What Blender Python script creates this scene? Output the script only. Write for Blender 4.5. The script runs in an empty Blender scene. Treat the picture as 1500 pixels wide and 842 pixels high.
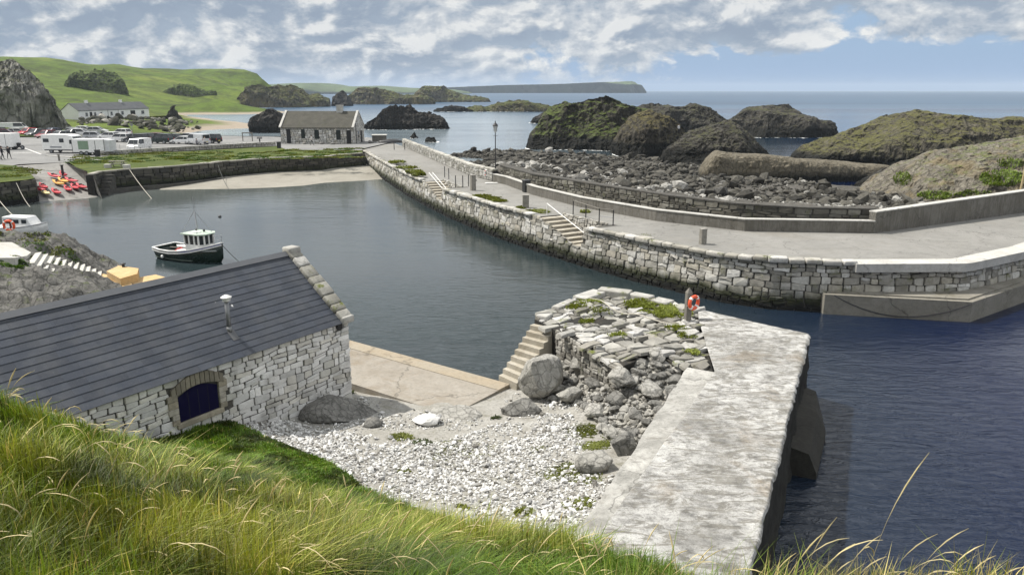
import bpy, bmesh, math, random
import numpy as np
from mathutils import Vector, Matrix
random.seed(7); RNG = np.random.default_rng(7)
C = bpy.context.scene.collection
SC = bpy.context.scene
R = math.radians
# ------------------------------------------------------------------ camera maths
FPX = 1100.0; CZ = 12.0; PITCH = math.atan((421-132)/FPX)
SP, CP = math.sin(PITCH), math.cos(PITCH)
def ray(x, y):
    u = (x-750)/FPX; v = (421-y)/FPX
    return u, CP+v*SP, -SP+v*CP
def P(x, y, z):
    a, b, c = ray(x, y); t = (z-CZ)/c
    return (a*t, b*t, z)
def PY(x, y, Y):
    a, b, c = ray(x, y); t = Y/b
    return (a*t, Y, CZ+c*t)
def hit(x, y, p0, n):
    d = Vector(ray(x, y)); o = Vector((0, 0, CZ)); n = Vector(n)
    t = (Vector(p0)-o).dot(n)/d.dot(n)
    return o+d*t
# ------------------------------------------------------------------ noise
def _h(ix, iy, iz, s):
    n = (ix*374761393+iy*668265263+iz*1103515245+s*97531) & 0xffffffff
    n = ((n ^ (n >> 13))*1274126177) & 0xffffffff
    n = ((n ^ (n >> 15))*668265263) & 0xffffffff
    return ((n ^ (n >> 16)) & 0xffff)/65535.0
def vnoise(p, s=0):
    p = np.asarray(p, float); i = np.floor(p).astype(np.int64); f = p-i
    f = f*f*f*(f*(f*6-15)+10)
    x, y, z = i[..., 0], i[..., 1], i[..., 2]; fx, fy, fz = f[..., 0], f[..., 1], f[..., 2]
    def l(a, b, t): return a+(b-a)*t
    r = l(l(l(_h(x, y, z, s), _h(x+1, y, z, s), fx), l(_h(x, y+1, z, s), _h(x+1, y+1, z, s), fx), fy),
          l(l(_h(x, y, z+1, s), _h(x+1, y, z+1, s), fx), l(_h(x, y+1, z+1, s), _h(x+1, y+1, z+1, s), fx), fy), fz)
    return r*2-1
def fbm(p, o=5, s=0, g=.5, ridged=False):
    p = np.asarray(p, float); a = 1.0; r = 0; t = 0
    for k in range(o):
        n = vnoise(p*(2.03**k)+k*17.3, s+k)
        if ridged: n = 1-2*np.abs(n)
        r = r+a*n; t += a; a *= g
    return r/t
# ------------------------------------------------------------------ objects
def tag(o, label=None, cat=None, group=None, kind=None):
    if label: o['label'] = label
    if cat: o['category'] = cat
    if group: o['group'] = group
    if kind: o['kind'] = kind
    return o
def thing(name, label, cat, loc=(0, 0, 0), rz=0, group=None):
    o = bpy.data.objects.new(name, None); C.objects.link(o)
    o.location = loc; o.rotation_euler = (0, 0, rz); o.empty_display_size = .2
    return tag(o, label, cat, group, 'thing')
def mk(name, V, Fs, m, parent=None, smooth=False, cols=None, local=True):
    """V (n,3); Fs list of index arrays (k,3)/(k,4) or list of python lists"""
    me = bpy.data.meshes.new(name)
    V = np.asarray(V, np.float32)
    if isinstance(Fs, np.ndarray): Fs = [Fs]
    if len(Fs) and isinstance(Fs[0], np.ndarray) and Fs[0].ndim == 2:
        ls = np.concatenate([f.reshape(-1) for f in Fs]).astype(np.int32)
        cnt = np.concatenate([np.full(len(f), f.shape[1]) for f in Fs])
    else:
        ls = np.array([i for f in Fs for i in f], np.int32); cnt = np.array([len(f) for f in Fs])
    st = np.concatenate([[0], np.cumsum(cnt)[:-1]]).astype(np.int32)
    me.vertices.add(len(V)); me.vertices.foreach_set('co', V.reshape(-1))
    me.loops.add(len(ls)); me.loops.foreach_set('vertex_index', ls)
    me.polygons.add(len(cnt)); me.polygons.foreach_set('loop_start', st)
    me.polygons.foreach_set('use_smooth', np.full(len(cnt), bool(smooth)))
    if cols is not None:
        ca = me.color_attributes.new('Col', 'FLOAT_COLOR', 'POINT')
        c = np.ones((len(V), 4), np.float32); c[:, :3] = cols
        ca.data.foreach_set('color', c.reshape(-1))
    me.update(calc_edges=True); me.validate()
    me.materials.append(m)
    o = bpy.data.objects.new(name, me); C.objects.link(o)
    if parent: o.parent = parent
    return o
class MB:
    def __init__(s): s.v = []; s.f = []; s.c = []; s.col = None
    def add(s, V, F):
        b = len(s.v); s.v += [tuple(p) for p in V]; s.f += [[i+b for i in f] for f in F]
        s.c += [s.col or (1, 1, 1)]*len(V); return s
    def box(s, c, d, rz=0, M=None, bev=0.0):
        x, y, z = [k/2 for k in d]
        if bev > 0:
            b = min(bev, x*.49, y*.49, z*.49)
            bm = bmesh.new(); bmesh.ops.create_cube(bm, size=1)
            bmesh.ops.scale(bm, vec=d, verts=bm.verts)
            bmesh.ops.bevel(bm, geom=list(bm.edges), offset=b, segments=2, affect='EDGES', profile=.5)
            V = [v.co.copy() for v in bm.verts]; F = [[v.index for v in f.verts] for f in bm.faces]
            bm.free()
        else:
            V = [Vector((i*x, j*y, k*z)) for k in (-1, 1) for j in (-1, 1) for i in (-1, 1)]
            F = [[0, 2, 3, 1], [4, 5, 7, 6], [0, 1, 5, 4], [2, 6, 7, 3], [0, 4, 6, 2], [1, 3, 7, 5]]
        T = Matrix.Translation(c) @ (M.to_4x4() if M else Matrix.Rotation(rz, 4, 'Z'))
        return s.add([T @ v for v in V], F)
    def beam(s, a, b, w, h):
        a = Vector(a); b = Vector(b); d = b-a; L = d.length; q = d.to_track_quat('X', 'Z').to_matrix()
        return s.box((a+b)/2, (L, w, h), M=q)
    def tube(s, pts, r, n=8, cap=True, r2=None):
        pts = [Vector(p) for p in pts]; V = []; F = []
        up = Vector((0, 0, 1))
        for i, p in enumerate(pts):
            d = (pts[min(i+1, len(pts)-1)]-pts[max(i-1, 0)]).normalized()
            a = d.cross(up)
            if a.length < .05: a = d.cross(Vector((0, 1, 0)))
            a.normalize(); b = d.cross(a).normalized()
            rr = r if r2 is None else r+(r2-r)*i/(len(pts)-1)
            for k in range(n):
                t = 2*math.pi*k/n; V.append(p+a*rr*math.cos(t)+b*rr*math.sin(t))
        for i in range(len(pts)-1):
            for k in range(n):
                k2 = (k+1) % n; F.append([i*n+k, i*n+k2, (i+1)*n+k2, (i+1)*n+k])
        if cap: F.append(list(range(n))[::-1]); F.append([(len(pts)-1)*n+k for k in range(n)])
        return s.add(V, F)
    def lathe(s, prof, n=16, c=(0, 0, 0), M=None):
        V = []; F = []; T = Matrix.Translation(c) @ (M.to_4x4() if M else Matrix.Identity(4))
        for r, z in prof:
            for k in range(n):
                t = 2*math.pi*k/n; V.append(T @ Vector((r*math.cos(t), r*math.sin(t), z)))
        for i in range(len(prof)-1):
            for k in range(n):
                k2 = (k+1) % n; F.append([i*n+k, i*n+k2, (i+1)*n+k2, (i+1)*n+k])
        F.append(list(range(n))[::-1]); F.append([(len(prof)-1)*n+k for k in range(n)])
        return s.add(V, F)
    def prism(s, poly, z0, z1):
        """poly xy list; z0/z1 numbers"""
        n = len(poly); V = [(p[0], p[1], z0) for p in poly]+[(p[0], p[1], z1) for p in poly]
        F = [list(range(n))[::-1], list(range(n, 2*n))]+[[i, (i+1) % n, n+(i+1) % n, n+i] for i in range(n)]
        a = sum(poly[i][0]*poly[(i+1) % n][1]-poly[(i+1) % n][0]*poly[i][1] for i in range(n))
        if a < 0: F = [f[::-1] for f in F]
        return s.add(V, F)
    def torus(s, c, R0, r, M=None, n=24, k=8):
        V = []; F = []; T = Matrix.Translation(c) @ (M.to_4x4() if M else Matrix.Identity(4))
        for i in range(n):
            a = 2*math.pi*i/n
            for j in range(k):
                b = 2*math.pi*j/k; q = R0+r*math.cos(b)
                V.append(T @ Vector((q*math.cos(a), q*math.sin(a), r*math.sin(b))))
        for i in range(n):
            for j in range(k):
                F.append([i*k+j, ((i+1) % n)*k+j, ((i+1) % n)*k+(j+1) % k, i*k+(j+1) % k])
        return s.add(V, F)
    def build(s, name, m, parent=None, smooth=False):
        return mk(name, s.v, s.f, m, parent, smooth, np.array(s.c) if s.col is not None else None)
# ------------------------------------------------------------------ materials
class Mt:
    def __init__(s, name):
        s.m = bpy.data.materials.new(name); s.m.use_nodes = True; s.t = s.m.node_tree; s.t.nodes.clear()
        s.out = s.t.nodes.new('ShaderNodeOutputMaterial')
    def n(s, ty, ins=None, **pr):
        nd = s.t.nodes.new('ShaderNode'+ty)
        for k, v in pr.items(): setattr(nd, k, v)
        for k, v in (ins or {}).items(): s.set(nd.inputs[k], v)
        return nd
    def set(s, sock, v):
        if isinstance(v, bpy.types.NodeSocket): s.t.links.new(v, sock)
        else:
            if sock.type == 'RGBA' and isinstance(v, (tuple, list)) and len(v) == 3: v = (*v, 1)
            sock.default_value = v
    def noise(s, sc, det=6, rough=.6, vec=None, dist=0, out='Fac'):
        i = {'Scale': sc, 'Detail': det, 'Roughness': rough, 'Distortion': dist}
        if vec is not None: i['Vector'] = vec
        return s.n('TexNoise', i).outputs[out]
    def pos(s, scale=None, rot=None):
        g = s.n('NewGeometry').outputs['Position']
        if scale or rot:
            g = s.n('Mapping', {'Vector': g, 'Scale': scale or (1, 1, 1), 'Rotation': rot or (0, 0, 0)}).outputs[0]
        return g
    def opos(s): return s.n('TexCoord').outputs['Object']
    def ramp(s, f, stops, interp='LINEAR'):
        r = s.n('ValToRGB', {'Fac': f}); r.color_ramp.interpolation = interp
        e = r.color_ramp.elements
        while len(e) < len(stops): e.new(.5)
        for k, (p, c) in enumerate(stops):
            e[k].position = p; e[k].color = (*c, 1) if isinstance(c, (tuple, list)) else (c, c, c, 1)
        return r.outputs[0]
    def mr(s, v, a, b, c=0, d=1):
        return s.n('MapRange', {'Value': v, 'From Min': a, 'From Max': b, 'To Min': c, 'To Max': d}).outputs[0]
    def mix(s, f, a, b, bt='MIX'):
        m = s.n('Mix', data_type='RGBA', blend_type=bt)
        s.set(m.inputs[0], f); s.set(m.inputs[6], a); s.set(m.inputs[7], b); return m.outputs[2]
    def mul(s, a, b, op='MULTIPLY'):
        m = s.n('Math', operation=op); s.set(m.inputs[0], a); s.set(m.inputs[1], b); return m.outputs[0]
    def bump(s, h, st=.5, d=.05, nrm=None):
        i = {'Height': h, 'Strength': st, 'Distance': d}
        if nrm is not None: i['Normal'] = nrm
        return s.n('Bump', i).outputs[0]
    def fin(s, col, rough=.8, nrm=None, metal=0, spec=.4, extra=None):
        i = {'Base Color': col, 'Roughness': rough, 'Metallic': metal, 'Specular IOR Level': spec}
        if nrm is not None: i['Normal'] = nrm
        i.update(extra or {})
        b = s.n('BsdfPrincipled', i); s.t.links.new(b.outputs[0], s.out.inputs[0]); return s.m
    def sepz(s): return s.n('SeparateXYZ', {0: s.n('NewGeometry').outputs['Position']}).outputs[2]
    def nz(s): return s.n('SeparateXYZ', {0: s.n('NewGeometry').outputs['Normal']}).outputs[2]
_pc = {}
def paint(name, c, rough=.45, metal=0, var=.12, spec=.5):
    if name in _pc: return _pc[name]
    m = Mt(name); n = m.noise(3.0, 6, .65, m.opos())
    k = m.mix(m.mr(n, .3, .75, 0, 1), tuple(x*(1-var) for x in c), tuple(min(1, x*(1+var)) for x in c))
    _pc[name] = m.fin(k, m.mr(n, .3, .7, max(.05, rough-.08), rough+.08), None, metal, spec)
    return _pc[name]
def rock(name, dark, mid, light, sc=.6, green=None, gth=.55, gcov=.5, bd=.25, weed=None, brown=None):
    m = Mt(name); p = m.pos(); ps = m.pos((1, 1, .75), (.35, .25, .4))
    n1 = m.noise(sc*.35, 7, .62, p); n2 = m.noise(sc*1.8, 9, .72, ps, .6); n3 = m.noise(sc*9, 6, .7, p)
    cr = m.n('TexVoronoi', {'Scale': sc*1.5, 'Vector': m.n('VectorMath', {0: ps, 1: m.n('VectorMath', {0: m.noise(sc*2, 5, .6, ps, 0, 'Color'), 'Scale': 1.2/sc*.5}, operation='SCALE').outputs[0]}, operation='ADD').outputs[0]}, feature='DISTANCE_TO_EDGE').outputs['Distance']
    ck = m.mr(cr, 0, .09, 0, 1)
    f = m.mul(m.mul(n2, .62), m.mul(n1, .38), 'ADD')
    col = m.ramp(f, [(.32, dark), (.5, mid), (.66, light)])
    col = m.mix(m.mr(n3, .3, .7, .0, .45), col, dark)
    col = m.mix(m.mr(ck, 0, 1, .55, 0), col, tuple(x*.35 for x in dark))
    if brown: col = m.mix(m.mr(m.noise(sc*.6, 5, .6, p, .4), .5, .62, 0, .7), col, brown)
    h = m.mul(m.mul(n2, 1.0), m.mul(n3, .25), 'ADD'); h = m.mul(h, m.mul(ck, .22), 'ADD')
    if green:
        nzv = m.nz()
        g = m.mul(m.mr(nzv, gth-.12, gth+.2), m.mr(m.noise(sc*.8, 6, .65, p), .62-gcov*.35, .70-gcov*.35), 'MULTIPLY')
        gc = m.ramp(m.noise(sc*3.5, 7, .7, p), [(.3, tuple(x*.55 for x in green)), (.5, green), (.7, tuple(x*1.5 for x in green))])
        col = m.mix(g, col, gc)
    if weed:
        w = m.mr(m.mul(m.sepz(), m.mul(n2, 1.6), 'SUBTRACT'), weed-1.1, weed-.3, 1, 0)
        col = m.mix(w, col, (.012, .012, .009))
    return m.fin(col, m.mr(n2, .3, .7, .7, .95), m.bump(h, .9, bd), spec=.25)
def attr(m): return m.n('Attribute', attribute_name='Col').outputs['Color']
def stone_attr(name, weed=None, bd=.03, sc=6., moss=None, stain=.35, lich=None):
    m = Mt(name); p = m.pos(); n = m.noise(sc, 8, .7, p); n2 = m.noise(sc*.25, 6, .65, p); n3 = m.noise(sc*5, 4, .7, p)
    col = attr(m)
    col = m.mix(m.mr(n, .38, .62, stain, 0), col, (.05, .045, .038))
    col = m.mix(m.mr(n2, .5, .68, 0, .5), col, (.10, .092, .075))
    col = m.mix(m.mr(n3, .55, .75, 0, .45), col, (.025, .023, .02))
    if lich: col = m.mix(m.mr(m.noise(sc*.9, 5, .6, p), .58, .63, 0, .75), col, lich)
    if moss:
        g = m.mul(m.mr(m.noise(1.3, 6, .7, p), .56, .66), m.mr(m.nz(), -.2, .8, .25, 1), 'MULTIPLY')
        col = m.mix(g, col, moss)
    if weed is not None:
        zz = m.mul(m.sepz(), m.mul(m.noise(1.1, 6, .7, p), 1.3), 'SUBTRACT')
        col = m.mix(m.mr(zz, weed-.75, weed-.1, 1, 0), col, (.03, .034, .014))
        col = m.mix(m.mr(zz, weed-1.15, weed-.7, 1, 0), col, (.007, .007, .006))
    return m.fin(col, m.mr(n, .3, .7, .7, .95), m.bump(m.mul(n, m.mul(n3, .3), 'ADD'), .9, bd), spec=.3)
def concrete(name, a, b, sc=.5, streak=None, stains=(.12, .10, .075), st=.5, bd=.015, speck=.3, rough=.9, cracks=True):
    m = Mt(name); p = m.pos(); n1 = m.noise(sc, 8, .68, p, .3); n2 = m.noise(sc*8, 7, .7, p); n3 = m.noise(sc*60, 4, .7, p)
    col = m.mix(m.mr(n1, .35, .65), a, b)
    if streak:
        ps = m.pos(streak[0], streak[1]); s1 = m.noise(1.0, 9, .76, ps, 1.1)
        col = m.mix(m.mr(s1, .48, .56, 0, streak[3]), col, streak[2])
    col = m.mix(m.mr(m.noise(sc*.9, 6, .7, p, .5), .54, .70, 0, st), col, stains)
    col = m.mix(m.mr(n2, .45, .7, 0, speck), col, tuple(x*.3 for x in a))
    col = m.mix(m.mr(n3, .5, .8, 0, speck), col, tuple(x*.25 for x in a))
    h = m.mul(n2, m.mul(n3, .5), 'ADD')
    if cracks:
        cr = m.n('TexVoronoi', {'Scale': .22, 'Vector': m.n('VectorMath', {0: p, 1: m.n('VectorMath', {0: m.noise(.9, 6, .6, p, 0, 'Color'), 'Scale': 1.6}, operation='SCALE').outputs[0]}, operation='ADD').outputs[0]}, feature='DISTANCE_TO_EDGE').outputs['Distance']
        k = m.mr(cr, 0, .008, 0, 1); col = m.mix(m.mr(k, 0, 1, .5, 0), col, (.03, .028, .024)); h = m.mul(h, m.mul(k, .6), 'ADD')
    return m.fin(col, rough, m.bump(h, .8, bd), spec=.3)
def ground(name, a, b, c, sc=.5, bd=.06):
    m = Mt(name); p = m.pos(); n1 = m.noise(sc, 8, .65, p, .3); n2 = m.noise(sc*9, 7, .75, p)
    col = m.ramp(n1, [(.33, a), (.5, b), (.66, c)]); col = m.mix(m.mr(n2, .4, .68, 0, .6), col, tuple(x*.4 for x in a))
    return m.fin(col, .95, m.bump(n2, .9, bd), spec=.2)
M = {}
M['stone'] = stone_attr('harbour_stone', weed=.75, moss=(.10, .105, .02))
M['stone_dry'] = stone_attr('rubble_stone', moss=(.09, .10, .03))
M['stone_dark'] = stone_attr('dark_quay_stone', weed=.9, moss=(.06, .07, .02))
M['stone_white'] = stone_attr('whitewashed_stone', stain=.14, bd=.02, sc=5.)
M['mortar'] = concrete('mortar', (.10, .095, .085), (.05, .048, .042), 2, bd=.03, cracks=False)
M['mortar_dark'] = concrete('dark_joint', (.035, .032, .028), (.02, .02, .017), 2, bd=.03, cracks=False)
M['basalt'] = rock('basalt_rock', (.018, .017, .015), (.05, .046, .04), (.12, .11, .092), .6, weed=1.6, bd=.4)
M['islet'] = rock('islet_rock', (.020, .019, .016), (.066, .061, .051), (.17, .158, .13), .6, green=(.075, .078, .026), gth=.84, gcov=.45, bd=.7, weed=2.5)
M['islet_green'] = rock('grassy_islet_rock', (.020, .019, .015), (.068, .062, .048), (.17, .155, .118), .55, green=(.075, .10, .020), gth=.60, gcov=.85, bd=.7, weed=2.5)
M['islet_brown'] = rock('brown_islet_rock', (.020, .018, .015), (.066, .059, .046), (.16, .145, .11), .6, green=(.10, .085, .028), gth=.70, gcov=.75, bd=.65, weed=2.5)
M['cliff'] = rock('pale_cliff_rock', (.14, .135, .12), (.34, .33, .30), (.56, .54, .50), .16, green=(.05, .058, .016), gth=.62, gcov=.8, bd=1.2, brown=(.04, .048, .018))
M['stack'] = rock('stack_rock', (.04, .036, .026), (.14, .122, .085), (.30, .265, .20), .17, green=(.085, .10, .026), gth=.62, gcov=.7, bd=1.6, brown=(.13, .11, .05))
M['lime'] = rock('limestone_boulder', (.15, .145, .13), (.35, .34, .31), (.52, .505, .47), 2.2, bd=.06)
M['lime_grey'] = rock('grey_boulder', (.085, .083, .076), (.20, .195, .18), (.37, .36, .335), 2.4, bd=.07)
M['bankrock'] = rock('bank_rock', (.05, .05, .046), (.16, .155, .143), (.34, .33, .305), 1.3, green=(.075, .10, .02), gth=.84, gcov=.2, bd=.2)
M['shorebank'] = rock('shore_bank_rock', (.07, .063, .05), (.19, .172, .138), (.34, .315, .26), .9, green=(.11, .14, .025), gth=.88, gcov=.40, bd=.35, brown=(.20, .16, .09))
M['breakwater'] = rock('old_breakwater_rock', (.07, .06, .042), (.17, .15, .11), (.27, .245, .185), 1.1, bd=.18, weed=.9)
M['quaydeck'] = concrete('lichen_white_concrete', (.27, .265, .25), (.58, .575, .555), .42, streak=((1.3, 3.6, 1), (0, 0, R(-26)), (.17, .16, .135), .8), stains=(.22, .17, .11), st=.8, bd=.07, speck=.75, cracks=False)
M['quaykerb'] = concrete('grey_lichen_concrete', (.26, .255, .235), (.48, .47, .44), .9, stains=(.10, .085, .06), st=.6, bd=.03, speck=.5)
M['quayside'] = concrete('shade_dark_concrete', (.022, .021, .018), (.04, .038, .032), .8, stains=(.01, .01, .008), st=.7, bd=.05, speck=.5)  # near-black: shade on the quay's sea face is put into the colour
M['apron'] = concrete('tan_concrete', (.26, .232, .192), (.33, .305, .265), .8, stains=(.20, .15, .09), st=.5, bd=.02)
M['apronedge'] = concrete('ochre_concrete', (.33, .275, .20), (.33, .295, .235), .9, stains=(.22, .16, .09), st=.5, bd=.02)
M['pier'] = concrete('pier_concrete', (.19, .186, .172), (.25, .244, .228), .16, stains=(.18, .165, .135), st=.55, bd=.012, speck=.25)
M['parapet'] = concrete('parapet_concrete', (.14, .132, .115), (.19, .18, .16), .5, streak=((3, 3, .35), (0, 0, 0), (.10, .092, .075), .6), stains=(.10, .09, .065), st=.6, bd=.02)
M['parapetdark'] = concrete('weathered_parapet', (.06, .057, .046), (.09, .085, .07), .5, streak=((3, 3, .35), (0, 0, 0), (.05, .047, .038), .7), stains=(.05, .052, .03), st=.6, bd=.03)
M['coping'] = concrete('pale_coping', (.42, .41, .38), (.52, .51, .48), .8, stains=(.22, .2, .16), st=.4)
M['steps'] = concrete('step_concrete', (.36, .325, .26), (.44, .41, .35), 1.2, stains=(.2, .165, .11), st=.5, cracks=False)
M['palestep'] = concrete('pale_step_concrete', (.46, .45, .41), (.56, .55, .51), 1.2, stains=(.3, .27, .2), st=.3, cracks=False)
M['ochre'] = concrete('ochre_landing', (.50, .33, .15), (.55, .41, .23), .8, stains=(.42, .27, .11), st=.5, cracks=False)
M['asphalt'] = concrete('car_park_tarmac', (.17, .17, .168), (.24, .238, .23), .12, stains=(.13, .128, .12), st=.5, bd=.01, speck=.2)
M['sand'] = concrete('wet_sand', (.23, .215, .18), (.30, .285, .245), .1, stains=(.22, .2, .17), st=.5, bd=.03, speck=.2, cracks=False)
M['slip'] = concrete('slipway_concrete', (.20, .195, .185), (.28, .27, .25), .3, stains=(.13, .12, .1), st=.5, bd=.03)
M['turf'] = ground('turf_soil', (.05, .062, .012), (.085, .10, .018), (.14, .145, .032), .8, .12)
M['quayturf'] = ground('mown_turf', (.045, .07, .012), (.075, .10, .018), (.11, .13, .028), .35, .10)
M['field'] = Mt('hill_pasture')
def _field(m):
    p = m.pos(); n1 = m.noise(.012, 8, .62, p, .4); n2 = m.noise(.09, 8, .72, p); n3 = m.noise(.5, 5, .7, p)
    col = m.ramp(n1, [(.34, (.055, .085, .014)), (.5, (.095, .145, .020)), (.64, (.14, .175, .032))])
    col = m.mix(m.mr(n2, .44, .60, 0, .8), col, (.045, .06, .016)); col = m.mix(m.mr(n3, .45, .7, 0, .4), col, (.06, .07, .02))
    col = m.mix(m.mr(m.noise(.035, 9, .74, p, .6), .54, .62, 0, .75), col, (.040, .048, .018))
    low = m.mr(m.mul(m.sepz(), m.mul(n2, 1.0), 'SUBTRACT'), .0, .7, 1, 0)
    col = m.mix(low, col, (.30, .255, .20))
    return m.fin(col, .95, m.bump(n2, .8, 2.0), spec=.15)
M['field'] = _field(M['field'])
M['headland'] = rock('headland_rock', (.03, .04, .032), (.05, .065, .04), (.12, .12, .10), .006, green=(.07, .10, .035), gth=.72, gcov=.9, bd=8)
M['farcoast'] = ground('far_coast_fields', (.04, .06, .03), (.08, .12, .045), (.11, .13, .06), .006, 4)
def leafmat(name, tr=.35, rough=.6):
    m = Mt(name); c = attr(m)
    d = m.n('BsdfPrincipled', {'Base Color': c, 'Roughness': rough, 'Specular IOR Level': .35})
    t = m.n('BsdfTranslucent', {'Color': m.mix(1.0, c, (1.5, 1.45, .8), 'MULTIPLY')})
    x = m.n('MixShader', {0: tr, 1: d.outputs[0], 2: t.outputs[0]})
    m.t.links.new(x.outputs[0], m.out.inputs[0]); return m.m
M['grass'] = leafmat('grass_blades', .25)
def _peb(m):
    p = m.pos(); n = m.noise(30, 5, .7, p); c = attr(m); c = m.mix(m.mr(n, .4, .7, 0, .35), c, (.12, .11, .1))
    return m.fin(c, .85, m.bump(n, .5, .01), spec=.3)
M['pebble'] = _peb(Mt('pebbles'))
def _shoreboulder(m):
    p = m.pos(); n = m.noise(5, 6, .7, p); c = attr(m); c = m.mix(m.mr(n, .4, .65, 0, .6), c, (.018, .017, .014))
    return m.fin(c, .85, m.bump(n, .8, .06), spec=.3)
M['shoreboulder'] = _shoreboulder(Mt('shore_boulders'))
def _slate(m):
    p = m.opos(); c = attr(m); n = m.noise(1.2, 7, .7, p); n2 = m.noise(22, 5, .7, p)
    c = m.mix(m.mr(n, .42, .7, 0, .35), c, (.115, .118, .12)); c = m.mix(m.mr(n2, .56, .72, 0, .3), c, (.17, .17, .165))
    v = m.n('TexVoronoi', {'Scale': 1.15, 'Vector': m.pos((1, 1, 0)), 'Randomness': 1.0}); 
    w = m.n('TexWhiteNoise', {'Vector': v.outputs['Position']}).outputs['Value']
    sp = m.mul(m.mr(m.mul(v.outputs['Distance'], m.mul(n2, .12), 'ADD'), .125, .15, 1, 0), m.mr(w, .66, .68), 'MULTIPLY')
    c = m.mix(sp, c, (.7, .7, .68))
    return m.fin(c, m.mr(n, .3, .7, .42, .62), m.bump(n2, .5, .006), spec=.4)
M['slate'] = _slate(Mt('slate_roof'))
def _water(m):
    p0 = m.pos()
    wv = m.n('Mapping', {'Vector': p0, 'Rotation': (0, 0, R(14)), 'Scale': (.55, 1.25, 1)}).outputs[0]
    a = m.noise(.75, 3, .55, wv, .5); b = m.noise(2.6, 4, .6, wv, .7); c = m.noise(9, 3, .6, wv)
    big = m.noise(.11, 2, .5, m.pos((.4, 1.4, 1), (0, 0, R(-8))))
    pat = m.noise(.045, 4, .6, m.pos((.6, 1.5, 1), (0, 0, R(20))), .4)
    h = m.mul(m.mul(a, 1.0), m.mul(b, .45), 'ADD'); h = m.mul(h, m.mul(c, .08), 'ADD')
    h = m.mul(h, m.mr(pat, .35, .65, .5, 1.1), 'MULTIPLY'); h = m.mul(h, m.mul(big, 1.2), 'ADD')
    dist = m.n('CameraData').outputs['View Distance'] if False else m.n('VectorMath', {0: p0}, operation='LENGTH').outputs['Value']
    nrm = m.bump(h, m.mul(m.mr(dist, 22, 52, 1.0, .16), m.mr(m.n('SeparateXYZ', {0: p0}).outputs[0], -12, 6, .65, 1.0), 'MULTIPLY'), .27)
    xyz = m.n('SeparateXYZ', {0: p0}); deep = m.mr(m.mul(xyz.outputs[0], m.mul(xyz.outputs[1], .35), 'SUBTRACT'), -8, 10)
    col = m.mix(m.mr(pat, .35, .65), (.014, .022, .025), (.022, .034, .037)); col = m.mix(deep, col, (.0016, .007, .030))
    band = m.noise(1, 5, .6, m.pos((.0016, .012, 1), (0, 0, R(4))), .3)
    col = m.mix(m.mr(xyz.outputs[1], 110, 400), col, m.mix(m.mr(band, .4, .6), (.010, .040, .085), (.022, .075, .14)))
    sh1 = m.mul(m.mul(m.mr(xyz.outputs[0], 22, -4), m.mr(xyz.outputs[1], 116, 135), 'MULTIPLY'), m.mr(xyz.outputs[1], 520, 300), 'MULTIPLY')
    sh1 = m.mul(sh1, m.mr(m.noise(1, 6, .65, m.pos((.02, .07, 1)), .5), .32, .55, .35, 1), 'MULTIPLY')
    col = m.mix(m.mul(sh1, .85), col, (.24, .29, .32))  # bay paled by position: sandy shallows plus bright cloud reflection put into the colour
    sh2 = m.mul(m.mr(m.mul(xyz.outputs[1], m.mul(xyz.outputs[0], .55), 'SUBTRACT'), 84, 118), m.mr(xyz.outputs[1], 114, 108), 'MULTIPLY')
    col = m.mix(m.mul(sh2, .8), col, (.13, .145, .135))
    y = m.n('SeparateXYZ', {0: p0}).outputs[1]
    fol = m.noise(.35, 8, .75, m.pos((.25, 1.2, 1)), .8)
    foam = m.mul(m.mr(fol, .665, .69), m.mul(m.mr(y, 118, 160), m.mr(y, 600, 330), 'MULTIPLY'), 'MULTIPLY')
    col = m.mix(m.mul(foam, .75), col, (.7, .73, .75))
    return m.fin(col, m.mr(y, 80, 700, .06, .38), nrm, spec=.5, extra={'IOR': 1.33})
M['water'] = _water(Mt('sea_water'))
M['foam'] = paint('foam', (.78, .8, .8), .9, var=.05)
M['white'] = paint('white_paint', (.78, .78, .76), .35)
M['whitewash'] = concrete('whitewashed_wall', (.80, .80, .79), (.84, .84, .83), .6, stains=(.5, .48, .43), st=.3, cracks=False, speck=.1)
M['glass'] = paint('dark_glass', (.02, .024, .028), .08, spec=.6)
M['black'] = paint('black_rubber', (.02, .02, .02), .7)
M['dark'] = paint('dark_opening', (.012, .012, .012), .8)
M['steel'] = paint('galvanised_steel', (.30, .31, .32), .5, .6)
M['chrome'] = paint('flue_steel', (.20, .205, .21), .42, .6)
M['iron'] = paint('black_iron', (.022, .022, .024), .5)
M['rustpole'] = paint('weathered_pole', (.42, .33, .18), .7)
M['granite'] = stone_attr('bollard_stone', stain=.5, sc=9)
M['orange'] = paint('lifebuoy_orange', (.75, .10, .035), .5)
M['red'] = paint('red_plastic', (.50, .02, .035), .4)
M['yellow'] = paint('yellow_plastic', (.75, .36, .05), .4)
M['navy'] = paint('navy_shutter', (.006, .005, .030), .9, spec=.1)
M['woodgrey'] = concrete('weathered_timber', (.16, .15, .13), (.24, .225, .2), 3, cracks=False)
M['rope'] = paint('pale_rope', (.5, .47, .4), .9)
M['darkrope'] = paint('dark_rope', (.06, .065, .06), .9)
M['hullgreen'] = paint('dark_green_hull', (.006, .018, .012), .3)
M['bluestripe'] = paint('blue_stripe', (.08, .09, .32), .4)
M['greenroof'] = paint('pale_green_roof', (.42, .50, .42), .5)
M['redhull'] = paint('red_net', (.42, .05, .05), .7)
M['panelgreen'] = paint('green_panel', (.20, .29, .20), .5)
M['amber'] = paint('lamp_lens', (.8, .78, .7), .2)
M['tail'] = paint('tail_lens', (.35, .015, .015), .25)
M['lampglass'] = paint('lantern_glass', (.55, .58, .58), .15)
M['person'] = None
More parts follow.
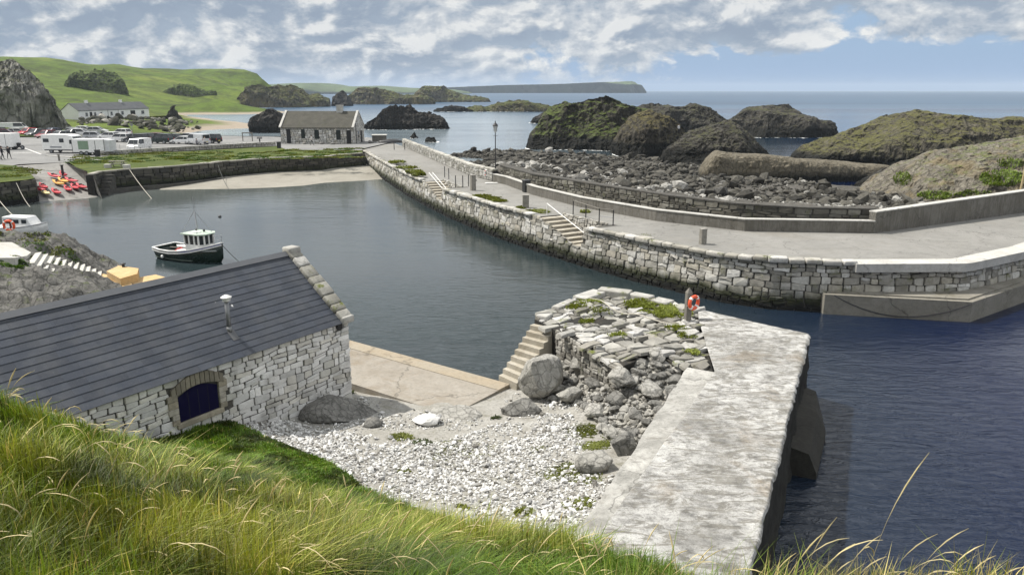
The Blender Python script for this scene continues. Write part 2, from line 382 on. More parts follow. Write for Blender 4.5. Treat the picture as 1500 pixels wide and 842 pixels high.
def _pers(m):
    c = attr(m); n = m.noise(9, 4, .6, m.opos()); return m.fin(m.mix(m.mr(n, .35, .7, 0, .3), c, (.02, .02, .02)), .8)
M['person'] = _pers(Mt('clothing'))
# ------------------------------------------------------------------ masonry
PAL_HARB = [(.52, .50, .455), (.43, .415, .37), (.58, .565, .52), (.33, .315, .275), (.47, .44, .37), (.26, .25, .22), (.62, .61, .575)]
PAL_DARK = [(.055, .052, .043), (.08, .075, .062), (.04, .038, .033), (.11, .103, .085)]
PAL_WHITE = [(.66, .655, .64), (.70, .69, .67), (.60, .595, .58), (.56, .55, .51), (.73, .72, .70), (.64, .62, .57)]
PAL_COTT = [(.62, .61, .57), (.70, .69, .66), (.54, .53, .49), (.75, .74, .71), (.62, .59, .52)]
PAL_PAVE = [(.46, .45, .42), (.52, .51, .48), (.40, .39, .355), (.34, .33, .30), (.56, .55, .53), (.3, .285, .25)]
def stones(mapf, S, T, sw, sh, gap, depth, pal, jit=.35, holes=(), seed=1, heave=0.0):
    """rubble courses on a surface: mapf(s, t, d) -> xyz for arrays; T(s)->height"""
    rg = random.Random(seed); uv = []; col = []
    Tm = max(T(S*k/40) for k in range(41)); t = 0; ph = rg.random()*10
    def w(s, t): return jit*sh*.55*(math.sin(s*1.7/sw+t*5+ph)+math.sin(s*.71/sw+t*2.3+ph*2))*.5
    while t < Tm-.02:
        h = sh*rg.uniform(.65, 1.4)
        if t+h > Tm-sh*.4: h = Tm-t
        s = 0
        while s < S-1e-3:
            l = sw*rg.uniform(.5, 1.75)
            if s+l > S-sw*.4: l = S-s
            tt = T(s+l/2)
            sub = [(t, t+h)] if rg.random() > .22 or h < sh*.8 else [(t, t+h*.5), (t+h*.5, t+h)]
            for (a, b) in sub:
                if a >= tt-.03: continue
                b = min(b, tt)
                if any(x0 < s+l/2 < x1 and y0 < (a+b)/2 < y1 for x0, x1, y0, y1 in holes): continue
                q = []
                for (ss, t2, ds, dt) in ((s, a, 1, 1), (s+l, a, -1, 1), (s+l, b, -1, -1), (s, b, 1, -1)):
                    e0 = 0 if (t2 <= 0 or t2 >= tt-.01) else w(ss, t2)
                    q.append((ss+ds*gap*rg.uniform(.3, 1.5)+ds*l*.05*rg.random(), t2+e0+dt*gap*rg.uniform(.3, 1.5)))
                uv.append((q, depth*rg.uniform(.45, 1.35))); c = rg.choice(pal); k = rg.uniform(.8, 1.15)
                col.append(tuple(min(.85, x*k) for x in c))
            s += l
        t += h
    V = []; F = []; CO = []
    for (q, d), c in zip(uv, col):
        b = len(V); cx = sum(p[0] for p in q)/4; cy = sum(p[1] for p in q)/4
        # outer ring of 8, mid ring of 8, centre
        ring = []
        for i in range(4):
            p, n = q[i], q[(i+1) % 4]
            ring.append((p[0]+(cx-p[0])*.05, p[1]+(cy-p[1])*.05)); ring.append(((p[0]+n[0])/2+rg.uniform(-.04, .04)*(n[1]-p[1]), (p[1]+n[1])/2+rg.uniform(-.04, .04)*(n[0]-p[0])))
        zo = rg.uniform(-heave, heave)
        for (x, y) in ring: V.append((x, y, zo))
        for (x, y) in ring: k = rg.uniform(.03, .11); V.append((x+(cx-x)*k, y+(cy-y)*k, zo+d*rg.uniform(.72-heave*3, 1.05+heave*2)))
        V.append((cx+rg.uniform(-.1, .1)*(q[1][0]-q[0][0]), cy, zo+d*rg.uniform(.85, 1.12)))
        for i in range(8):
            j = (i+1) % 8; F.append([b+i, b+j, b+8+j, b+8+i]); F.append([b+8+i, b+8+j, b+16])
        CO += [c]*17
    V = np.array(V); W = mapf(V[:, 0], V[:, 1], V[:, 2])
    return W, F, np.array(CO)
class Path:
    """polyline plan path; out = right hand side normal times side"""
    def __init__(s, pts, side=1, smooth=0):
        p = np.array([q[:2] for q in pts], float)
        s.p = p; d = np.linalg.norm(np.diff(p, axis=0), axis=1); s.c = np.concatenate([[0], np.cumsum(d)]); s.L = s.c[-1]; s.side = side
    def at(s, t):
        t = np.asarray(t, float); return np.stack([np.interp(t, s.c, s.p[:, 0]), np.interp(t, s.c, s.p[:, 1])], -1)
    def nrm(s, t):
        a = s.at(np.clip(np.asarray(t, float)-.25, 0, s.L)); b = s.at(np.clip(np.asarray(t, float)+.25, 0, s.L)); d = b-a
        d = d/np.maximum(1e-9, np.linalg.norm(d, axis=-1, keepdims=True)); return np.stack([d[..., 1], -d[..., 0]], -1)*s.side
    def off(s, o, step=1.0):
        n = max(2, int(s.L/step)); t = np.linspace(0, s.L, n+1); return [tuple(x) for x in (s.at(t)+s.nrm(t)*o)]
def wallmap(path, z0, batter=0.0, off=0.0):
    def f(s, t, d):
        b = path.at(s); n = path.nrm(s); o = d+off-batter*t
        return np.stack([b[..., 0]+n[..., 0]*o, b[..., 1]+n[..., 1]*o, z0+t], -1)
    return f
def strip(path, prof, z0=0.0, step=1.0):
    """sweep profile [(offset, z)] closed along path"""
    n = max(2, int(path.L/step)); t = np.unique(np.concatenate([np.linspace(0, path.L, n+1), path.c])); B = path.at(t); Nn = path.nrm(t); k = len(prof)
    V = []; F = []
    for i in range(len(t)):
        for o, z in prof: V.append((B[i, 0]+Nn[i, 0]*o, B[i, 1]+Nn[i, 1]*o, z0+z))
    for i in range(len(t)-1):
        for j in range(k): j2 = (j+1) % k; F.append([i*k+j, i*k+j2, (i+1)*k+j2, (i+1)*k+j])
    F.append(list(range(k))[::-1]); F.append([(len(t)-1)*k+j for j in range(k)])
    return V, F
def fixn(o):
    bm = bmesh.new(); bm.from_mesh(o.data); bmesh.ops.recalc_face_normals(bm, faces=bm.faces); bm.to_mesh(o.data); bm.free(); return o
def sheet(name, poly, z, m, kind='structure', parent=None, h=None):
    """filled polygon; poly xyz or xy"""
    from mathutils.geometry import tessellate_polygon
    bm = bmesh.new(); vs = [bm.verts.new((p[0], p[1], (p[2] if len(p) > 2 and z is None else z))) for p in poly]
    for tri in tessellate_polygon([[Vector((p[0], p[1], 0)) for p in poly]]):
        try: bm.faces.new([vs[i] for i in tri])
        except ValueError: pass
    bm.normal_update()
    for q in bm.faces:
        if q.normal.z < 0: q.normal_flip()
    if h:
        r = bmesh.ops.extrude_face_region(bm, geom=list(bm.faces)); 
        for g in r['geom']:
            if isinstance(g, bmesh.types.BMVert): g.co.z -= h
        bmesh.ops.recalc_face_normals(bm, faces=bm.faces)
    me = bpy.data.meshes.new(name); bm.to_mesh(me); bm.free(); me.materials.append(m)
    o = bpy.data.objects.new(name, me); C.objects.link(o)
    if parent: o.parent = parent
    if kind: o['kind'] = kind
    return o
# ------------------------------------------------------------------ TPS heightfields
class TPS:
    def __init__(s, pts):
        p = np.array(pts, float); s.p = p[:, :2]; n = len(p)
        d = np.linalg.norm(s.p[:, None]-s.p[None], axis=2); A = np.zeros((n+3, n+3)); A[:n, :n] = d
        Q = np.c_[np.ones(n), s.p]; A[:n, n:] = Q; A[n:, :n] = Q.T
        s.w = np.linalg.solve(A+np.eye(n+3)*1e-9, np.r_[p[:, 2], 0, 0, 0])
    def __call__(s, x, y):
        x = np.asarray(x, float); sh = x.shape; q = np.c_[x.ravel(), np.asarray(y, float).ravel()]; out = []
        for k in range(0, len(q), 20000):
            b = q[k:k+20000]; d = np.linalg.norm(b[:, None]-s.p[None], axis=2)
            out.append(d @ s.w[:-3]+s.w[-3]+b @ s.w[-2:])
        return np.concatenate(out).reshape(sh)
def gridmesh(name, xs, ys, Z, m, kind='structure', keep=None, cols=None):
    X, Y = np.meshgrid(xs, ys); V = np.c_[X.ravel(), Y.ravel(), Z.ravel()]; nx, ny = len(xs), len(ys)
    i = np.arange(nx*ny).reshape(ny, nx); F = np.stack([i[:-1, :-1], i[:-1, 1:], i[1:, 1:], i[1:, :-1]], -1).reshape(-1, 4)
    if keep is not None:
        kk = keep.ravel(); F = F[kk[F].all(1)]
    o = mk(name, V, F, m, None, True, cols); o['kind'] = kind; return o
def inpoly(x, y, poly):
    x = np.asarray(x); y = np.asarray(y); r = np.zeros(x.shape, bool); n = len(poly)
    for i in range(n):
        x0, y0 = poly[i][:2]; x1, y1 = poly[(i+1) % n][:2]
        c = ((y0 > y) != (y1 > y)) & (x < (x1-x0)*(y-y0)/((y1-y0) if y1 != y0 else 1e-9)+x0); r ^= c
    return r
# ------------------------------------------------------------------ rock masses
FOAM = []
def crag(name, label, cat, sil, base, front, back, m, amp=.12, nx=110, nt=44, sq=.55, rough=1.0, group=None, foam=True, seed=0, Y=None, zb=-1.5, lean=.0, kind='thing', fq=.30, fan=0, facets=24):
    nx = int(nx*1.5); nt = int(nt*1.5)
    """rock mass: its crest follows the outline, base row tells the distance, front/back in metres tell its depth"""
    if Y is None: Y = P(750, base, 0)[1]+front
    pts = np.array([PY(x, y, Y) for x, y in sil]); o = np.argsort(pts[:, 0]); pts = pts[o]
    if facets > 10: xm_ = (pts[0, 0]+pts[-1, 0])/2; pts[:, 0] = xm_+(pts[:, 0]-xm_)*1.10
    x0, x1 = pts[0, 0], pts[-1, 0]; u = np.linspace(0, 1, nx); X = x0+(x1-x0)*u
    H = np.interp(X, pts[:, 0], pts[:, 2]); Hm = H.max()
    k = np.ones(5)/5; H = np.convolve(np.pad(H, 2, 'edge'), k, 'valid')
    end = np.clip(np.minimum(u, 1-u)/.07, 0, 1)**.5
    th = np.linspace(0, math.pi, nt)
    D = (.35+.65*np.clip((H-zb)/(Hm-zb), 0, 1)**.7)*(.25+.75*end)
    c = -np.cos(th); s = np.sin(th)**sq
    wy = np.where(c[None] < 0, front, back)
    YY = Y+c[None]*wy*D[:, None]; ZZ = zb+(H-zb)[:, None]*s[None]*(.3+.7*end[:, None])
    XX = np.repeat(X[:, None], nt, 1)
    V = np.stack([XX, YY, ZZ], -1).reshape(-1, 3); sz = max(1., Hm-min(0, zb))
    rp = np.random.default_rng(seed+500); c0 = np.array([(x0+x1)/2, Y, zb]); rad = np.array([(x1-x0)/2, (front+back)/2, sz])
    if facets:
        for kf in range(facets):
            pv = V[rp.integers(0, len(V))]; n_ = (pv-c0)/rad**2; n_ /= np.linalg.norm(n_)+1e-9; n_ = n_+rp.normal(0, .28, 3); n_[2] = max(n_[2], -.15); n_ /= np.linalg.norm(n_)
            e_ = (V-pv) @ n_+sz*rp.uniform(.03, .105); reach = np.clip(1-np.linalg.norm((V-pv)/(sz*rp.uniform(.7, 1.9)), axis=1), 0, 1)**.4
            V = V-(np.maximum(e_, 0)*reach)[:, None]*n_*.9
        cm = V.reshape(nx, nt, 3)[:, :, 2].max(1); sc_z = np.clip((H-zb)/np.maximum(.3, cm-zb), 1, 1.8)
        kk = np.hanning(15); kk /= kk.sum(); sc_z = np.convolve(np.pad(sc_z, 7, 'edge'), kk, 'valid'); V[:, 2] = zb+(V[:, 2]-zb)*np.repeat(sc_z, nt)
    f = fq*10/ max(6, min(sz*2.2, 40)); A = amp*sz*rough
    q = V*f; q2 = q*np.array([1, 1, 1.6])
    dz = fbm(q2+seed*7.1, 6, seed+3, .55, True); dx = fbm(q2+31.3+seed, 5, seed+11, .55); dy = fbm(q2-57.7+seed, 5, seed+19, .55, True)
    kz = np.clip((V[:, 2]-zb)/sz, 0, 1)
    V[:, 0] += dx*A*1.2; V[:, 1] -= dy*A*1.6*(.3+kz*.7); V[:, 2] += (dz-.25)*A*.9*np.clip(kz*3, 0, 1)
    q3 = V*f*5.2; e3 = fbm(q3*np.array([1, 1, .55])+11, 5, seed+27, .6, True); e4 = fbm(q3*2.3+5, 4, seed+29, .6)
    V[:, 1] -= (e3-.2)*A*.6; V[:, 0] += e4*A*.30; V[:, 2] += (e3*.5+e4*.3)*A*.32*np.clip(kz*3, 0, 1)
    if fan: V[:, 0] *= 1+fan*(V[:, 1]-Y)/Y
    st = np.floor(V[:, 2]*1.5/sz*6)/(1.5/sz*6); V[:, 2] += (st-V[:, 2])*.05
    i = np.arange(nx*nt).reshape(nx, nt); F = np.stack([i[:-1, :-1], i[1:, :-1], i[1:, 1:], i[:-1, 1:]], -1).reshape(-1, 4)
    ob = mk(name, V, F, m, None, False)
    ob.data.polygons.foreach_set('use_smooth', np.zeros(len(F), bool))
    if kind == 'structure': tag(ob, None, None, None, 'structure')
    else: tag(ob, label, cat, group, 'thing')
    if foam:
        W = V.reshape(nx, nt, 3); a = []
        for r in range(nx):
            zz = W[r, :nt//2, 2]; j = int(np.argmin(np.abs(zz-.05))); a.append(W[r, j, :2])
        FOAM.append((np.array(a), seed))
    return ob
def rockmesh(seed, sub=3, planes=11, flat=.75, rough=.05):
    rg = np.random.default_rng(seed); bm = bmesh.new(); bmesh.ops.create_icosphere(bm, subdivisions=sub, radius=1)
    V = np.array([v.co[:] for v in bm.verts]); F = np.array([[v.index for v in f.verts] for f in bm.faces]); bm.free()
    for k in range(planes):
        n = rg.normal(size=3); n /= np.linalg.norm(n); d = rg.uniform(.55, .88); e = V @ n-d; V = V-np.maximum(e, 0)[:, None]*n*.95
    V += V*fbm(V*2.2+seed, 4, seed)[:, None]*rough*2; V *= np.array([1, rg.uniform(.65, .9), flat*rg.uniform(.8, 1.1)])
    V[:, 2] -= V[:, 2].min(); return V, F
def scatter(name, pts, sizes, m, cols, nk=6, sub=1, flat=.7, seed=0, label=None, cat=None, planes=7, sink=.25):
    rg = np.random.default_rng(seed); kinds = [rockmesh(seed*31+k, sub, planes, flat, .06) for k in range(nk)]
    VV = []; FF = []; CC = []; b = 0; ids = rg.integers(0, nk, len(pts))
    for k in range(nk):
        w = np.where(ids == k)[0]; V, F = kinds[k]; n = len(w)
        if not n: continue
        a = rg.uniform(0, 6.28, n); ca, sa = np.cos(a), np.sin(a); tl = rg.normal(0, .25, (n, 2))
        s = np.asarray(sizes)[w]
        X = V[None, :, 0]*ca[:, None]-V[None, :, 1]*sa[:, None]; Yv = V[None, :, 0]*sa[:, None]+V[None, :, 1]*ca[:, None]
        Z = V[None, :, 2]-sink+tl[:, :1]*X+tl[:, 1:]*Yv
        W = np.stack([X, Yv, Z], -1)*s[:, None, None]+np.asarray(pts)[w][:, None, :]
        VV.append(W.reshape(-1, 3)); CC.append(np.repeat(np.asarray(cols)[w], len(V), 0))
        FF.append((F[None]+b+(np.arange(n)*len(V))[:, None, None]).reshape(-1, 3)); b += n*len(V)
    o = mk(name, np.concatenate(VV), np.concatenate(FF), m, None, False, np.concatenate(CC))
    return tag(o, label, cat, None, 'stuff')
#@@PART2
# ================================================================== camera, light, sky
cam = bpy.data.cameras.new('camera'); cam.sensor_width = 36; cam.lens = FPX/1500*36; cam.clip_end = 80000; cam.clip_start = .05
co = bpy.data.objects.new('camera', cam); C.objects.link(co); co.location = (0, 0, CZ); co.rotation_euler = (math.pi/2-PITCH, 0, 0)
SC.camera = co
SUN = Vector((-.92, .30, 0)).normalized()*math.cos(R(56))+Vector((0, 0, math.sin(R(56))))
sl = bpy.data.lights.new('sun', 'SUN'); sl.energy = 4.5; sl.angle = R(.8); sl.color = (1, .95, .87)
so = bpy.data.objects.new('sun', sl); C.objects.link(so); so.rotation_euler = (-SUN).to_track_quat('-Z', 'Y').to_euler(); so.location = (-60, 20, 80)
W = bpy.data.worlds.new('World'); SC.world = W; W.use_nodes = True
w = Mt.__new__(Mt); w.m = W; w.t = W.node_tree; w.t.nodes.clear(); w.out = w.t.nodes.new('ShaderNodeOutputWorld')
sky = w.n('TexSky', sky_type='NISHITA', sun_disc=False, sun_elevation=R(56), sun_rotation=math.atan2(SUN.x, SUN.y), altitude=10, air_density=1.1, dust_density=1.2, ozone_density=1.2)
d = w.n('TexCoord').outputs['Generated']
sx = w.n('SeparateXYZ', {0: d}); dz = sx.outputs[2]
hz = w.mul(w.mul(dz, 0.0, 'MAXIMUM'), .50, 'ADD')
cx = w.mul(sx.outputs[0], hz, 'DIVIDE'); cy = w.mul(sx.outputs[1], hz, 'DIVIDE')
cp = w.n('CombineXYZ', {0: cx, 1: cy, 2: 0.0}).outputs[0]
def cn(off, sc, det, rough, dist=0): return w.noise(sc, det, rough, w.n('VectorMath', {0: cp, 1: off}, operation='ADD').outputs[0], dist)
dens = cn((3.1, 1.7, 0), 5.2, 14, .60, .2)
dens2 = cn((3.1-.014, 1.7-.032, 0), 5.2, 8, .57, .2)
blob = cn((7.0, 2.0, 4.0), 1.4, 3, .5)
clear = w.mul(w.mr(sx.outputs[0], -.10, .30), w.mr(dz, .030, .062, 1, 0), 'MULTIPLY')
bias = w.mul(w.mul(w.mul(w.mr(sx.outputs[0], -.30, .55, .20, .10), w.mr(dz, .09, .22, 0, .25), 'ADD'), w.mul(clear, .30), 'SUBTRACT'), w.mul(blob, .30), 'ADD')
dn = w.mul(dens, bias, 'ADD')
cov = w.mr(dn, .60, .675)
cov = w.mul(cov, w.mr(dz, .0, .03, .35, 1.0), 'MULTIPLY')
shade = w.mr(w.mul(dens, dens2, 'SUBTRACT'), -.06, .085)
core = w.mr(dn, .68, .86)
lit = w.mix(shade, (3.1, 3.75, 4.6), (7.4, 7.45, 7.35))
lit = w.mix(w.mul(core, w.mr(shade, 0, .9, .85, .15)), lit, (2.55, 3.15, 4.0))
lit = w.mix(w.mr(dz, .10, .26, 0, .9), lit, (8.6, 8.8, 9.0))
skyc = w.mix(.35, sky.outputs[0], w.mix(w.mr(dz, 0, .25), (3.9, 5.2, 7.3), (2.2, 3.8, 6.8)))
skyc = w.mix(w.mr(dz, .02, .30, .85, .25), sky.outputs[0], w.mix(w.mr(dz, 0, .25), (2.75, 4.15, 6.3), (2.2, 3.6, 6.2)))
colw = w.mix(cov, skyc, lit)
bg = w.n('Background', {'Color': colw, 'Strength': .09}); w.t.links.new(bg.outputs[0], w.out.inputs[0])
vs = SC.view_settings; vs.view_transform = 'Standard'; vs.look = 'None'; vs.exposure = 0.38; vs.gamma = 1
SC.cycles.use_denoising = True
SC.cycles.max_bounces = 6; SC.cycles.diffuse_bounces = 2; SC.cycles.glossy_bounces = 3; SC.cycles.transmission_bounces = 3; SC.cycles.volume_bounces = 0; SC.cycles.transparent_max_bounces = 6
SC.cycles.caustics_reflective = False; SC.cycles.caustics_refractive = False
SC.cycles.use_adaptive_sampling = True; SC.cycles.adaptive_threshold = .015
# ================================================================== sea
S = 8000
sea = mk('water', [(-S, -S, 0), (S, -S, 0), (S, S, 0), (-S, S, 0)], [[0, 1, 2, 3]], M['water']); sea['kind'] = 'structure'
# ================================================================== near ground: grass hill, gravel beach, rock bank
HO = Vector((-5.96, 26.1, 0)); HE = Vector((-.555, -.832, 0)).normalized(); HN = Vector((-HE.y, HE.x, 0))   # boathouse corner, length and outward directions
if HN.x < 0: HN = -HN
def HP(s, o, z): v = HO+HE*s+HN*o; return (v.x, v.y, z)
G = []
def g(x, y, z): G.append(P(x, y, z))
def gy(x, y, Y): G.append(PY(x, y, Y))
# hill seen rows
gy(0, 865, 4.3); gy(-150, 865, 4.3); gy(375, 880, 4.6); gy(750, 900, 4.9); gy(1000, 915, 4.9); gy(1150, 880, 4.8); gy(1300, 890, 4.5); gy(1480, 915, 4.2)
gy(0, 715, 6.8); gy(0, 600, 9.6); gy(-150, 575, 9.6); gy(130, 645, 12.4); gy(200, 668, 14.6); gy(250, 722, 11.5); gy(375, 800, 8.0); gy(500, 800, 9.2); gy(750, 836, 8.0); gy(620, 800, 11.0); gy(860, 817, 9.2); gy(1000, 858, 7.6)
gy(300, 690, 15.0)
g(300, 655, 2.35); g(380, 660, 2.15); g(470, 690, 2.05); g(530, 725, 2.1); g(420, 700, 2.35)
G += [(0, 0, 10.3), (-4, 0, 10.6), (-10, 2, 10.4), (-16, 4, 9.8), (4, 0, 9.6), (8, 1, 7.5), (0, -4, 10.6), (-10, -4, 10.8), (-20, 6, 8.8), (10, -3, 6.5)]
# behind the crests, falling to the beach and the sea
G += [(-1.2, 15.0, 2.55), (1.3, 13.0, 2.65), (2.6, 11.3, 2.7), (.3, 14.2, 2.6), (3.4, 9.6, 2.9), (4.6, 7.4, 2.2), (5.4, 5.4, 2.5), (7, 4.5, 1.5), (9, 6, -2), (12, 3, -1), (7, 9, -2), (-2.6, 16.2, 2.25)]
G += [HP(13, .2, 4.2), HP(11, .2, 3.6), HP(9, .2, 2.7), HP(7, .2, 2.25), HP(5.5, .2, 2.05), HP(4.4, .2, 1.55), HP(2.2, .2, .95), HP(0, .2, .66), HP(15.5, 0, 5.5), HP(17, -3, 5.5), HP(14, -6, 2.5)]
# beach
for q in [(625, 622, .85), (735, 600, .72), (600, 690, 1.55), (700, 680, 1.35), (800, 740, 2.05), (700, 745, 2.15), (840, 770, 2.6), (870, 690, 1.95), (800, 650, 1.35), (540, 660, 1.45), (450, 640, 1.25), (640, 740, 2.2), (560, 590, .68), (650, 575, .62), (740, 585, .65)]: g(*q)
for q in [(850, 560, 1.2), (840, 525, 1.7), (900, 570, 1.65), (960, 560, 2.2), (985, 600, 2.3), (830, 590, .95), (900, 640, 1.25), (935, 650, 1.9), (985, 540, 2.45), (930, 540, 2.3), (950, 520, 2.5), (905, 545, 2.1), (870, 520, 1.9)]: g(*q)
# quay footprint and water round it
G += [(3, 32, .2), (6.5, 29, 1.9), (7.8, 26, 2.0), (6.2, 20, 1.9), (4.0, 16.5, 2.2), (7.2, 16.5, -2), (8.6, 19.5, -2), (6.3, 14.2, -2), (10.6, 23, -2), (11.8, 25.5, -2), (12.5, 28, -3), (9.5, 33, -3), (3, 36.5, -3), (9, 17, -3), (8, 13, -3), (6, 12, -2), (0, 31.5, -1), (-2, 31.8, -1.5), (-4, 34, -2), (-8, 37, -2), (-13, 40.5, -2), (-17, 43.5, -2), (-1.2, 29.2, .3), (1, 28.6, .5)]
G += [HP(2, -6, .5), HP(8, -6, .55), HP(12, -7, 1.2), (-13, 33, .5), (-9, 33, .4)]
# rocky bank with path left of the boathouse
for q in [(0, 350, 3.0), (-120, 350, 3.2), (55, 352, 2.75), (100, 352, 2.4), (122, 366, 1.5), (140, 384, .25), (0, 420, 2.1), (60, 405, 2.2), (100, 430, 1.7), (165, 428, .75), (190, 436, .4), (0, 470, 1.5), (100, 455, 1.1), (-100, 430, 2.3), (45, 385, 2.35), (100, 396, 1.6), (150, 405, .35), (30, 450, 1.6)]: g(*q)
for q in [(110, 338, -1.2), (150, 365, -1.4), (180, 384, -1.2), (240, 400, -1.3), (60, 330, -1.2), (0, 326, -1), (-150, 330, -.8), (280, 412, -1.5)]: g(*q)
NEAR = TPS(G)
xs = np.arange(-46, 13.01, .2); ys = np.arange(-5, 60.01, .2)
XX, YY = np.meshgrid(xs, ys); ZZ = NEAR(XX, YY)
GRASSB = [PY(200, 640, 15.2)[:2], HP(9.2, .0, 0)[:2], HP(5.2, .0, 0)[:2], (-7.6, 21.0), (-6.6, 20.4), (-5.4, 19.5), (-4.3, 18.3), (-3.6, 17.2), (-2.9, 16.1), (-1.9, 15.2), (-1.0, 14.4), (.2, 13.5), (1.2, 12.6), (2.6, 11.0), (3.4, 9.4), (4.4, 7.3), (5.6, 5.2), (8, 3), (9.5, -5), (-24, -5), (-24, 9), HP(15.5, 0, 0)[:2], HP(11, 0, 0)[:2]]
mgrass = inpoly(XX, YY, GRASSB)
pr = np.stack([XX, YY, ZZ], -1)
mbank = (XX < -9) & (YY > 31)
corr = np.ones_like(XX)
for (xa, ya, za), (xb, yb, zb) in ((P(-60, 366, 2.8), P(46, 374, 2.5)), (P(46, 374, 2.5), P(150, 400, .9)), (P(150, 400, .9), P(190, 402, .8))):
    ax_, ay_ = xb-xa, yb-ya; tt = np.clip(((XX-xa)*ax_+(YY-ya)*ay_)/(ax_*ax_+ay_*ay_), 0, 1); corr = np.minimum(corr, np.clip((np.hypot(XX-xa-tt*ax_, YY-ya-tt*ay_)-.9)/1.2, 0, 1))
ZZ += np.where(mgrass, fbm(pr*.9, 4, 5)*.10, 0)
rk = fbm(pr*np.array([.45, .9, 1.0]), 6, 9, .58, True)
ZZ += np.where(mbank, (rk-.1)*.75*corr*np.clip((ZZ+.5)/1.5, 0, 1), 0)
ZZ += np.where(~mgrass & ~mbank, fbm(pr*.8, 4, 6)*.05, 0)
def ZN(x, y):
    i = np.clip((np.asarray(x)-xs[0])/.2, 0, len(xs)-1.001); j = np.clip((np.asarray(y)-ys[0])/.2, 0, len(ys)-1.001)
    a = i.astype(int); b = j.astype(int); fx = i-a; fy = j-b
    return (ZZ[b, a]*(1-fx)+ZZ[b, a+1]*fx)*(1-fy)+(ZZ[b+1, a]*(1-fx)+ZZ[b+1, a+1]*fx)*fy
nx, ny = len(xs), len(ys); ii = np.arange(nx*ny).reshape(ny, nx)
F = np.stack([ii[:-1, :-1], ii[:-1, 1:], ii[1:, 1:], ii[1:, :-1]], -1).reshape(-1, 4)
V = np.c_[XX.ravel(), YY.ravel(), ZZ.ravel()]
cen = V[F].mean(1); cg = inpoly(cen[:, 0], cen[:, 1], GRASSB); cb = (cen[:, 0] < -9) & (cen[:, 1] > 31) & ~cg
M['gravelbed'] = concrete('gravel_bed', (.30, .285, .25), (.42, .41, .38), 1.2, stains=(.13, .125, .06), st=.6, bd=.05, speck=.6, cracks=False)
for nm, mask, mm in (('grass_hill', cg, M['turf']), ('rock_bank', cb, M['bankrock']), ('gravel_beach', ~cg & ~cb, M['gravelbed'])):
    f = F[mask]; f = f[V[f][:, :, 2].max(1) > -1.6]; u = np.unique(f); r = np.zeros(len(V), int); r[u] = np.arange(len(u))
    o = mk(nm, V[u], r[f], mm, None, True); o['kind'] = 'structure'
# ================================================================== apron beside the boathouse
ap = thing('landing_apron', 'tan concrete apron between the boathouse and the harbour water', 'quay'); 
a0 = P(515, 500, .7); a1 = P(738, 561, .7); dv = Vector((a1[0]-a0[0], a1[1]-a0[1], 0)).normalized(); apn = Vector((dv.y, -dv.x, 0))
if apn.y > 0: apn = -apn
af = Vector((a0[0], a0[1], 0))-dv*11
EDG = [af, Vector((a1[0], a1[1], 0))+dv*.3]
def apoly(o0, o1): return [tuple((EDG[0]+apn*o0)[:2]), tuple((EDG[1]+apn*o0)[:2]), tuple((EDG[1]+apn*o1)[:2]), tuple((EDG[0]+apn*o1)[:2])]
MB().prism(apoly(0, .75), -2, .74).build('edge_beam', M['apronedge'], ap)
MB().prism(apoly(.755, 3.6), -1, .72).build('slab', M['apron'], ap)
# ================================================================== stone quay in front
q = thing('stone_quay', 'broad pale quay with a lichen whitened concrete deck and rubble head', 'quay')
Ls = [(-.6, 9.9), P(893, 760, 2.8)[:2], P(1047, 544, 2.8)[:2], P(1024, 470, 2.8)[:2], P(1022, 452, 2.8)[:2]]
Rs = [(2.75, 8.6), P(1105, 825, 2.8)[:2], (9.05, 22.3), (11.2, 26.9), P(1187, 490, 2.8)[:2]]
def interp(L, u):
    L = np.array(L); k = np.linspace(0, 1, len(L)); return np.stack([np.interp(u, k, L[:, 0]), np.interp(u, k, L[:, 1])], -1)
nu, nw = 260, 90
u = np.linspace(0, 1, nu); vv = np.linspace(0, 1, nw); LL = interp(Ls, u); RR = interp(Rs, u)
pt = LL[:, None]*(1-vv[None, :, None])+RR[:, None]*vv[None, :, None]
pz = np.full((nu, nw), 2.8); p3 = np.dstack([pt, pz]); 
edge = fbm(np.dstack([pt*3.2, pz*0]).reshape(-1, 3), 4, 3).reshape(nu, nw)*.09
dirR = np.array([.91, -.42]); pt[:, -1] += dirR*edge[:, -1:]*1.0; pt[:, -2] += dirR*edge[:, -2:-1]*.6
wv = np.zeros(nw); wv[-1] = -.10; wv[-2] = -.03; wv[0] = -.02
zz = 2.8+fbm(p3.reshape(-1, 3)*np.array([.5, .5, 1]), 4, 8).reshape(nu, nw)*.05+wv[None]+fbm(p3.reshape(-1, 3)*np.array([2.5, 7, 1]), 4, 12).reshape(nu, nw)*.012
V = np.dstack([pt, zz]).reshape(-1, 3); i = np.arange(nu*nw).reshape(nu, nw)
F = np.stack([i[:-1, :-1], i[:-1, 1:], i[1:, 1:], i[1:, :-1]], -1).reshape(-1, 4)
mk('deck', V, F, M['quaydeck'], q, True)
ns = 26; dn_ = np.linspace(0, 1, ns)
edg = np.concatenate([pt[:, -1], pt[-1, ::-1][1:]]); ez = np.concatenate([zz[:, -1], zz[-1, ::-1][1:]])
A = np.repeat(edg[:, None], ns, 1); Zs = ez[:, None]-dn_[None]*(ez[:, None]+2.2)-.004
nrm = np.where(np.arange(len(edg))[:, None] < nu, dirR[None], np.array([[.69, .72]]))
rr = fbm(np.dstack([A*1.1, Zs[..., None]*1.4]).reshape(-1, 3), 5, 33).reshape(A.shape[:2])*.16*np.clip(dn_*6, 0, 1)[None]+np.clip(dn_*6, 0, 1)[None]*(-.06)+dn_[None]*.25
A = A+nrm[:, None]*rr[..., None]
V = np.dstack([A, Zs]).reshape(-1, 3); i = np.arange(len(edg)*ns).reshape(-1, ns)
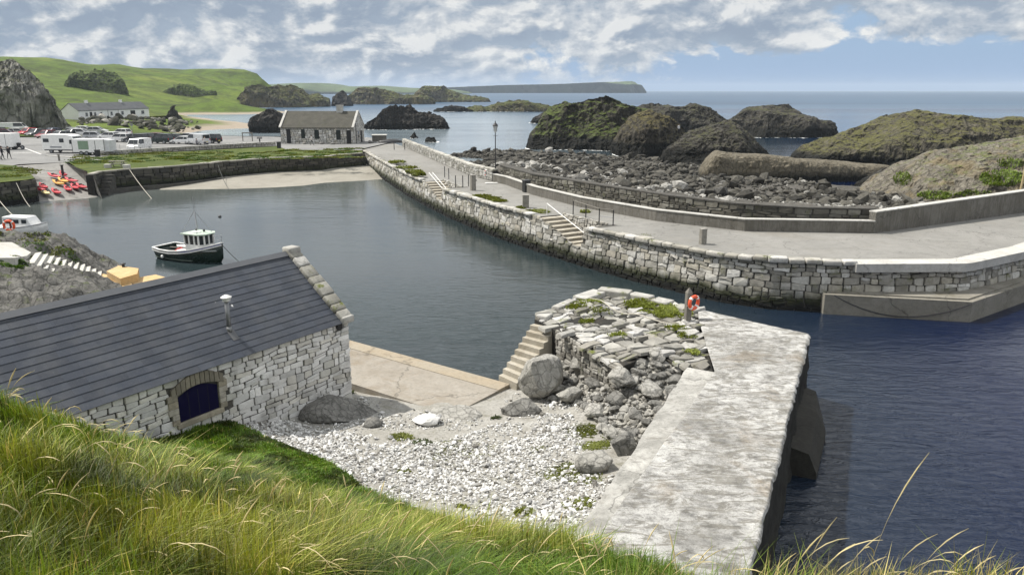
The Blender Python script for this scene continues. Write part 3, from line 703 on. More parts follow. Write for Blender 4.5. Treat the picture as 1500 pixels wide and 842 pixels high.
F = np.stack([i[:-1, :-1], i[:-1, 1:], i[1:, 1:], i[1:, :-1]], -1).reshape(-1, 4)
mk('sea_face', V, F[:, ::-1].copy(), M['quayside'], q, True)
K = [(-1.6, 10.4), P(845, 775, 2.75)[:2], P(930, 655, 2.75)[:2], P(1006, 536, 2.75)[:2]]; Lk = interp(Ls[:3], np.linspace(0, 1, 4))
kb = MB(); pk = Path(K); n_ = 40; uu = np.linspace(0, 1, n_); KK = interp(K, uu); L2 = interp(Ls[:3], uu)
for k in range(n_):
    j = vnoise(np.array([[k*.9, 0, 0]]))[0]*.06
    kb.v += [(KK[k, 0]+j, KK[k, 1], 2.70+j*.3), (L2[k, 0]+.05, L2[k, 1]-.03, 2.775), (KK[k, 0]+j-.12, KK[k, 1], 1.0)]; kb.c += [(1, 1, 1)]*3
for k in range(n_-1): kb.f += [[3*k, 3*k+1, 3*k+4, 3*k+3], [3*k, 3*k+3, 3*k+5, 3*k+2]]
fixn(kb.build('kerb_strip', M['quaykerb'], q, False))
# rubble head
QP = [P(783, 463, 2.75), P(800, 452, 2.8), P(838, 436, 2.9), P(875, 422, 2.95), P(930, 428, 2.9), P(1024, 452, 2.8), P(1028, 470, 2.8), P(1047, 543, 2.8), P(1004, 534, 2.8), P(960, 512, 2.75), P(905, 535, 2.7), P(816, 482, 2.7)]
MB().prism([p[:2] for p in QP], -2, 2.6).build('core', M['mortar_dark'], q)
def paving(name, poly, zf, sw, sh, gap, depth, pal, m, parent, seed, ang=0.0, jit=.4):
    c_, s_ = math.cos(ang), math.sin(ang); pp = np.array([p[:2] for p in poly]); rot = np.c_[pp[:, 0]*c_+pp[:, 1]*s_, -pp[:, 0]*s_+pp[:, 1]*c_]
    lo = rot.min(0)-.2; hi = rot.max(0)+.2
    def mp(s, t, d_):
        a = lo[0]+s; b = lo[1]+t; x = a*c_-b*s_; y = a*s_+b*c_
        return np.stack([x, y, zf(x, y)+d_], -1)
    Vv, Ff, Cc = stones(mp, hi[0]-lo[0], lambda s: hi[1]-lo[1], sw, sh, gap, depth, pal, jit, seed=seed, heave=.05)
    n = len(Vv)//17; ok = inpoly(Vv[16::17, 0], Vv[16::17, 1], poly); keep = np.repeat(ok, 17); re = np.cumsum(keep)-1
    Ff = [[int(re[k]) for k in f] for f in Ff if keep[f[0]]]
    return mk(name, Vv[keep], Ff, m, parent, False, Cc[keep])
zf = lambda x, y: 2.60+.12*np.clip((np.asarray(y)-27)/6, 0, 1)+fbm(np.stack([np.asarray(x)*.6, np.asarray(y)*.6, np.zeros_like(x)], -1), 4, 21)*.26
M['pavestone'] = stone_attr('quay_head_stone', stain=.4, sc=4, moss=(.11, .125, .02), bd=.05)
paving('rubble_paving', QP, zf, .58, .40, .016, .13, PAL_PAVE+[(.22, .21, .18), (.28, .27, .24)], M['pavestone'], q, 5, R(28), 1.0)
for a, b, sd in ((QP[11], QP[10], 1),):
    pth = Path([a, b], 1); Vv, Ff, Cc = stones(wallmap(pth, .3), pth.L, lambda s: 2.4, .34, .2, .012, .09, [(.24, .23, .2), (.32, .305, .27), (.17, .16, .14), (.40, .385, .35)], .5, seed=sd)
    mk('retaining_face', Vv, Ff, M['stone_dry'], q, False, Cc)
rg = random.Random(3)
# edge blocks along the head (pale)
eb = MB(); eb.col = (1, 1, 1)
for a, b in zip(QP[:5], QP[1:6]):
    a = Vector(a); b = Vector(b); L = (b-a).length; n = max(1, int(L/1.1))
    for k in range(n):
        eb.col = random.choice(PAL_PAVE[:3]); c = a.lerp(b, (k+.5)/n); dd = (b-a).normalized(); inn = Vector((dd.y, -dd.x, 0))
        eb.box((c.x+inn.x*.28, c.y+inn.y*.28, c.z-.12+rg.uniform(-.07, .07)), (L/n*rg.uniform(.75, 1.0), rg.uniform(.4, .8), .36), math.atan2(dd.y, dd.x)+rg.uniform(-.16, .16), bev=.06)
eb.build('edge_stones', M['pavestone'], q)
# steps down to the apron
n = 9; TL, TR = Vector(P(782, 474, 2.55)), Vector(P(816, 481, 2.55)); BL, BR = Vector(P(731, 555, .75)), Vector(P(757, 567, .75))
st = MB()
for k in range(n):
    z = 2.55-(2.55-.92)*k/(n-1); l0, r0 = TL.lerp(BL, k/n), TR.lerp(BR, k/n); l1, r1 = TL.lerp(BL, (k+1.06)/n), TR.lerp(BR, (k+1.06)/n)
    st.prism([l0[:2], r0[:2], r1[:2], l1[:2]], -1.5, z)
stq = st.build('steps', M['steps'], q)
# concrete buttress on the sea face
bt = MB(); e0 = Vector((11.35, 27.0, 0)); e1 = Vector((9.0, 21.9, 0)); on = Vector((.91, -.42, 0))
Vb = []
for (e, w_, zt) in ((e0, .55, .55), (e0.lerp(e1, .45), .85, .75), (e1, .75, .55)):
    for o_, z in ((-.3, -2), (-.3, zt+.45), (w_*.62, zt+.28), (w_, zt-.35), (w_*1.12, -2)): p_ = e+on*o_; Vb.append((p_.x, p_.y, z))
bt.add(Vb, [[i*5+k, i*5+(k+1) % 5, i*5+5+(k+1) % 5, i*5+5+k] for i in range(2) for k in range(5)]+[[0, 1, 2, 3, 4], [14, 13, 12, 11, 10]])
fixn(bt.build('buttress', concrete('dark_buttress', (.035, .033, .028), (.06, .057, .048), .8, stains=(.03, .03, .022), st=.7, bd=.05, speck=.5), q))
# ================================================================== outer pier across the water
EP = [(531, 219, 2.4), (543, 226, 2.4), (575, 243, 2.4), (600, 256, 2.45), (627, 267, 2.5), (660, 279, 2.6), (720, 298, 2.65), (800, 319, 2.7), (870, 336, 2.72), (940, 350, 2.78), (1060, 372, 2.8), (1130, 380, 2.8), (1240, 385, 2.8), (1410, 384, 2.8), (1500, 365, 2.8)]
EW = [P(*e) for e in EP]; EW.append((46, 56.5, 2.8)); EW.append((64, 71, 2.8))
pe = Path(EW, 1); zt_ = np.array([e[2] for e in EW])
def TZ(s): return float(np.interp(s, pe.c, zt_))
def sof(x, y, z):
    p = np.array(P(x, y, z)[:2]); t = np.linspace(0, pe.L, 3000); return float(t[np.argmin(np.linalg.norm(pe.at(t)-p, axis=1))])
ST = []
for (xa, ya, xb, yb) in ((623, 264, 637, 291), (797, 318, 839, 357)):
    s0 = sof(xa, ya, 2.6); s1 = sof(xb, yb, 1.35); ST.append((s0, s1, s1+1.3))
def TW(s):
    z = TZ(s)
    for s0, s1, s2 in ST:
        if s0 < s < s1: z = z-(z-1.3)*(s-s0)/(s1-s0)
        elif s1 <= s < s2: z = 1.3
    return z
pier = thing('harbour_wall', 'long curved rubble stone pier wall with two stair recesses across the harbour', 'sea wall')
Bw = .12
side = pe.nrm(np.array([20.]))[0]
pe.side = 1 if side[0] < 0 else -1
Vv, Ff, Cc = stones(wallmap(pe, -.9, Bw, Bw*3.6), pe.L, lambda s: TW(s)+.9, .60, .32, .006, .10, PAL_HARB, .5, seed=11)
mk('masonry', Vv, Ff, M['stone'], pier, False, Cc)
t = np.unique(np.concatenate([np.arange(0, pe.L, .4), pe.c, [s for q_ in ST for s in q_], [s+.01 for q_ in ST for s in q_]])); B = pe.at(t); N_ = pe.nrm(t); tw = np.array([TW(s) for s in t])
V = []
for k in range(len(t)):
    for z in (-1.5, tw[k]-.02):
        o_ = Bw*(2.7-z)-.01; V.append((B[k, 0]+N_[k, 0]*o_, B[k, 1]+N_[k, 1]*o_, z))
fixn(mk('wall_core', V, [[2*k, 2*k+1, 2*k+3, 2*k+2] for k in range(len(t)-1)], M['mortar'], pier))
def inn(s, w_): return tuple(pe.at(np.array([s]))[0]-pe.nrm(np.array([s]))[0]*w_)
for s0, s1, s2 in ST:
    z0 = TZ(s0); n = 7; sb = MB()
    for k in range(n):
        a = s0+(s1-s0)*k/n; b = s0+(s1-s0)*(k+1)/n; z = z0-(z0-1.3)*(k+.5)/n
        sb.prism([inn(a, -.05), inn(b, -.05), inn(b, 2.0), inn(a, 2.0)], -.5, z)
        sb.prism([inn(b-.03, -.07), inn(b+.05, -.07), inn(b+.05, 1.99), inn(b-.03, 1.99)], z-.06, z+.004)
    sb.prism([inn(s1, -.1), inn(s2, -.1), inn(s2, 2.0), inn(s1, 2.0)], -.5, 1.3)
    fl = sb.build('stair_flight', M['steps'], pier); fixn(fl)
    rp = Path([inn(s0, 2.02), inn(s2, 2.02)], 1)
    if np.dot(rp.nrm(np.array([.5]))[0], pe.nrm(np.array([s0]))[0]) < 0: rp.side = -1
    Vv, Ff, Cc = stones(wallmap(rp, .6), rp.L, lambda s: TZ(s0)-.45, .4, .26, .015, .1, PAL_HARB[:3]+[(.58, .57, .54)], .5, seed=int(s0)); mk('recess_wall', Vv, Ff, M['stone_dry'], pier, False, Cc)
    MB().prism([inn(s0, 2.03), inn(s2, 2.03), inn(s2, 2.5), inn(s0, 2.5)], -.5, z0-.02).build('recess_backing', M['mortar_dark'], pier)
    MB().prism([inn(s2+.02, -.02), inn(s2+.5, -.02), inn(s2+.5, 2.5), inn(s2+.02, 2.5)], -.5, TZ(s2)-.02).build('return_wall', M['mortar'], pier)
# coping boulders along the harbour edge
cb = MB(); s = 2.0; rg = random.Random(8); s_c = sof(1250, 385, 2.8)
while s < s_c:
    L = rg.uniform(.5, 1.3)
    if not any(a-.3 < s+L and s < c_+.1 for a, b, c_ in ST):
        p_ = pe.at(np.array([s+L/2]))[0]; n2 = pe.nrm(np.array([s+L/2]))[0]; cb.col = rg.choice([(.52, .505, .465), (.44, .425, .385), (.58, .57, .54), (.36, .345, .30), (.50, .48, .43)])
        w_ = rg.uniform(.4, .75); cb.box((p_[0]+n2[0]*(.30-w_/2), p_[1]+n2[1]*(.30-w_/2), TZ(s)-.02+rg.uniform(-.05, .05)), (L*.95, w_, rg.uniform(.2, .34)), math.atan2(n2[0], -n2[1])+rg.uniform(-.08, .08), bev=.07)
    s += L
cb.build('coping_stones', M['stone_dry'], pier, True)
cp_ = Path([tuple(x) for x in pe.at(np.arange(s_c, pe.L, .5))], 1); cp_.side = pe.side
V, F = strip(cp_, [(.46, 2.36), (.46, 2.83), (-.75, 2.83), (-.75, 2.36)]); fixn(mk('concrete_coping', V, F, M['coping'], pier))
lg = MB().prism([(17.2, 41.3), (17.25, 39.9), (24.45, 38.35), (30.0, 42.3), (40, 50.0), (40, 53), (30.6, 44.6), (24.9, 41)], -1.5, 1.12).prism([(17.35, 41.2), (17.45, 40.15), (24.4, 38.7), (29.9, 42.6), (40, 50.5), (40, 52), (30.6, 44.5), (24.9, 41)], 1.1, 1.2)
M['ledge'] = concrete('tidal_concrete', (.20, .187, .155), (.27, .255, .22), .6, stains=(.11, .095, .06), st=.7, bd=.04)
lg.build('landing_ledge', M['ledge'], pier)
# deck
PF = [(575, 209, 2.4), (590, 214, 2.4), (640, 236, 2.45), (690, 257, 2.55), (740, 270, 2.6), (780, 285, 2.65), (850, 303, 2.7), (960, 323, 2.78), (1090, 338, 2.8), (1280, 341, 2.8), (1500, 311, 2.8)]
PFW = [P(*p) for p in PF]; PFW.append((62, 70.3, 2.8))
dk = []
tt = sorted(list(np.arange(0, pe.L, 1.5))+[pe.L])
for s in tt:
    if not any(a-.01 <= s <= c_+.01 for a, b, c_ in ST): dk.append((s, 0))
for a, b, c_ in ST: dk += [(a-.005, 0), (a, 2.02), (c_, 2.02), (c_+.005, 0)]
dk.sort(key=lambda k: k[0]); poly = []
for s, o_ in dk: x, y = inn(s, o_); poly.append((x, y, TZ(s)-.03))
sheet('pier_deck', poly+[(x, y, z-.03) for x, y, z in PFW[::-1]], None, M['pier'])
# stone parapet, concrete parapets, sea wall
def wall(name, label, cat, pts, h, th, m, cap=None, z=2.5, side=-1, slope=0):
    pth = Path(pts, 1); zs = np.array([p[2] if len(p) > 2 else z for p in pts]); r = thing(name, label, cat)
    n = max(2, int(pth.L/.8)); t = np.unique(np.concatenate([np.linspace(0, pth.L, n+1), pth.c])); B = pth.at(t); Nn = pth.nrm(t)*side; zb = np.interp(t, pth.c, zs); V = []; F = []
    hh = np.array([h(s/pth.L) if callable(h) else h for s in t])
    pr = [(0, -.6), (0, 1), (th, 1), (th, -.6)]
    for i in range(len(t)):
        for o_, k in pr: V.append((B[i, 0]+Nn[i, 0]*o_, B[i, 1]+Nn[i, 1]*o_, zb[i]+(hh[i] if k == 1 else k)))
    for i in range(len(t)-1):
        for j in range(4): j2 = (j+1) % 4; F.append([i*4+j, i*4+j2, i*4+4+j2, i*4+4+j])
    F += [[3, 2, 1, 0], [(len(t)-1)*4+j for j in range(4)]]
    fixn(mk('body', V, F, m, r))
    if cap:
        V = []; F = []
        for i in range(len(t)):
            for o_, k in ((-.04, .0), (-.04, .07), (th+.04, .07), (th+.04, 0)): V.append((B[i, 0]+Nn[i, 0]*o_, B[i, 1]+Nn[i, 1]*o_, zb[i]+hh[i]+k+.003))
        for i in range(len(t)-1):
            for j in range(4): j2 = (j+1) % 4; F.append([i*4+j, i*4+j2, i*4+4+j2, i*4+4+j])
        F += [[3, 2, 1, 0], [(len(t)-1)*4+j for j in range(4)]]
        fixn(mk('cap', V, F, cap, r))
    return r, pth
sp_ = PFW[1:4]+[P(722, 265, 2.58)]
r, pth = wall('rubble_parapet', 'whitish rubble stone parapet along the far half of the pier', 'wall', sp_, 1.1, .55, M['mortar'], side=-1)
pth.side = 1
Vv, Ff, Cc = stones(lambda s, t, d_: np.concatenate([wallmap(pth, 0)(s, t, d_)[..., :2], (np.interp(s, pth.c, [p[2] for p in sp_])+t)[..., None]], -1), pth.L, lambda s: 1.14, .55, .32, .015, .1, [(.42, .41, .375), (.50, .49, .455), (.34, .33, .295), (.56, .55, .52)], .5, seed=4); mk('masonry', Vv, Ff, M['stone_dry'], r, False, Cc)
cb = MB(); s = 0
while s < pth.L-.5:
    L = rg.uniform(.6, 1.2); p_ = pth.at(np.array([s+L/2]))[0]; n2 = pth.nrm(np.array([s+L/2]))[0]; cb.col = rg.choice(PAL_HARB[:3]+[(.3, .29, .26)])
    cb.box((p_[0]-n2[0]*.27, p_[1]-n2[1]*.27, float(np.interp(s, pth.c, [p[2] for p in sp_]))+1.15+rg.uniform(-.03, .05)), (L*.96, .66, .22), math.atan2(n2[0], -n2[1]), bev=.06); s += L
cb.build('top_stones', M['stone_dry'], r, True)
wall('low_parapet', 'low grey concrete parapet along the seaward edge of the pier walkway', 'wall', [P(722, 266, 2.58)]+PFW[4:10], .74, .42, M['parapet'], M['coping'])
tp = PFW[9:]
wall('tall_parapet', 'taller concrete parapet wall at the wide end of the pier', 'wall', tp, lambda u: 1.35+.35*min(1, u*2), .5, M['parapet'], M['coping'])
SW = [P(733, 246, 3.9), P(780, 256, 4.1), P(880, 271, 4.2), P(980, 286, 4.2), P(1080, 298, 4.2), P(1180, 304, 4.2), P(1284, 306, 4.2)]
r, pth = wall('sea_wall', 'dark weathered rubble sea wall rising behind the low parapet', 'wall', [(x, y, 2.7) for x, y, z in SW], 1.42, .7, M['mortar'])
pth.side = 1
Vv, Ff, Cc = stones(wallmap(pth, 2.55), pth.L, lambda s: 1.6, .7, .3, .012, .08, [(.13, .122, .10), (.19, .18, .15), (.09, .085, .07), (.25, .24, .205)], .5, seed=14); mk('masonry', Vv, Ff, M['stone_dry'], r, False, Cc)
V, F = strip(pth, [(.1, 1.42), (.1, 1.52), (-.74, 1.52), (-.74, 1.42)], 2.7); fixn(mk('cap', V, F, M['mortar'], r))
# ledge between them
a_ = Path([P(722, 266, 2.58)]+PFW[4:10]); b_ = Path([(x, y) for x, y, z in SW]); aa = [tuple(x) for x in a_.at(np.linspace(0, a_.L, 30))]; bb = [tuple(x) for x in b_.at(np.linspace(0, b_.L, 30))]
sheet('wall_berm', [(x, y, 2.62) for x, y in aa]+[(x, y, 2.62) for x, y in bb[::-1]], None, M['parapetdark'])
#@@PART3
# ================================================================== rocky shore behind the pier
SG = []
for q_ in [(650, 214, 0), (700, 209, 0), (750, 209, 0), (790, 208, 0), (690, 222, .5), (750, 225, .6), (820, 224, .25), (870, 231, .05), (950, 236, .05), (760, 240, 1.6), (830, 245, 1.1), (900, 255, 1.3), (860, 240, .45), (1000, 262, 1.3), (1100, 268, 1.2), (1200, 278, 1.5), (1270, 290, 2.0), (1000, 250, .5), (1080, 256, .5), (1200, 270, .9)]: SG.append(P(*q_))
for x, y, z in SW: SG += [(x+.3, y+1.0, 4.12), (x, y-2, 2.4), (x+1.1, y+2.4, 4.0), (x+2.6, y+5.6, 2.6)]
SG += [(-12, 112, 1.0), (-6, 98, 1.6), (-17, 128, .8), (-4, 88, 2.0), (-20, 145, -.8), (-10, 150, -1.5), (10, 150, -1.2), (30, 150, -1.5), (60, 150, -2), (60, 90, 1.0), (40, 75, 2.0), (70, 70, 2.0), (32, 52, 2.4), (50, 58, 2.4), (-14, 118, .3), (25, 110, -1), (45, 100, -1.2), (-9, 132, -1)]
SHORE = TPS(SG)
sx_ = np.arange(-24, 72.1, .5); sy_ = np.arange(48, 156.1, .5); X_, Y_ = np.meshgrid(sx_, sy_); Zs_ = SHORE(X_, Y_)
Zs_ += fbm(np.stack([X_*.5, Y_*.5, Zs_*0], -1), 5, 41, .55, True)*.28
pw = pe.at(np.linspace(0, pe.L, 400)); 
land = np.array(PFW); lx = Path(PFW)
def seaside(x, y):
    """true on the sea side of the pier's back walls"""
    pts = [tuple(p[:2]) for p in PFW[:5]]+[(x_-.2, y_+.5) for x_, y_, z_ in SW]+[tuple(p[:2]) for p in PFW[9:]]
    return inpoly(x, y, [(-30, 160)]+pts+[(90, 90), (90, 160)])
ok = seaside(X_, Y_) & (Zs_ > -1.3)
M['shoreground'] = concrete('shore_gravel_bed', (.06, .056, .048), (.12, .112, .098), .25, stains=(.03, .03, .026), st=.7, bd=.1, speck=.6, cracks=False)
gridmesh('rocky_shore', sx_, sy_, Zs_, M['shoreground'], 'structure', ok)
def ZS(x, y):
    i = np.clip(((np.asarray(x)-sx_[0])/.5), 0, len(sx_)-1.001); j = np.clip((np.asarray(y)-sy_[0])/.5, 0, len(sy_)-1.001); a = i.astype(int); b = j.astype(int); fx = i-a; fy = j-b
    return (Zs_[b, a]*(1-fx)+Zs_[b, a+1]*fx)*(1-fy)+(Zs_[b+1, a]*(1-fx)+Zs_[b+1, a+1]*fx)*fy
n = 84000; x = RNG.uniform(-16, 36, n); y = RNG.uniform(50, 150, n); z = ZS(x, y)
dens_ = fbm(np.stack([x*.12, y*.12, x*0], -1), 4, 51)
k = seaside(x, y) & seaside(x-.9, y-1.3) & (z > -.15) & (RNG.random(n) < np.clip(.72+dens_*2.2, .08, 1)); x, y, z = x[k], y[k], z[k]; n = len(x)
# distance behind the sea wall decides how pale and small the stones are
sw = np.array([(p[0], p[1]) for p in SW]); ds = np.min(np.hypot(x[:, None]-Path(sw).at(np.linspace(0, Path(sw).L, 120))[None, :, 0], y[:, None]-Path(sw).at(np.linspace(0, Path(sw).L, 120))[None, :, 1]), 1)
size = np.exp(RNG.normal(math.log(.16), .62, n)); size = np.clip(size, .07, 1.05); size = np.where(ds < 3.4, np.clip(size*.5, .06, .15), size)
pale = RNG.random(n) < np.where(ds < 3.4, .9, np.where(ds < 14, .30, .06)); pale |= (np.hypot(x-1.5, y-103) < 4.5) & (RNG.random(n) < .8); pale &= (z > .35)
cdk = np.array([.052, .049, .041])*RNG.uniform(.4, 2.4, (n, 1)); cpl = np.array([.40, .39, .36])*np.where(ds < 3.4, RNG.uniform(.7, 1.3, n), RNG.uniform(.3, 1.2, n))[:, None]; cc = np.where(pale[:, None], cpl, cdk)
scatter('shore_boulders', np.c_[x, y, z], size, M['shoreboulder'], cc, nk=10, sub=1, flat=.65, seed=5, planes=7, sink=.18)
# ================================================================== rock islands
M['islet_mix'] = rock('olive_islet_rock', (.03, .028, .022), (.095, .086, .064), (.21, .19, .14), .5, green=(.10, .098, .03), gth=.74, gcov=.65, bd=.6, weed=1.5, brown=(.085, .08, .045))
SEA = 'rock islands off the harbour mouth'
crag('rock_island', 'largest rock island with a grassy green crown behind the lamp post shore', 'rock island', [(783, 212), (795, 190), (806, 168), (818, 158), (850, 151), (890, 142), (912, 149), (940, 164), (965, 178), (995, 196), (1012, 216)], 222, 10, 16, M['islet_green'], .10, 220, 80, .62, 1.0, SEA, seed=1, facets=16)
crag('rock_island', 'olive brown domed rock beside the largest grassy island', 'rock island', [(890, 214), (905, 190), (930, 170), (955, 162), (972, 168), (990, 182), (1010, 200), (1030, 225)], 232, 9, 10, M['islet_brown'], .095, 170, 70, .68, 1.0, SEA, seed=2)
crag('rock_island', 'far dark knobbly rock ridge showing behind the olive brown dome', 'rock island', [(928, 168), (940, 155), (960, 151), (985, 155), (1005, 156), (1020, 151), (1036, 157), (1050, 172), (1062, 190)], 196, 8, 12, M['islet'], .11, 150, 60, .5, 1.0, SEA, seed=3)
crag('rock_island', 'round shouldered grey rock mound in front beside the old breakwater', 'rock island', [(950, 248), (965, 228), (985, 208), (1010, 196), (1040, 186), (1068, 178), (1090, 184), (1108, 205), (1124, 232)], 246, 8, 9, M['islet'], .09, 180, 70, .7, 1.0, SEA, seed=4)
crag('rock_island', 'long dark whaleback rock lying out at sea right of the mounds', 'rock island', [(1040, 190), (1062, 172), (1090, 160), (1125, 156), (1165, 154), (1180, 163), (1198, 174), (1214, 192)], 202, 10, 16, M['islet'], .09, 170, 60, .6, 1.0, SEA, seed=15)
crag('rock_island', 'broad rock island with olive turf at the right behind the bank', 'rock island', [(1182, 236), (1200, 218), (1225, 207), (1262, 190), (1290, 180), (1325, 168), (1360, 165), (1395, 170), (1430, 175), (1460, 171), (1480, 180), (1500, 200), (1540, 222)], 246, 13, 16, M['islet_mix'], .10, 230, 80, .75, 1.0, SEA, seed=6, facets=16)
crag('rock_island', 'dark low rock right of the stone cottage standing in pale water', 'rock island', [(528, 170), (540, 157), (562, 155), (585, 158), (602, 153), (618, 163), (635, 170), (650, 180)], 190, 7, 10, M['basalt'], .16, 140, 60, .55, 1.0, SEA, seed=7)
crag('rock_island', 'low two humped grey skerry in mid bay left of the grassy island', 'rock island', [(676, 163), (692, 157), (705, 155), (718, 157), (732, 150), (758, 147), (778, 150), (800, 156), (818, 163)], 164, 8, 12, M['stack'], .13, 130, 50, .55, 1.0, SEA, seed=8)
crag('rock_island', 'small black rock touching the left foot of the grassy island', 'rock island', [(772, 178), (783, 170), (798, 163), (815, 160), (830, 172)], 181, 6, 8, M['basalt'], .15, 80, 40, .55, 1.0, SEA, seed=9)
crag('rock_island', 'smooth dark rock shelf at the foot of the broad right island', 'rock island', [(1255, 276), (1280, 258), (1310, 242), (1345, 230), (1380, 221), (1425, 215), (1460, 214)], 292, 6, 8, M['islet'], .09, 130, 60, .6, 1.0, SEA, foam=False, seed=10, Y=86)
for x0, y0, wd, sd, lab in ((632, 205, 14, 1, 'small round black rock awash nearest the rubble parapet'), (609, 199, 9, 2, 'flat black rock awash beyond the picnic cottage gable'), (664, 160, 30, 3, 'low black reef breaking the surface of the bay')): crag('skerry', lab, 'rock', [(x0-wd, y0+4), (x0-wd*.4, y0-4), (x0+wd*.3, y0-5), (x0+wd, y0+4)], y0+4, 2, 3, M['basalt'], .15, 40, 24, .6, 1.0, SEA, seed=40+sd)
# old breakwater: long tan wall of rock
bw = crag('breakwater', 'long tan rough old breakwater wall between the mound and the right island', 'breakwater', [(1026, 230), (1040, 221), (1100, 225), (1150, 229), (1200, 234), (1250, 238), (1300, 243), (1345, 252)], 264, 2.2, 3.5, M['breakwater'], .055, 170, 50, .2, .8, None, False, 12, facets=0, Y=P(1140, 262, .4)[1]+2)
# right bank with turf patches and a path behind the tall parapet
crag('bank', 'x', 'bank', [(1262, 312), (1285, 296), (1305, 274), (1330, 250), (1350, 240), (1385, 226), (1440, 218), (1500, 206), (1560, 198), (1640, 190), (1700, 188)], 300, 10, 14, M['shorebank'], .11, 200, 90, 1.1, .8, None, False, 13, Y=74, kind='structure', facets=0)
M['hillcrag'] = rock('hillside_crag', (.05, .055, .035), (.11, .12, .06), (.30, .29, .25), .12, green=(.10, .14, .03), gth=.42, gcov=1.1, bd=1.5, brown=(.055, .07, .022))
# ================================================================== left cliff and stacks
LR = 'rock stacks along the left shore'
crag('cliff', 'tall pale cliff with dark ivy hanging over the car park', 'cliff', [(-140, 86), (-60, 87), (0, 90), (25, 93), (44, 101), (58, 114), (72, 130), (86, 146), (100, 166), (112, 184)], 190, 8, 26, M['cliff'], .10, 220, 120, .33, 1.0, None, False, 20, Y=196, zb=2, fan=1.15, facets=10)
crag('outcrop', 'ivy dark crag set in the green hillside behind the white cottages', 'outcrop', [(70, 134), (90, 114), (112, 105), (135, 104), (156, 109), (174, 117), (188, 125), (190, 140)], 145, 6, 40, M['hillcrag'], .14, 120, 60, .9, 1.0, None, False, 21, Y=470, zb=5)
crag('outcrop', 'low olive scrubby outcrop right of the ivy dark crag', 'outcrop', [(206, 140), (224, 130), (248, 124), (275, 126), (298, 132), (318, 141)], 146, 5, 40, M['hillcrag'], .12, 90, 50, 1.0, 1.0, None, False, 22, Y=540, zb=6)
crag('rock_stack', 'small dark rounded stack right of the white cottages', 'rock', [(236, 172), (243, 155), (253, 147), (262, 153), (268, 166), (276, 174)], 173, 5, 8, M['basalt'], .14, 70, 40, .5, 1.0, LR, False, 23, Y=275)
crag('rock_stack', 'largest double peaked brown stack at the end of the green hill', 'rock', [(336, 160), (348, 144), (358, 134), (374, 121), (392, 116), (402, 119), (415, 118), (430, 128), (442, 146), (452, 158)], 158, 14, 30, M['stack'], .13, 150, 70, .5, 1.0, LR, seed=24)
crag('rock_stack', 'pointed brown stack between the double peak and the dark horn', 'rock', [(424, 158), (440, 147), (452, 140), (466, 137), (480, 148), (492, 157)], 157, 10, 18, M['stack'], .13, 90, 50, .5, 1.0, LR, seed=25)
crag('rock_stack', 'dark horn shaped stack left of the long ragged outcrop', 'rock', [(482, 156), (490, 140), (496, 132), (504, 135), (512, 146), (520, 156)], 156, 8, 14, M['basalt'], .13, 70, 50, .5, 1.0, LR, seed=26)
crag('rock_stack', 'long ragged outcrop behind the roof of the stone cottage', 'rock', [(500, 155), (512, 140), (528, 130), (552, 129), (572, 134), (590, 140), (612, 136), (630, 146)], 153, 12, 25, M['stack'], .13, 150, 50, .5, 1.0, LR, seed=27)
crag('rock_stack', 'rugged brown headland stack farthest out in the bay', 'rock', [(606, 150), (616, 134), (626, 127), (640, 128), (652, 127), (664, 134), (680, 140), (705, 144), (745, 149)], 150, 14, 24, M['stack'], .14, 130, 50, .5, 1.0, LR, seed=28)
crag('rock_stack', 'round dark rock on the sand left of the stone cottage', 'rock', [(358, 186), (372, 175), (385, 165), (399, 160), (410, 166), (420, 178), (428, 188)], 186, 5, 8, M['basalt'], .13, 80, 40, .5, 1.0, LR, False, 29, Y=225)
# green hill and left land
HG = []
for q_ in [(-150, 188, 2.6), (0, 188, 2.6), (60, 190, 2.5), (100, 191, 2.5), (160, 191, 2.4), (220, 192, 2.2), (290, 197, 1.6), (250, 186, 1.0), (300, 187, .5), (380, 188, .35), (340, 185, .4), (230, 181, 1.8), (120, 180, 3.2), (180, 180, 3.2), (235, 175, 2.6), (262, 172, 1.2), (20, 182, 4), (-100, 182, 4), (330, 203, -1.6), (380, 206, -1.6), (305, 202, -.9), (360, 196, -1.2), (400, 198, -1.4), (320, 194, -.5), (290, 175, -1.4), (350, 177, -1.6), (330, 166, -1.6), (400, 175, -1.8), (460, 175, -2.5), (280, 165, -1.1), (270, 170, -.6), (300, 161, -.2), (350, 160, -.6), (230, 160, 3.2), (120, 166, 4), (280, 156, 3.2), (330, 154, 2.6), (300, 147, 6), (230, 145, 7), (150, 146, 8), (340, 148, 4.5)]: HG.append(P(*q_))
for x, y, Y in [(-120, 86, 640), (0, 88, 640), (55, 91, 640), (100, 93, 650), (140, 96, 660), (200, 102, 670), (250, 107, 680), (330, 111, 700), (385, 114, 720), (120, 118, 560), (200, 124, 560), (300, 128, 580), (50, 110, 520), (370, 130, 600), (0, 110, 480)]: HG.append(PY(x, y, Y))
for x, y, Y in [(430, 140, 620), (470, 140, 560), (520, 140, 600), (560, 140, 700), (450, 150, 480), (480, 131, 800)]: q_ = PY(x, y, Y); HG.append((q_[0], q_[1], -4))
for x in (412, 450, 500, 560):
    for Y in (700, 790, 880, 950): q_ = PY(x, 140, Y); HG.append((q_[0], q_[1], -7))
HG += [(-600, 900, 40), (-300, 900, 36), (-60, 800, -8), (0, 700, -8), (-40, 560, -6), (0, 400, -8), (10, 250, -6), (-8, 200, -3), (-20, 170, -1.6), (-26, 160, -.8), (-400, 250, 14), (-400, 500, 35), (-700, 600, 50), (-300, 180, 6), (-160, 420, 8), (-20, 480, -7), (-700, 200, 20), (-38, 175, -1)]
HILL = TPS(HG)
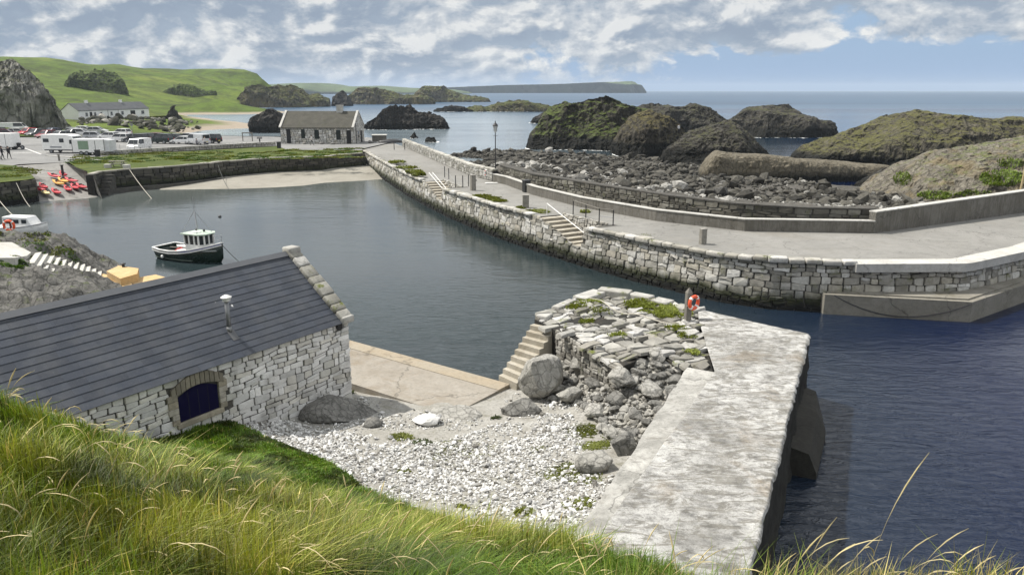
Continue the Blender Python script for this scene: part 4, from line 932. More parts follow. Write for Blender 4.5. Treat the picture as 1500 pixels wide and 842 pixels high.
hx = np.concatenate([np.arange(-700, -260, 14), np.arange(-260, 20, 3.0)]); hy = np.concatenate([np.arange(158, 330, 2.0), np.arange(330, 960, 6)])
X_, Y_ = np.meshgrid(hx, hy); Zh = HILL(X_, Y_); pr = np.stack([X_, Y_, Zh*0], -1)
amp_ = np.clip((Zh-2)/14, 0, 1); Zh = Zh+fbm(pr*.02, 6, 61)*5.5*amp_+fbm(pr*.09, 5, 62)*(.25+1.4*amp_)*np.clip((Zh+1)/2.5, .15, 1)
gridmesh('green_hill', hx, hy, Zh, M['field'], 'structure', Zh > -1.6)
def ZH(x, y):
    i = int(np.argmin(abs(hx-x))); j = int(np.argmin(abs(hy-y))); return float(Zh[j, i])
# far coast and headland
crag('far_headland', 'x', 'h', [(560, 133), (600, 131), (640, 129), (690, 127), (740, 125), (790, 124), (830, 123), (870, 121), (905, 120), (931, 119), (936, 121), (941, 126), (944, 130), (947, 133)], 134, 1, 500, M['headland'], .05, 260, 50, .35, .5, None, False, 30, Y=3000, kind='structure', facets=6)
crag('far_coast', 'x', 'h', [(300, 126), (400, 124), (440, 122), (475, 122), (490, 126), (520, 127), (560, 126), (600, 129), (640, 130), (690, 133)], 135, 300, 500, M['headland'], .04, 160, 40, .6, .5, None, False, 31, Y=2600, kind='structure', facets=0)
# bank of dark rocks and scrub below the white cottages
n = 700; x = RNG.uniform(-170, -75, n); y = RNG.uniform(196, 262, n); px = 750+FPX*x/(y*CP+(CZ-2)*SP); k = (px > 112) & (px < 290) & (y > 205+ (px-112)*.0); x, y = x[k], y[k]
z = np.array([ZH(a, b) for a, b in zip(x, y)]); k = (z > .2) & (z < 3.6); x, y, z = x[k], y[k], z[k]; n = len(x)
pl = RNG.random(n) < .25
scatter('bank_rocks', np.c_[x, y, z], np.clip(np.exp(RNG.normal(-.25, .5, n)), .3, 2), M['shoreboulder'], np.where(pl[:, None], np.array([[.30, .285, .25]]), np.array([[.055, .055, .035]]))*RNG.uniform(.6, 1.3, (n, 1)), 6, 2, .65, 9)
# ================================================================== car park, slipway, back of the harbour
sheet('car_park', [P(-320, 255, 2.5), P(0, 246, 2.5), P(28, 241, 2.5), P(95, 238, 2.5), P(155, 229, 2.5), P(300, 219, 2.5), P(407, 214, 2.5), P(410, 222, 2.5), P(530, 222, 2.4), P(531, 219, 2.4), P(575, 209, 2.4), (-22.5, 150, 2.4), (-30, 158, 2.4), (-42, 154, 2.4), (-50, 160, 2.4), (-70, 165, 2.4), (-110, 172, 2.5), (-150, 182, 2.5), (-260, 185, 2.5)], 2.52, M['asphalt'])
sheet('car_park_base', [P(-320, 252, 2.5), P(95, 238, 2.5), P(410, 214, 2.5), P(575, 209, 2.4), (-24, 152, 2.4), (-30, 160, 2.4), (-42, 157, 2.4), (-50, 163, 2.4), (-70, 168, 2.4), (-110, 175, 2.5), (-150, 185, 2.5), (-260, 190, 2.5)], 2.40, M['mortar_dark'], h=3.2)
# sloping slipway
sl_ = [P(22, 243, 2.5), P(96, 238, 2.5), P(122, 262, 1.2), P(150, 297, -.35), P(52, 304, -.35), P(47, 270, 1.2)]
MBs = MB(); MBs.add(sl_, [[0, 5, 2, 1], [5, 4, 3, 2]]); o = fixn(MBs.build('slipway', M['slip'])); o['kind'] = 'structure'
# harbour back wall (dark) and turf above it
BWt = [P(136, 256, 2.5), P(150, 252, 2.5), P(200, 248, 2.5), P(250, 245, 2.5), P(330, 237, 2.5), P(400, 232, 2.5), P(470, 230, 2.5), P(535, 225, 2.45)]
pb = Path(BWt, 1); 
if pb.nrm(np.array([10.]))[0][1] > 0: pb.side = -1
bk = thing('back_quay_wall', 'dark stone quay wall with pale top stones along the back of the harbour', 'sea wall')
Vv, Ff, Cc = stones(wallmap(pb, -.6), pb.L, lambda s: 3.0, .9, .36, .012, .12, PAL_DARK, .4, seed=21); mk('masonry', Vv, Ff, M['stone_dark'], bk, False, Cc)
V, F = strip(pb, [(0, -1), (0, 2.42), (-.8, 2.42), (-.8, -1)]); fixn(mk('wall_core', V, F, M['mortar_dark'], bk))
cb = MB(); s = 0
while s < pb.L-.6:
    L = rg.uniform(.8, 2.2); p_ = pb.at(np.array([s+L/2]))[0]; n2 = pb.nrm(np.array([s+L/2]))[0]; cb.col = rg.choice([(.36, .345, .3), (.28, .27, .23), (.42, .40, .35), (.2, .195, .165)])
    cb.box((p_[0]-n2[0]*.25, p_[1]-n2[1]*.25, 2.5+rg.uniform(-.04, .06)), (L*.97, .75, .2), math.atan2(n2[0], -n2[1]), bev=.05); s += L
cb.build('top_stones', M['stone_dry'], bk, True)
lp = [tuple(x) for x in pb.at(np.linspace(3, pb.L*.45, 12))]; fixn(MB().prism([(x, y) for x, y in lp]+[(x+pb.nrm(np.array([9.]))[0][0]*1.3, y+pb.nrm(np.array([9.]))[0][1]*1.3) for x, y in lp[::-1]], -1, .45).build('low_ledge', M['mortar'], bk))
stp = MB()
for k in range(6):
    a = np.array(pb.at(np.array([.5+k*.45]))[0]); b = np.array(pb.at(np.array([.95+k*.45]))[0]); n2 = pb.nrm(np.array([1.]))[0]; stp.prism([tuple(a+n2*.1), tuple(b+n2*.1), tuple(b+n2*1.2), tuple(a+n2*1.2)], -.5, .35+k*.36)
fixn(stp.build('stair_flight', M['mortar'], bk))
turf = [tuple(x) for x in pb.off(-.55, 1.5)]
TURF = [(x, y, 2.56) for x, y in turf]+[P(530, 221, 2.5), P(420, 220, 2.5), P(407, 215, 2.5), P(300, 221, 2.5), P(160, 229, 2.5), P(100, 238, 2.5), P(112, 246, 2.5), P(128, 252, 2.5)]
TURF = [(p[0], p[1], 2.57) for p in TURF]; sheet('turf_strip', TURF, None, M['quayturf'])
cs = MB(); cs.add([P(96, 238.5, 2.5), P(112, 246, 2.5), P(136, 256, 2.5), P(150, 292, 0), P(122, 262, 1.2)], [[0, 4, 2, 1], [4, 3, 2]]); o = fixn(cs.build('cobbled_bank', M['bankrock'])); o['kind'] = 'structure'
# left grass bank with stone front
LB = [P(-260, 262, 2.5), P(0, 268, 2.5), P(40, 264, 2.5), P(51, 262, 2.5)]; plb = Path(LB+[P(30, 241, 2.5)], 1)
if plb.nrm(np.array([5.]))[0][1] > 0: plb.side = -1
lw = thing('left_quay_wall', 'dark stone quay wall under the grass bank left of the slipway', 'sea wall')
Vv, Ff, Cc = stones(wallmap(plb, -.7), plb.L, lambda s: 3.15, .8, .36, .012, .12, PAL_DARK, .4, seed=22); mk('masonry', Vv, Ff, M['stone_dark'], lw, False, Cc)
V, F = strip(plb, [(0, -1), (0, 2.42), (-.8, 2.42), (-.8, -1)]); fixn(mk('wall_core', V, F, M['mortar_dark'], lw))
sheet('bank_turf', [(p[0], p[1], 2.55) for p in LB]+[P(45, 254, 2.7)[:2]+(2.65,), P(24, 243, 2.6)[:2]+(2.6,), P(0, 241, 2.6)[:2]+(2.6,), P(-260, 244, 2.6)[:2]+(2.6,)], None, M['quayturf'])
# beach inside the harbour
BS = [P(230, 281, -.12), P(300, 281, -.12), P(400, 279, -.12), P(480, 276, -.12), P(540, 272, -.12), P(580, 266, -.12), P(572, 250, .4), P(548, 238, .7), P(470, 246, .75), P(400, 252, .55), P(330, 259, .5), P(240, 272, .25)]
sheet('sand_beach', BS, None, M['sand'])
#@@PART4
# ================================================================== boathouse
def hw(x, y, o=0.0): v = hit(x, y, HP(0, o, 0), HN); r_ = v-HO; return r_.dot(HE), v.z
bh = thing('boathouse', 'white rubble boathouse with dark slate roof, flue pipe and blue hatch', 'boathouse', HP(0, 0, 0))
def LP(s, o, z): v = HE*s+HN*o; return (v.x, v.y, z)      # local to the boathouse
BL_ = 15.5; HWD = 2.62; ZE = 4.0; ZR = 6.13
pent = [(0, -1), (0, ZE-.05), (-HWD, ZR-.12), (-2*HWD, ZE-.05), (-2*HWD, -1)]
V = [LP(.12, o, z) for o, z in pent]+[LP(BL_, o, z) for o, z in pent]
fixn(mk('wall_core', V, [[0, 1, 2, 3, 4], [9, 8, 7, 6, 5]]+[[i, (i+1) % 5, 5+(i+1) % 5, 5+i] for i in range(5)], M['mortar'], bh))
sL, zB = hw(263, 621); sR, _z = hw(323, 606); _s, zT = hw(322, 556); zT = max(zT, 3.3)
class LPath(Path): pass
pf = Path([LP(0, 0, 0)[:2], LP(BL_, 0, 0)[:2]], 1)
if np.dot(pf.nrm(np.array([1.]))[0], np.array(HN)[:2]) < 0: pf.side = -1
Vv, Ff, Cc = stones(wallmap(pf, -.3), BL_, lambda s: ZE+.25, .40, .21, .005, .035, PAL_WHITE, .5, holes=[(sR-.22, sL+.22, zB+.3-.05, zT+.3+.42)], seed=31)
mk('front_wall', Vv, Ff, M['stone_white'], bh, False, Cc)
pg = Path([LP(.1, .05, 0)[:2], LP(.1, -2*HWD-.05, 0)[:2]], 1)
if np.dot(pg.nrm(np.array([1.]))[0], np.array(-HE)[:2]) < 0: pg.side = -1
Vv, Ff, Cc = stones(wallmap(pg, -.3), pg.L, lambda s: ZE+.25+(ZR-ZE)*(1-abs(s-pg.L/2)/(pg.L/2)), .5, .3, .011, .06, PAL_WHITE, .7, seed=32)
mk('gable_wall', Vv, Ff, M['stone_white'], bh, False, Cc)
# hatch
zm = (zB+zT)/2; M['hatchstone'] = stone_attr('tan_dressed_stone', stain=.4, sc=7, bd=.02)
sh = MB(); a, b = sR+.03, sL-.03; na = 10; top = []
for k in range(na+1):
    f = k/na; top.append((a+(b-a)*f, zT-.10+.20*math.sin(math.pi*f)))
loop = [(a, zB+.05)]+top+[(b, zB+.05)]
loop = [(a, zB+.05), (b, zB+.05)]+top[::-1]
V = [LP(s_, .014, z) for s_, z in loop]+[LP(s_, -.20, z) for s_, z in loop]; n = len(loop)
fixn(mk('shutter', V, [list(range(n)), list(range(n, 2*n))[::-1]]+[[i, (i+1) % n, n+(i+1) % n, n+i] for i in range(n)], M['navy'], bh))
sur = MB(); rg = random.Random(9)
def lbox(mb, s0, s1, z0, z1, o0, o1, bev=.0):
    c = LP((s0+s1)/2, (o0+o1)/2, (z0+z1)/2); mb.box(c, (abs(s1-s0), abs(o1-o0), abs(z1-z0)), math.atan2(HE.y, HE.x), bev=bev)
sur.col = (.3, .27, .21)
for sd, (e0, e1) in ((0, (sR-.27, sR)), (1, (sL, sL+.27))):
    z = zB
    while z < zT+.02:
        h_ = rg.uniform(.14, .22); sur.col = rg.choice([(.38, .34, .26), (.31, .28, .22), (.45, .42, .36)]); k = rg.uniform(-.06, .06)
        lbox(sur, e0-(k if sd == 0 else 0), e1+(k if sd else 0), z+.008, min(z+h_, zT+.06), -.1, .075, .015); z += h_
sur.col = (.40, .36, .28); lbox(sur, sR-.1, sL+.1, zB-.13, zB+.03, -.1, .10, .02)
nv = 11
for k in range(nv):
    f0, f1 = k/nv, (k+1)/nv; sur.col = rg.choice([(.26, .235, .185), (.21, .19, .15), (.30, .27, .21)])
    def ar(f, r_): return (a-.22+(b-a+.44)*f, zT-.10+(.22+r_*.10)*math.sin(math.pi*f)+r_*.28+.02)
    qv = [ar(f0+.006, 0), ar(f1-.006, 0), ar(f1-.006, 1), ar(f0+.006, 1)]
    V = [LP(s_, -.08, z) for s_, z in qv]+[LP(s_, .08, z) for s_, z in qv]; sur.add(V, [[0, 1, 2, 3], [7, 6, 5, 4]]+[[i, (i+1) % 4, 4+(i+1) % 4, 4+i] for i in range(4)])
fixn(sur.build('hatch_surround', M['hatchstone'], bh))
hb2 = MB()
for k in (2, 4, 6): lbox(hb2, sR+.03+(sL-sR-.06)*k/8-.006, sR+.03+(sL-sR-.06)*k/8+.006, zB+.06, zT-.02, .005, .018)
hb2.build('board_joints', M['dark'], bh)
# roof
sd_ = Vector((0, 0, 0)); RL = math.hypot(HWD+.14, ZR-ZE+.11); ang = math.atan2(ZR-ZE+.11, HWD+.14)
rows = 14; rm = MB(); rg = random.Random(12)
for sgn in (0, 1):
    for r_ in range(rows):
        s = .42 if r_ % 2 else .62; d0 = RL*r_/rows; d1 = RL*(r_+1.18)/rows
        cuts = [.38]
        while s < BL_: cuts.append(s); s += .5*rg.uniform(.9, 1.1)
        cuts.append(BL_)
        for c0, c1 in zip(cuts, cuts[1:]):
            k = rg.uniform(.84, 1.16); rm.col = (.034*k, .041*k, .056*k); V = []
            for lift in (0, -.022):
                for dd, ss in ((d0+rg.uniform(-.002, .002), c0+.001), (d0+rg.uniform(-.002, .002), c1-.001), (min(d1, RL+.02), c1-.001), (min(d1, RL+.02), c0+.001)):
                    o_ = .14-dd*math.cos(ang); z = ZE-.08+dd*math.sin(ang); up = (.022 if dd < d0+.05 else .006)+lift
                    if sgn: o_ = -2*HWD-o_
                    V.append(LP(ss, o_+(math.sin(ang)*up if not sgn else -math.sin(ang)*up), z+up*math.cos(ang)))
            rm.add(V, [[0, 1, 2, 3], [7, 6, 5, 4]]+[[i, (i+1) % 4, 4+(i+1) % 4, 4+i] for i in range(4)])
fixn(rm.build('roof', M['slate'], bh))
rg2 = MB(); V = []
for s_ in (.4, BL_):
    for o_, z in ((.17, -.10), (0, .05), (-.17, -.10), (-.12, -.10), (0, .0), (.12, -.10)): V.append(LP(s_, -HWD+o_, ZR+.06+z))
rg2.add(V, [[i, (i+1) % 6, 6+(i+1) % 6, 6+i] for i in range(6)]); fixn(rg2.build('ridge_cap', paint('ridge_grey', (.10, .105, .115), .6), bh))
# gable coping of rough stones
gc = MB(); rg = random.Random(4)
for sgn in (0, 1):
    dd = 0
    while dd < RL-.05:
        L = min(rg.uniform(.3, .6), RL-dd); gc.col = rg.choice([(.40, .39, .35), (.50, .49, .46), (.33, .32, .28), (.55, .54, .52)]); m_ = dd+L/2
        o_ = .10-m_*math.cos(ang); z = ZE-.08+m_*math.sin(ang)+.12
        if sgn: o_ = -2*HWD-o_
        xa = Vector(HE); ya = (Vector(HN)*(-1 if not sgn else 1)*math.cos(ang)+Vector((0, 0, math.sin(ang)))); za = xa.cross(ya).normalized()
        if za.z < 0: za = -za
        Mx = Matrix((xa, ya, za)).transposed()
        gc.box(LP(.16, o_, z-.02+rg.uniform(-.02, .03)), (rg.uniform(.48, .58), L*.97, rg.uniform(.18, .26)), M=Mx, bev=.045); dd += L
gc.col = (.46, .45, .42); lbox(gc, -.12, .42, ZE-.12, ZE+.14, -.25, .22, .05); lbox(gc, -.1, .4, ZR-.02, ZR+.24, -HWD-.25, -HWD+.25, .06)
gc.build('gable_coping', M['pavestone'], bh, True)
hv = hw(497, 478, .06); hl = MB(); qx = Vector(LP(hv[0]+.02, .10, hv[1])); hl.lathe([(.14, -.03), (.14, .02), (.10, .03)], 14, qx, M=Matrix((HE, Vector((0, 0, 1)), HN)).transposed()); hl.build('vent_hole', M['dark'], bh)
# flue
rp0 = Vector(HP(3, .14, ZE-.08)); rn = (HN*math.sin(ang)+Vector((0, 0, math.cos(ang)))).normalized(); fb = hit(336, 484, rp0, rn); fbl = fb-HO
fl = MB().tube([fbl-Vector((0, 0, .15)), fbl+Vector((0, 0, 1.0))], .07, 14).tube([fbl+Vector((0, 0, -.06)), fbl+Vector((0, 0, .13))], .10, 14, r2=.075).build('flue_pipe', M['chrome'], bh, True)
MB().tube([fbl+Vector((0, 0, .98)), fbl+Vector((0, 0, 1.08))], .125, 16).lathe([(.17, 1.08), (.17, 1.11), (.06, 1.17)], 16, fbl).build('flue_cap', paint('pale_metal', (.62, .62, .6), .4, .3), fl)
MB().box(fbl+Vector(HN)*.18-Vector((0, 0, .12)), (.24, .40, .012), M=Matrix((HE, Vector(HN)*math.cos(ang)-Vector((0, 0, math.sin(ang))), rn)).transposed()).build('flashing', paint('lead_grey', (.08, .082, .086), .5), bh)
# ================================================================== gabled cottages farther off
def gabled(root, a, b, w, h, rh, wm, rm_, over=.2, seed=1, pal=None, cop=None):
    """local frame: x along the front from a to b, y backwards"""
    a = Vector(a); b = Vector(b); L = (b-a).length; root.location = a; root.rotation_euler = (0, 0, math.atan2(b.y-a.y, b.x-a.x))
    pt_ = [(0, -1), (0, h), (w/2, h+rh), (w, h), (w, -1)]
    V = [(0, y, z) for y, z in pt_]+[(L, y, z) for y, z in pt_]
    fixn(mk('wall', V, [[0, 1, 2, 3, 4], [9, 8, 7, 6, 5]]+[[i, (i+1) % 5, 5+(i+1) % 5, 5+i] for i in (0, 3, 4)], wm if not pal else M['mortar'], root))
    if pal:
        pp = Path([(0, 0), (L, 0)], 1)
        Vv, Ff, Cc = stones(wallmap(pp, 0), L, lambda s: h, .5, .3, .02, .06, pal, .6, seed=seed); mk('front_masonry', Vv, Ff, M['stone_dry'], root, False, Cc)
        pp = Path([(L, 0), (L, w)], 1)
        Vv, Ff, Cc = stones(wallmap(pp, 0), w, lambda s: h+rh*(1-abs(s-w/2)/(w/2))-.02, .5, .3, .02, .06, pal, .6, seed=seed+1); mk('gable_masonry', Vv, Ff, M['stone_dry'], root, False, Cc)
    sl = rh/(w/2); V = []; th = .10
    x0, x1 = (-.15, L+.15) if not cop else (.02, L-.02)
    for x in (x0, x1):
        for y, z in ((-over, h-over*sl), (w/2, h+rh), (w+over, h-over*sl)): V += [(x, y, z+.01), (x, y, z+th+.01)]
    fixn(mk('roof', V, [[0, 1, 3, 2], [2, 3, 5, 4], [6, 8, 9, 7], [8, 10, 11, 9], [0, 2, 8, 6], [2, 4, 10, 8], [1, 7, 9, 3], [3, 9, 11, 5], [0, 6, 7, 1], [4, 5, 11, 10]], rm_, root))
    if cop:
        for x in (-.12, L-.25):
            c_ = MB()
            for y0, y1, z0, z1 in ((-over-.05, w/2, h-over*sl, h+rh), (w+over+.05, w/2, h-over*sl, h+rh)): c_.beam((x+.18, y0, z0+.16), (x+.18, y1, z1+.16), .40, .2)
            fixn(c_.build('gable_coping', cop, root))
    return L
def opening(root, x, y, z, w, h, nm, m, face='y', dep=.08, frame=None):
    d_ = (w, dep, h) if face == 'y' else (dep, w, h)
    f = MB().box((x, y, z+h/2), d_).build(nm, m, root)
    if frame:
        fr = MB()
        for dx, dz, ww, hh in ((0, h/2-.03, w, .06), (0, -h/2+.03, w, .06), (-w/2+.03, 0, .06, h), (w/2-.03, 0, .06, h), (0, 0, w, .05)): fr.box((x+dx, y-.06, z+h/2+dz), (ww, .05, hh))
        fr.build('frame', frame, f)
    return f
M['mossroof'] = concrete('mossy_slate', (.06, .058, .048), (.095, .09, .074), .9, stains=(.06, .062, .035), st=.7, bd=.05, cracks=False)
M['slatefar'] = concrete('grey_slate', (.085, .09, .098), (.12, .125, .13), .6, stains=(.06, .06, .06), st=.5, bd=.03, cracks=False)
sc_ = thing('stone_cottage', 'grey stone cottage with mossy slate roof standing at the root of the pier', 'cottage')
ca, cb_ = P(412, 210.5, 2.52), P(519, 211, 2.52)
L = gabled(sc_, ca, cb_, 7.2, 2.95, 2.65, M['mortar'], M['mossroof'], .25, 51, PAL_COTT, M['coping'])
def cx_(px): return (px-412)/(519-412)*L
for x0, x1, zt, zb, nm in ((421, 427, 2.6, .1, 'door'), (442.5, 448, 2.55, .95, 'window'), (462, 468.5, 2.5, .85, 'window'), (493.5, 500, 2.45, .75, 'window'), (508.5, 515, 2.4, .1, 'door')):
    opening(sc_, cx_((x0+x1)/2), -.06, zb, cx_(x1)-cx_(x0), zt-zb, nm, M['dark'] if nm == 'door' else M['glass'])
opening(sc_, L+.06, 4.9, .05, 1.1, 2.1, 'door', M['dark'], 'x'); opening(sc_, L+.06, 3.0, 1.0, .7, 1.1, 'window', M['glass'], 'x')
ch = MB().box((cx_(492.5), 3.6, 6.0), (1.1, .8, 1.3)).box((cx_(492.5), 3.6, 6.7), (1.25, .95, .18)); ch.build('chimney', M['coping'], sc_)
MB().tube([(L+.12, 1.2, .0), (L+.12, 1.2, 3.6)], .06).build('drain_pipe', M['iron'], sc_)
wc = thing('white_cottages', 'long low whitewashed terrace with grey slate roof under the green hill', 'cottage')
wa, wb = P(116, 175.5, 3.3), P(219, 170, 3.4); wa = (wa[0], wa[1], 3.2); wb = (wb[0], wb[1], 3.2)
L = gabled(wc, wa, wb, 6.0, 2.75, 2.1, M['whitewash'], M['slatefar'], .2, 61)
for px, ww, nm in ((126.5, .9, 'window'), (132.5, .95, 'door'), (138, .9, 'window'), (146.5, .9, 'window'), (161, .9, 'window'), (177, 1.2, 'window'), (193, 2.2, 'door'), (208.5, 1.5, 'window')):
    x = (px-116)/(219-116)*L; opening(wc, x, -.03, .1 if nm == 'door' else .95, ww, 2.1 if nm == 'door' else 1.15, nm, M['dark'] if nm == 'door' else M['glass'], frame=M['white'] if nm == 'window' else None)
for px in (139, 188): MB().box(((px-116)/(219-116)*L, 3.0, 5.15), (.9, .6, .9)).box(((px-116)/(219-116)*L, 3.0, 5.65), (1.0, .7, .12)).build('chimney', M['whitewash'], wc)
for px in (156, 171): MB().tube([((px-116)/(219-116)*L, -.05, 0), ((px-116)/(219-116)*L, -.05, 2.7)], .05, 6).build('drain_pipe', M['iron'], wc)
sheet('cottage_terrace', [wa[:2], wb[:2], (wb[0]+2, wb[1]+12), (wa[0]-3, wa[1]+12), (wa[0]-3, wa[1]-1)], 3.22, M['turf'], h=2.5)
# ================================================================== grass
def blades(name, pos, hgt, wid, bend, col, tip, m, label=None, cat=None, lean=None):
    n = len(pos); a = RNG.uniform(0, 6.283, n); d_ = np.stack([np.cos(a), np.sin(a)], -1)*RNG.uniform(.2, 1, (n, 1)); q3 = np.c_[pos[:, 0], pos[:, 1], pos[:, 0]*0]; d_ = d_+np.stack([.18+fbm(q3*.9, 3, 77)*1.5, -.1+fbm(q3*.9, 3, 78)*1.5], -1); side_ = np.stack([-d_[:, 1], d_[:, 0]], -1); side_ /= np.linalg.norm(side_, axis=1, keepdims=True)+1e-6
    V = np.zeros((n, 7, 3)); CC = np.zeros((n, 7, 3)); lv = [0, .38, .72]
    for k, t in enumerate(lv+[1.0]):
        off = d_*(bend*hgt*t*t)[:, None]; z = hgt*(t-.35*np.minimum(bend, 1.6)*t*t); w_ = wid*(1-.55*t) if k < 3 else 0
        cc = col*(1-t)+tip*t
        if k == 0: cc = cc*.7  # roots darkened: shade deep in the grass put into blade colour
        c3 = np.c_[pos[:, 0]+off[:, 0], pos[:, 1]+off[:, 1], pos[:, 2]+z]
        if k < 3:
            for j, sg in ((0, -1), (1, 1)): V[:, 2*k+j] = c3; V[:, 2*k+j, :2] += side_*(w_*sg)[:, None]; CC[:, 2*k+j] = cc
        else: V[:, 6] = c3; CC[:, 6] = cc
    b = (np.arange(n)*7)[:, None]
    Q = np.concatenate([b+np.array([[0, 1, 3, 2]]), b+np.array([[2, 3, 5, 4]])]); T_ = b+np.array([[4, 5, 6]])
    o = mk(name, V.reshape(-1, 3), [Q, T_], m, None, True, CC.reshape(-1, 3)); return tag(o, label, cat, None, 'stuff')
def samp(n, xr, yr): return RNG.uniform(*xr, n), RNG.uniform(*yr, n)
GX = []; GY = []
for n, xr, yr in ((95000, (-6, 6), (2.2, 8)), (120000, (-13, 5), (7, 14)), (80000, (-16, 2.5), (13, 22.5)), (75000, (-9.5, -.5), (14, 22)), (12000, (-2, 5.5), (2.0, 6.5))):
    x, y = samp(n, xr, yr); GX.append(x); GY.append(y)
x = np.concatenate(GX); y = np.concatenate(GY); k = inpoly(x, y, GRASSB); x, y = x[k], y[k]; z = ZN(x, y)
dist = np.sqrt(x*x+y*y+(CZ-z)**2); zc = y*CP+(CZ-z)*SP; pxx = 750+FPX*x/np.maximum(.3, zc); k = (pxx > -260) & (pxx < 1760) & (dist > 2.6) & (z > .4); x, y, z, dist, pxx = x[k], y[k], z[k], dist[k], pxx[k]
n = len(x); pt3 = np.c_[x, y, z*0]
pa = fbm(pt3*.45, 4, 71); pb_ = fbm(pt3*1.7, 4, 72); bench = 1/(1+np.exp(-(y-16.2+np.clip((-4-x)*.0, 0, 9))*1.6)); bench = np.where(z < 3.4, bench, 0)
hgt = (.44+.22*pa+.26*pb_)*RNG.uniform(.5, 1.25, n)*(1-.68*bench); hgt = np.clip(hgt, .06, 1.0)
dry = np.clip(.18+1.2*pa+.9*pb_+.16*RNG.normal(size=n), 0, 1)*(1-.75*bench); rightdry = np.clip((x-1.0)/.7, 0, 1)*np.clip((7-y)/1.5, 0, 1); dry = np.maximum(dry, rightdry*RNG.uniform(.5, 1, n))
gA = np.array([.055, .108, .010]); gB = np.array([.150, .162, .023]); gS = np.array([.36, .30, .12]); gD = np.array([.07, .128, .016])
col = gA*(1-dry[:, None])+gB*dry[:, None]; col = col*(1-.6*bench[:, None])+gD*.6*bench[:, None]; st_ = RNG.random(n) < +.03+.10*dry+.45*rightdry; col[st_] = gS*RNG.uniform(.6, 1.2, (st_.sum(), 1)); col *= RNG.uniform(.5, 1.4, (n, 1))*np.clip(.95+1.5*pb_+.9*fbm(pt3*4, 3, 75), .30, 1.55)[:, None]
wid = np.maximum(.0026, .00052*dist)*np.where(RNG.random(n) < .12, RNG.uniform(1.4, 2.2, n), RNG.uniform(.6, 1.2, n))
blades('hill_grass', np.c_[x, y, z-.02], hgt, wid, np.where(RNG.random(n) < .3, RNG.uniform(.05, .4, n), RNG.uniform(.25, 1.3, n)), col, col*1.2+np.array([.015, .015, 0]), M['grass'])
# seed heads on long stalks
def stalks(name, P0, hgt, bend, ang_, m, thick, col):
    V = []; F = []; CC = []
    for p0, h_, b_, a_ in zip(P0, hgt, bend, ang_):
        pts = []; N_ = 9
        dx, dy = math.cos(a_), math.sin(a_); th = .1; c = Vector(p0)
        for k in range(N_):
            pts.append(c.copy()); st = h_/N_; th += b_/N_*(1.0 if k < 5 else 2.2); c = c+Vector((dx*math.sin(th), dy*math.sin(th), math.cos(th)))*st
        pts.append(c.copy()); dd = (Vector(p0)-Vector((0, 0, CZ))).length; r0 = max(.0013, .00032*dd)*thick; b0 = len(V)
        cs = col*random.uniform(.7, 1.15)
        for k, p in enumerate(pts):
            f = k/(len(pts)-1); head = 1 if f > .66 else 0; r_ = r0*(1-.3*f) if not head else r0*(2.9*math.sin(math.pi*min(1, max(0.04, (f-.6)/.42)))+.35)
            for j in range(4): t = j*math.pi/2; V.append((p.x+r_*math.cos(t), p.y+r_*math.sin(t), p.z+(r_*.3 if j % 2 else 0))); CC.append(cs*(1.1 if head else .75))
        for k in range(len(pts)-1):
            for j in range(4): F.append([b0+k*4+j, b0+k*4+(j+1) % 4, b0+k*4+4+(j+1) % 4, b0+k*4+4+j])
    o = mk(name, V, F, m, None, True, np.array(CC)); return tag(o, None, None, None, 'stuff')
p0 = []; hh = []; bb = []; aa = []
for k in range(1100):
    xx = random.uniform(-13, 4.5); yy = random.uniform(3.6, 14.5)
    if not inpoly(np.array([xx]), np.array([yy]), GRASSB)[0]: continue
    if random.random() > (1.0 if yy < 8 else .7): continue
    p0.append((xx, yy, float(ZN(xx, yy)))); hh.append(random.uniform(.45, .85)); bb.append(random.uniform(.3, 1.9)); aa.append(random.uniform(-1.1, .8) if random.random() < .75 else random.uniform(0, 6.28))
for px, py, Y, h_, b_ in ((1263, 838, 4.6, 1.05, .45), (1150, 842, 4.7, .55, .5), (1190, 842, 4.6, .5, .6), (1225, 842, 4.6, .55, .7), (1290, 842, 4.5, .6, .7), (1330, 842, 4.4, .62, .75), (1370, 842, 4.3, .5, .9), (1400, 842, 4.3, .45, 1.0), (1440, 842, 4.2, .4, 1.1), (1120, 842, 4.8, .45, .5), (1170, 842, 4.7, .62, .4), (1310, 842, 4.5, .38, .9), (1350, 842, 4.4, .4, 1.0), (1240, 842, 4.5, .42, .8), (1205, 842, 4.5, .36, .8), (1420, 842, 4.25, .3, .9)):
    c_ = PY(px, py, Y); p0.append((c_[0], c_[1], float(ZN(c_[0], c_[1])))); hh.append(h_*1.2); bb.append(b_*.8); aa.append(random.uniform(-.4, .3))
stalks('seed_heads', p0, hh, bb, aa, M['grass'], 1.0, np.array([.55, .47, .26]))
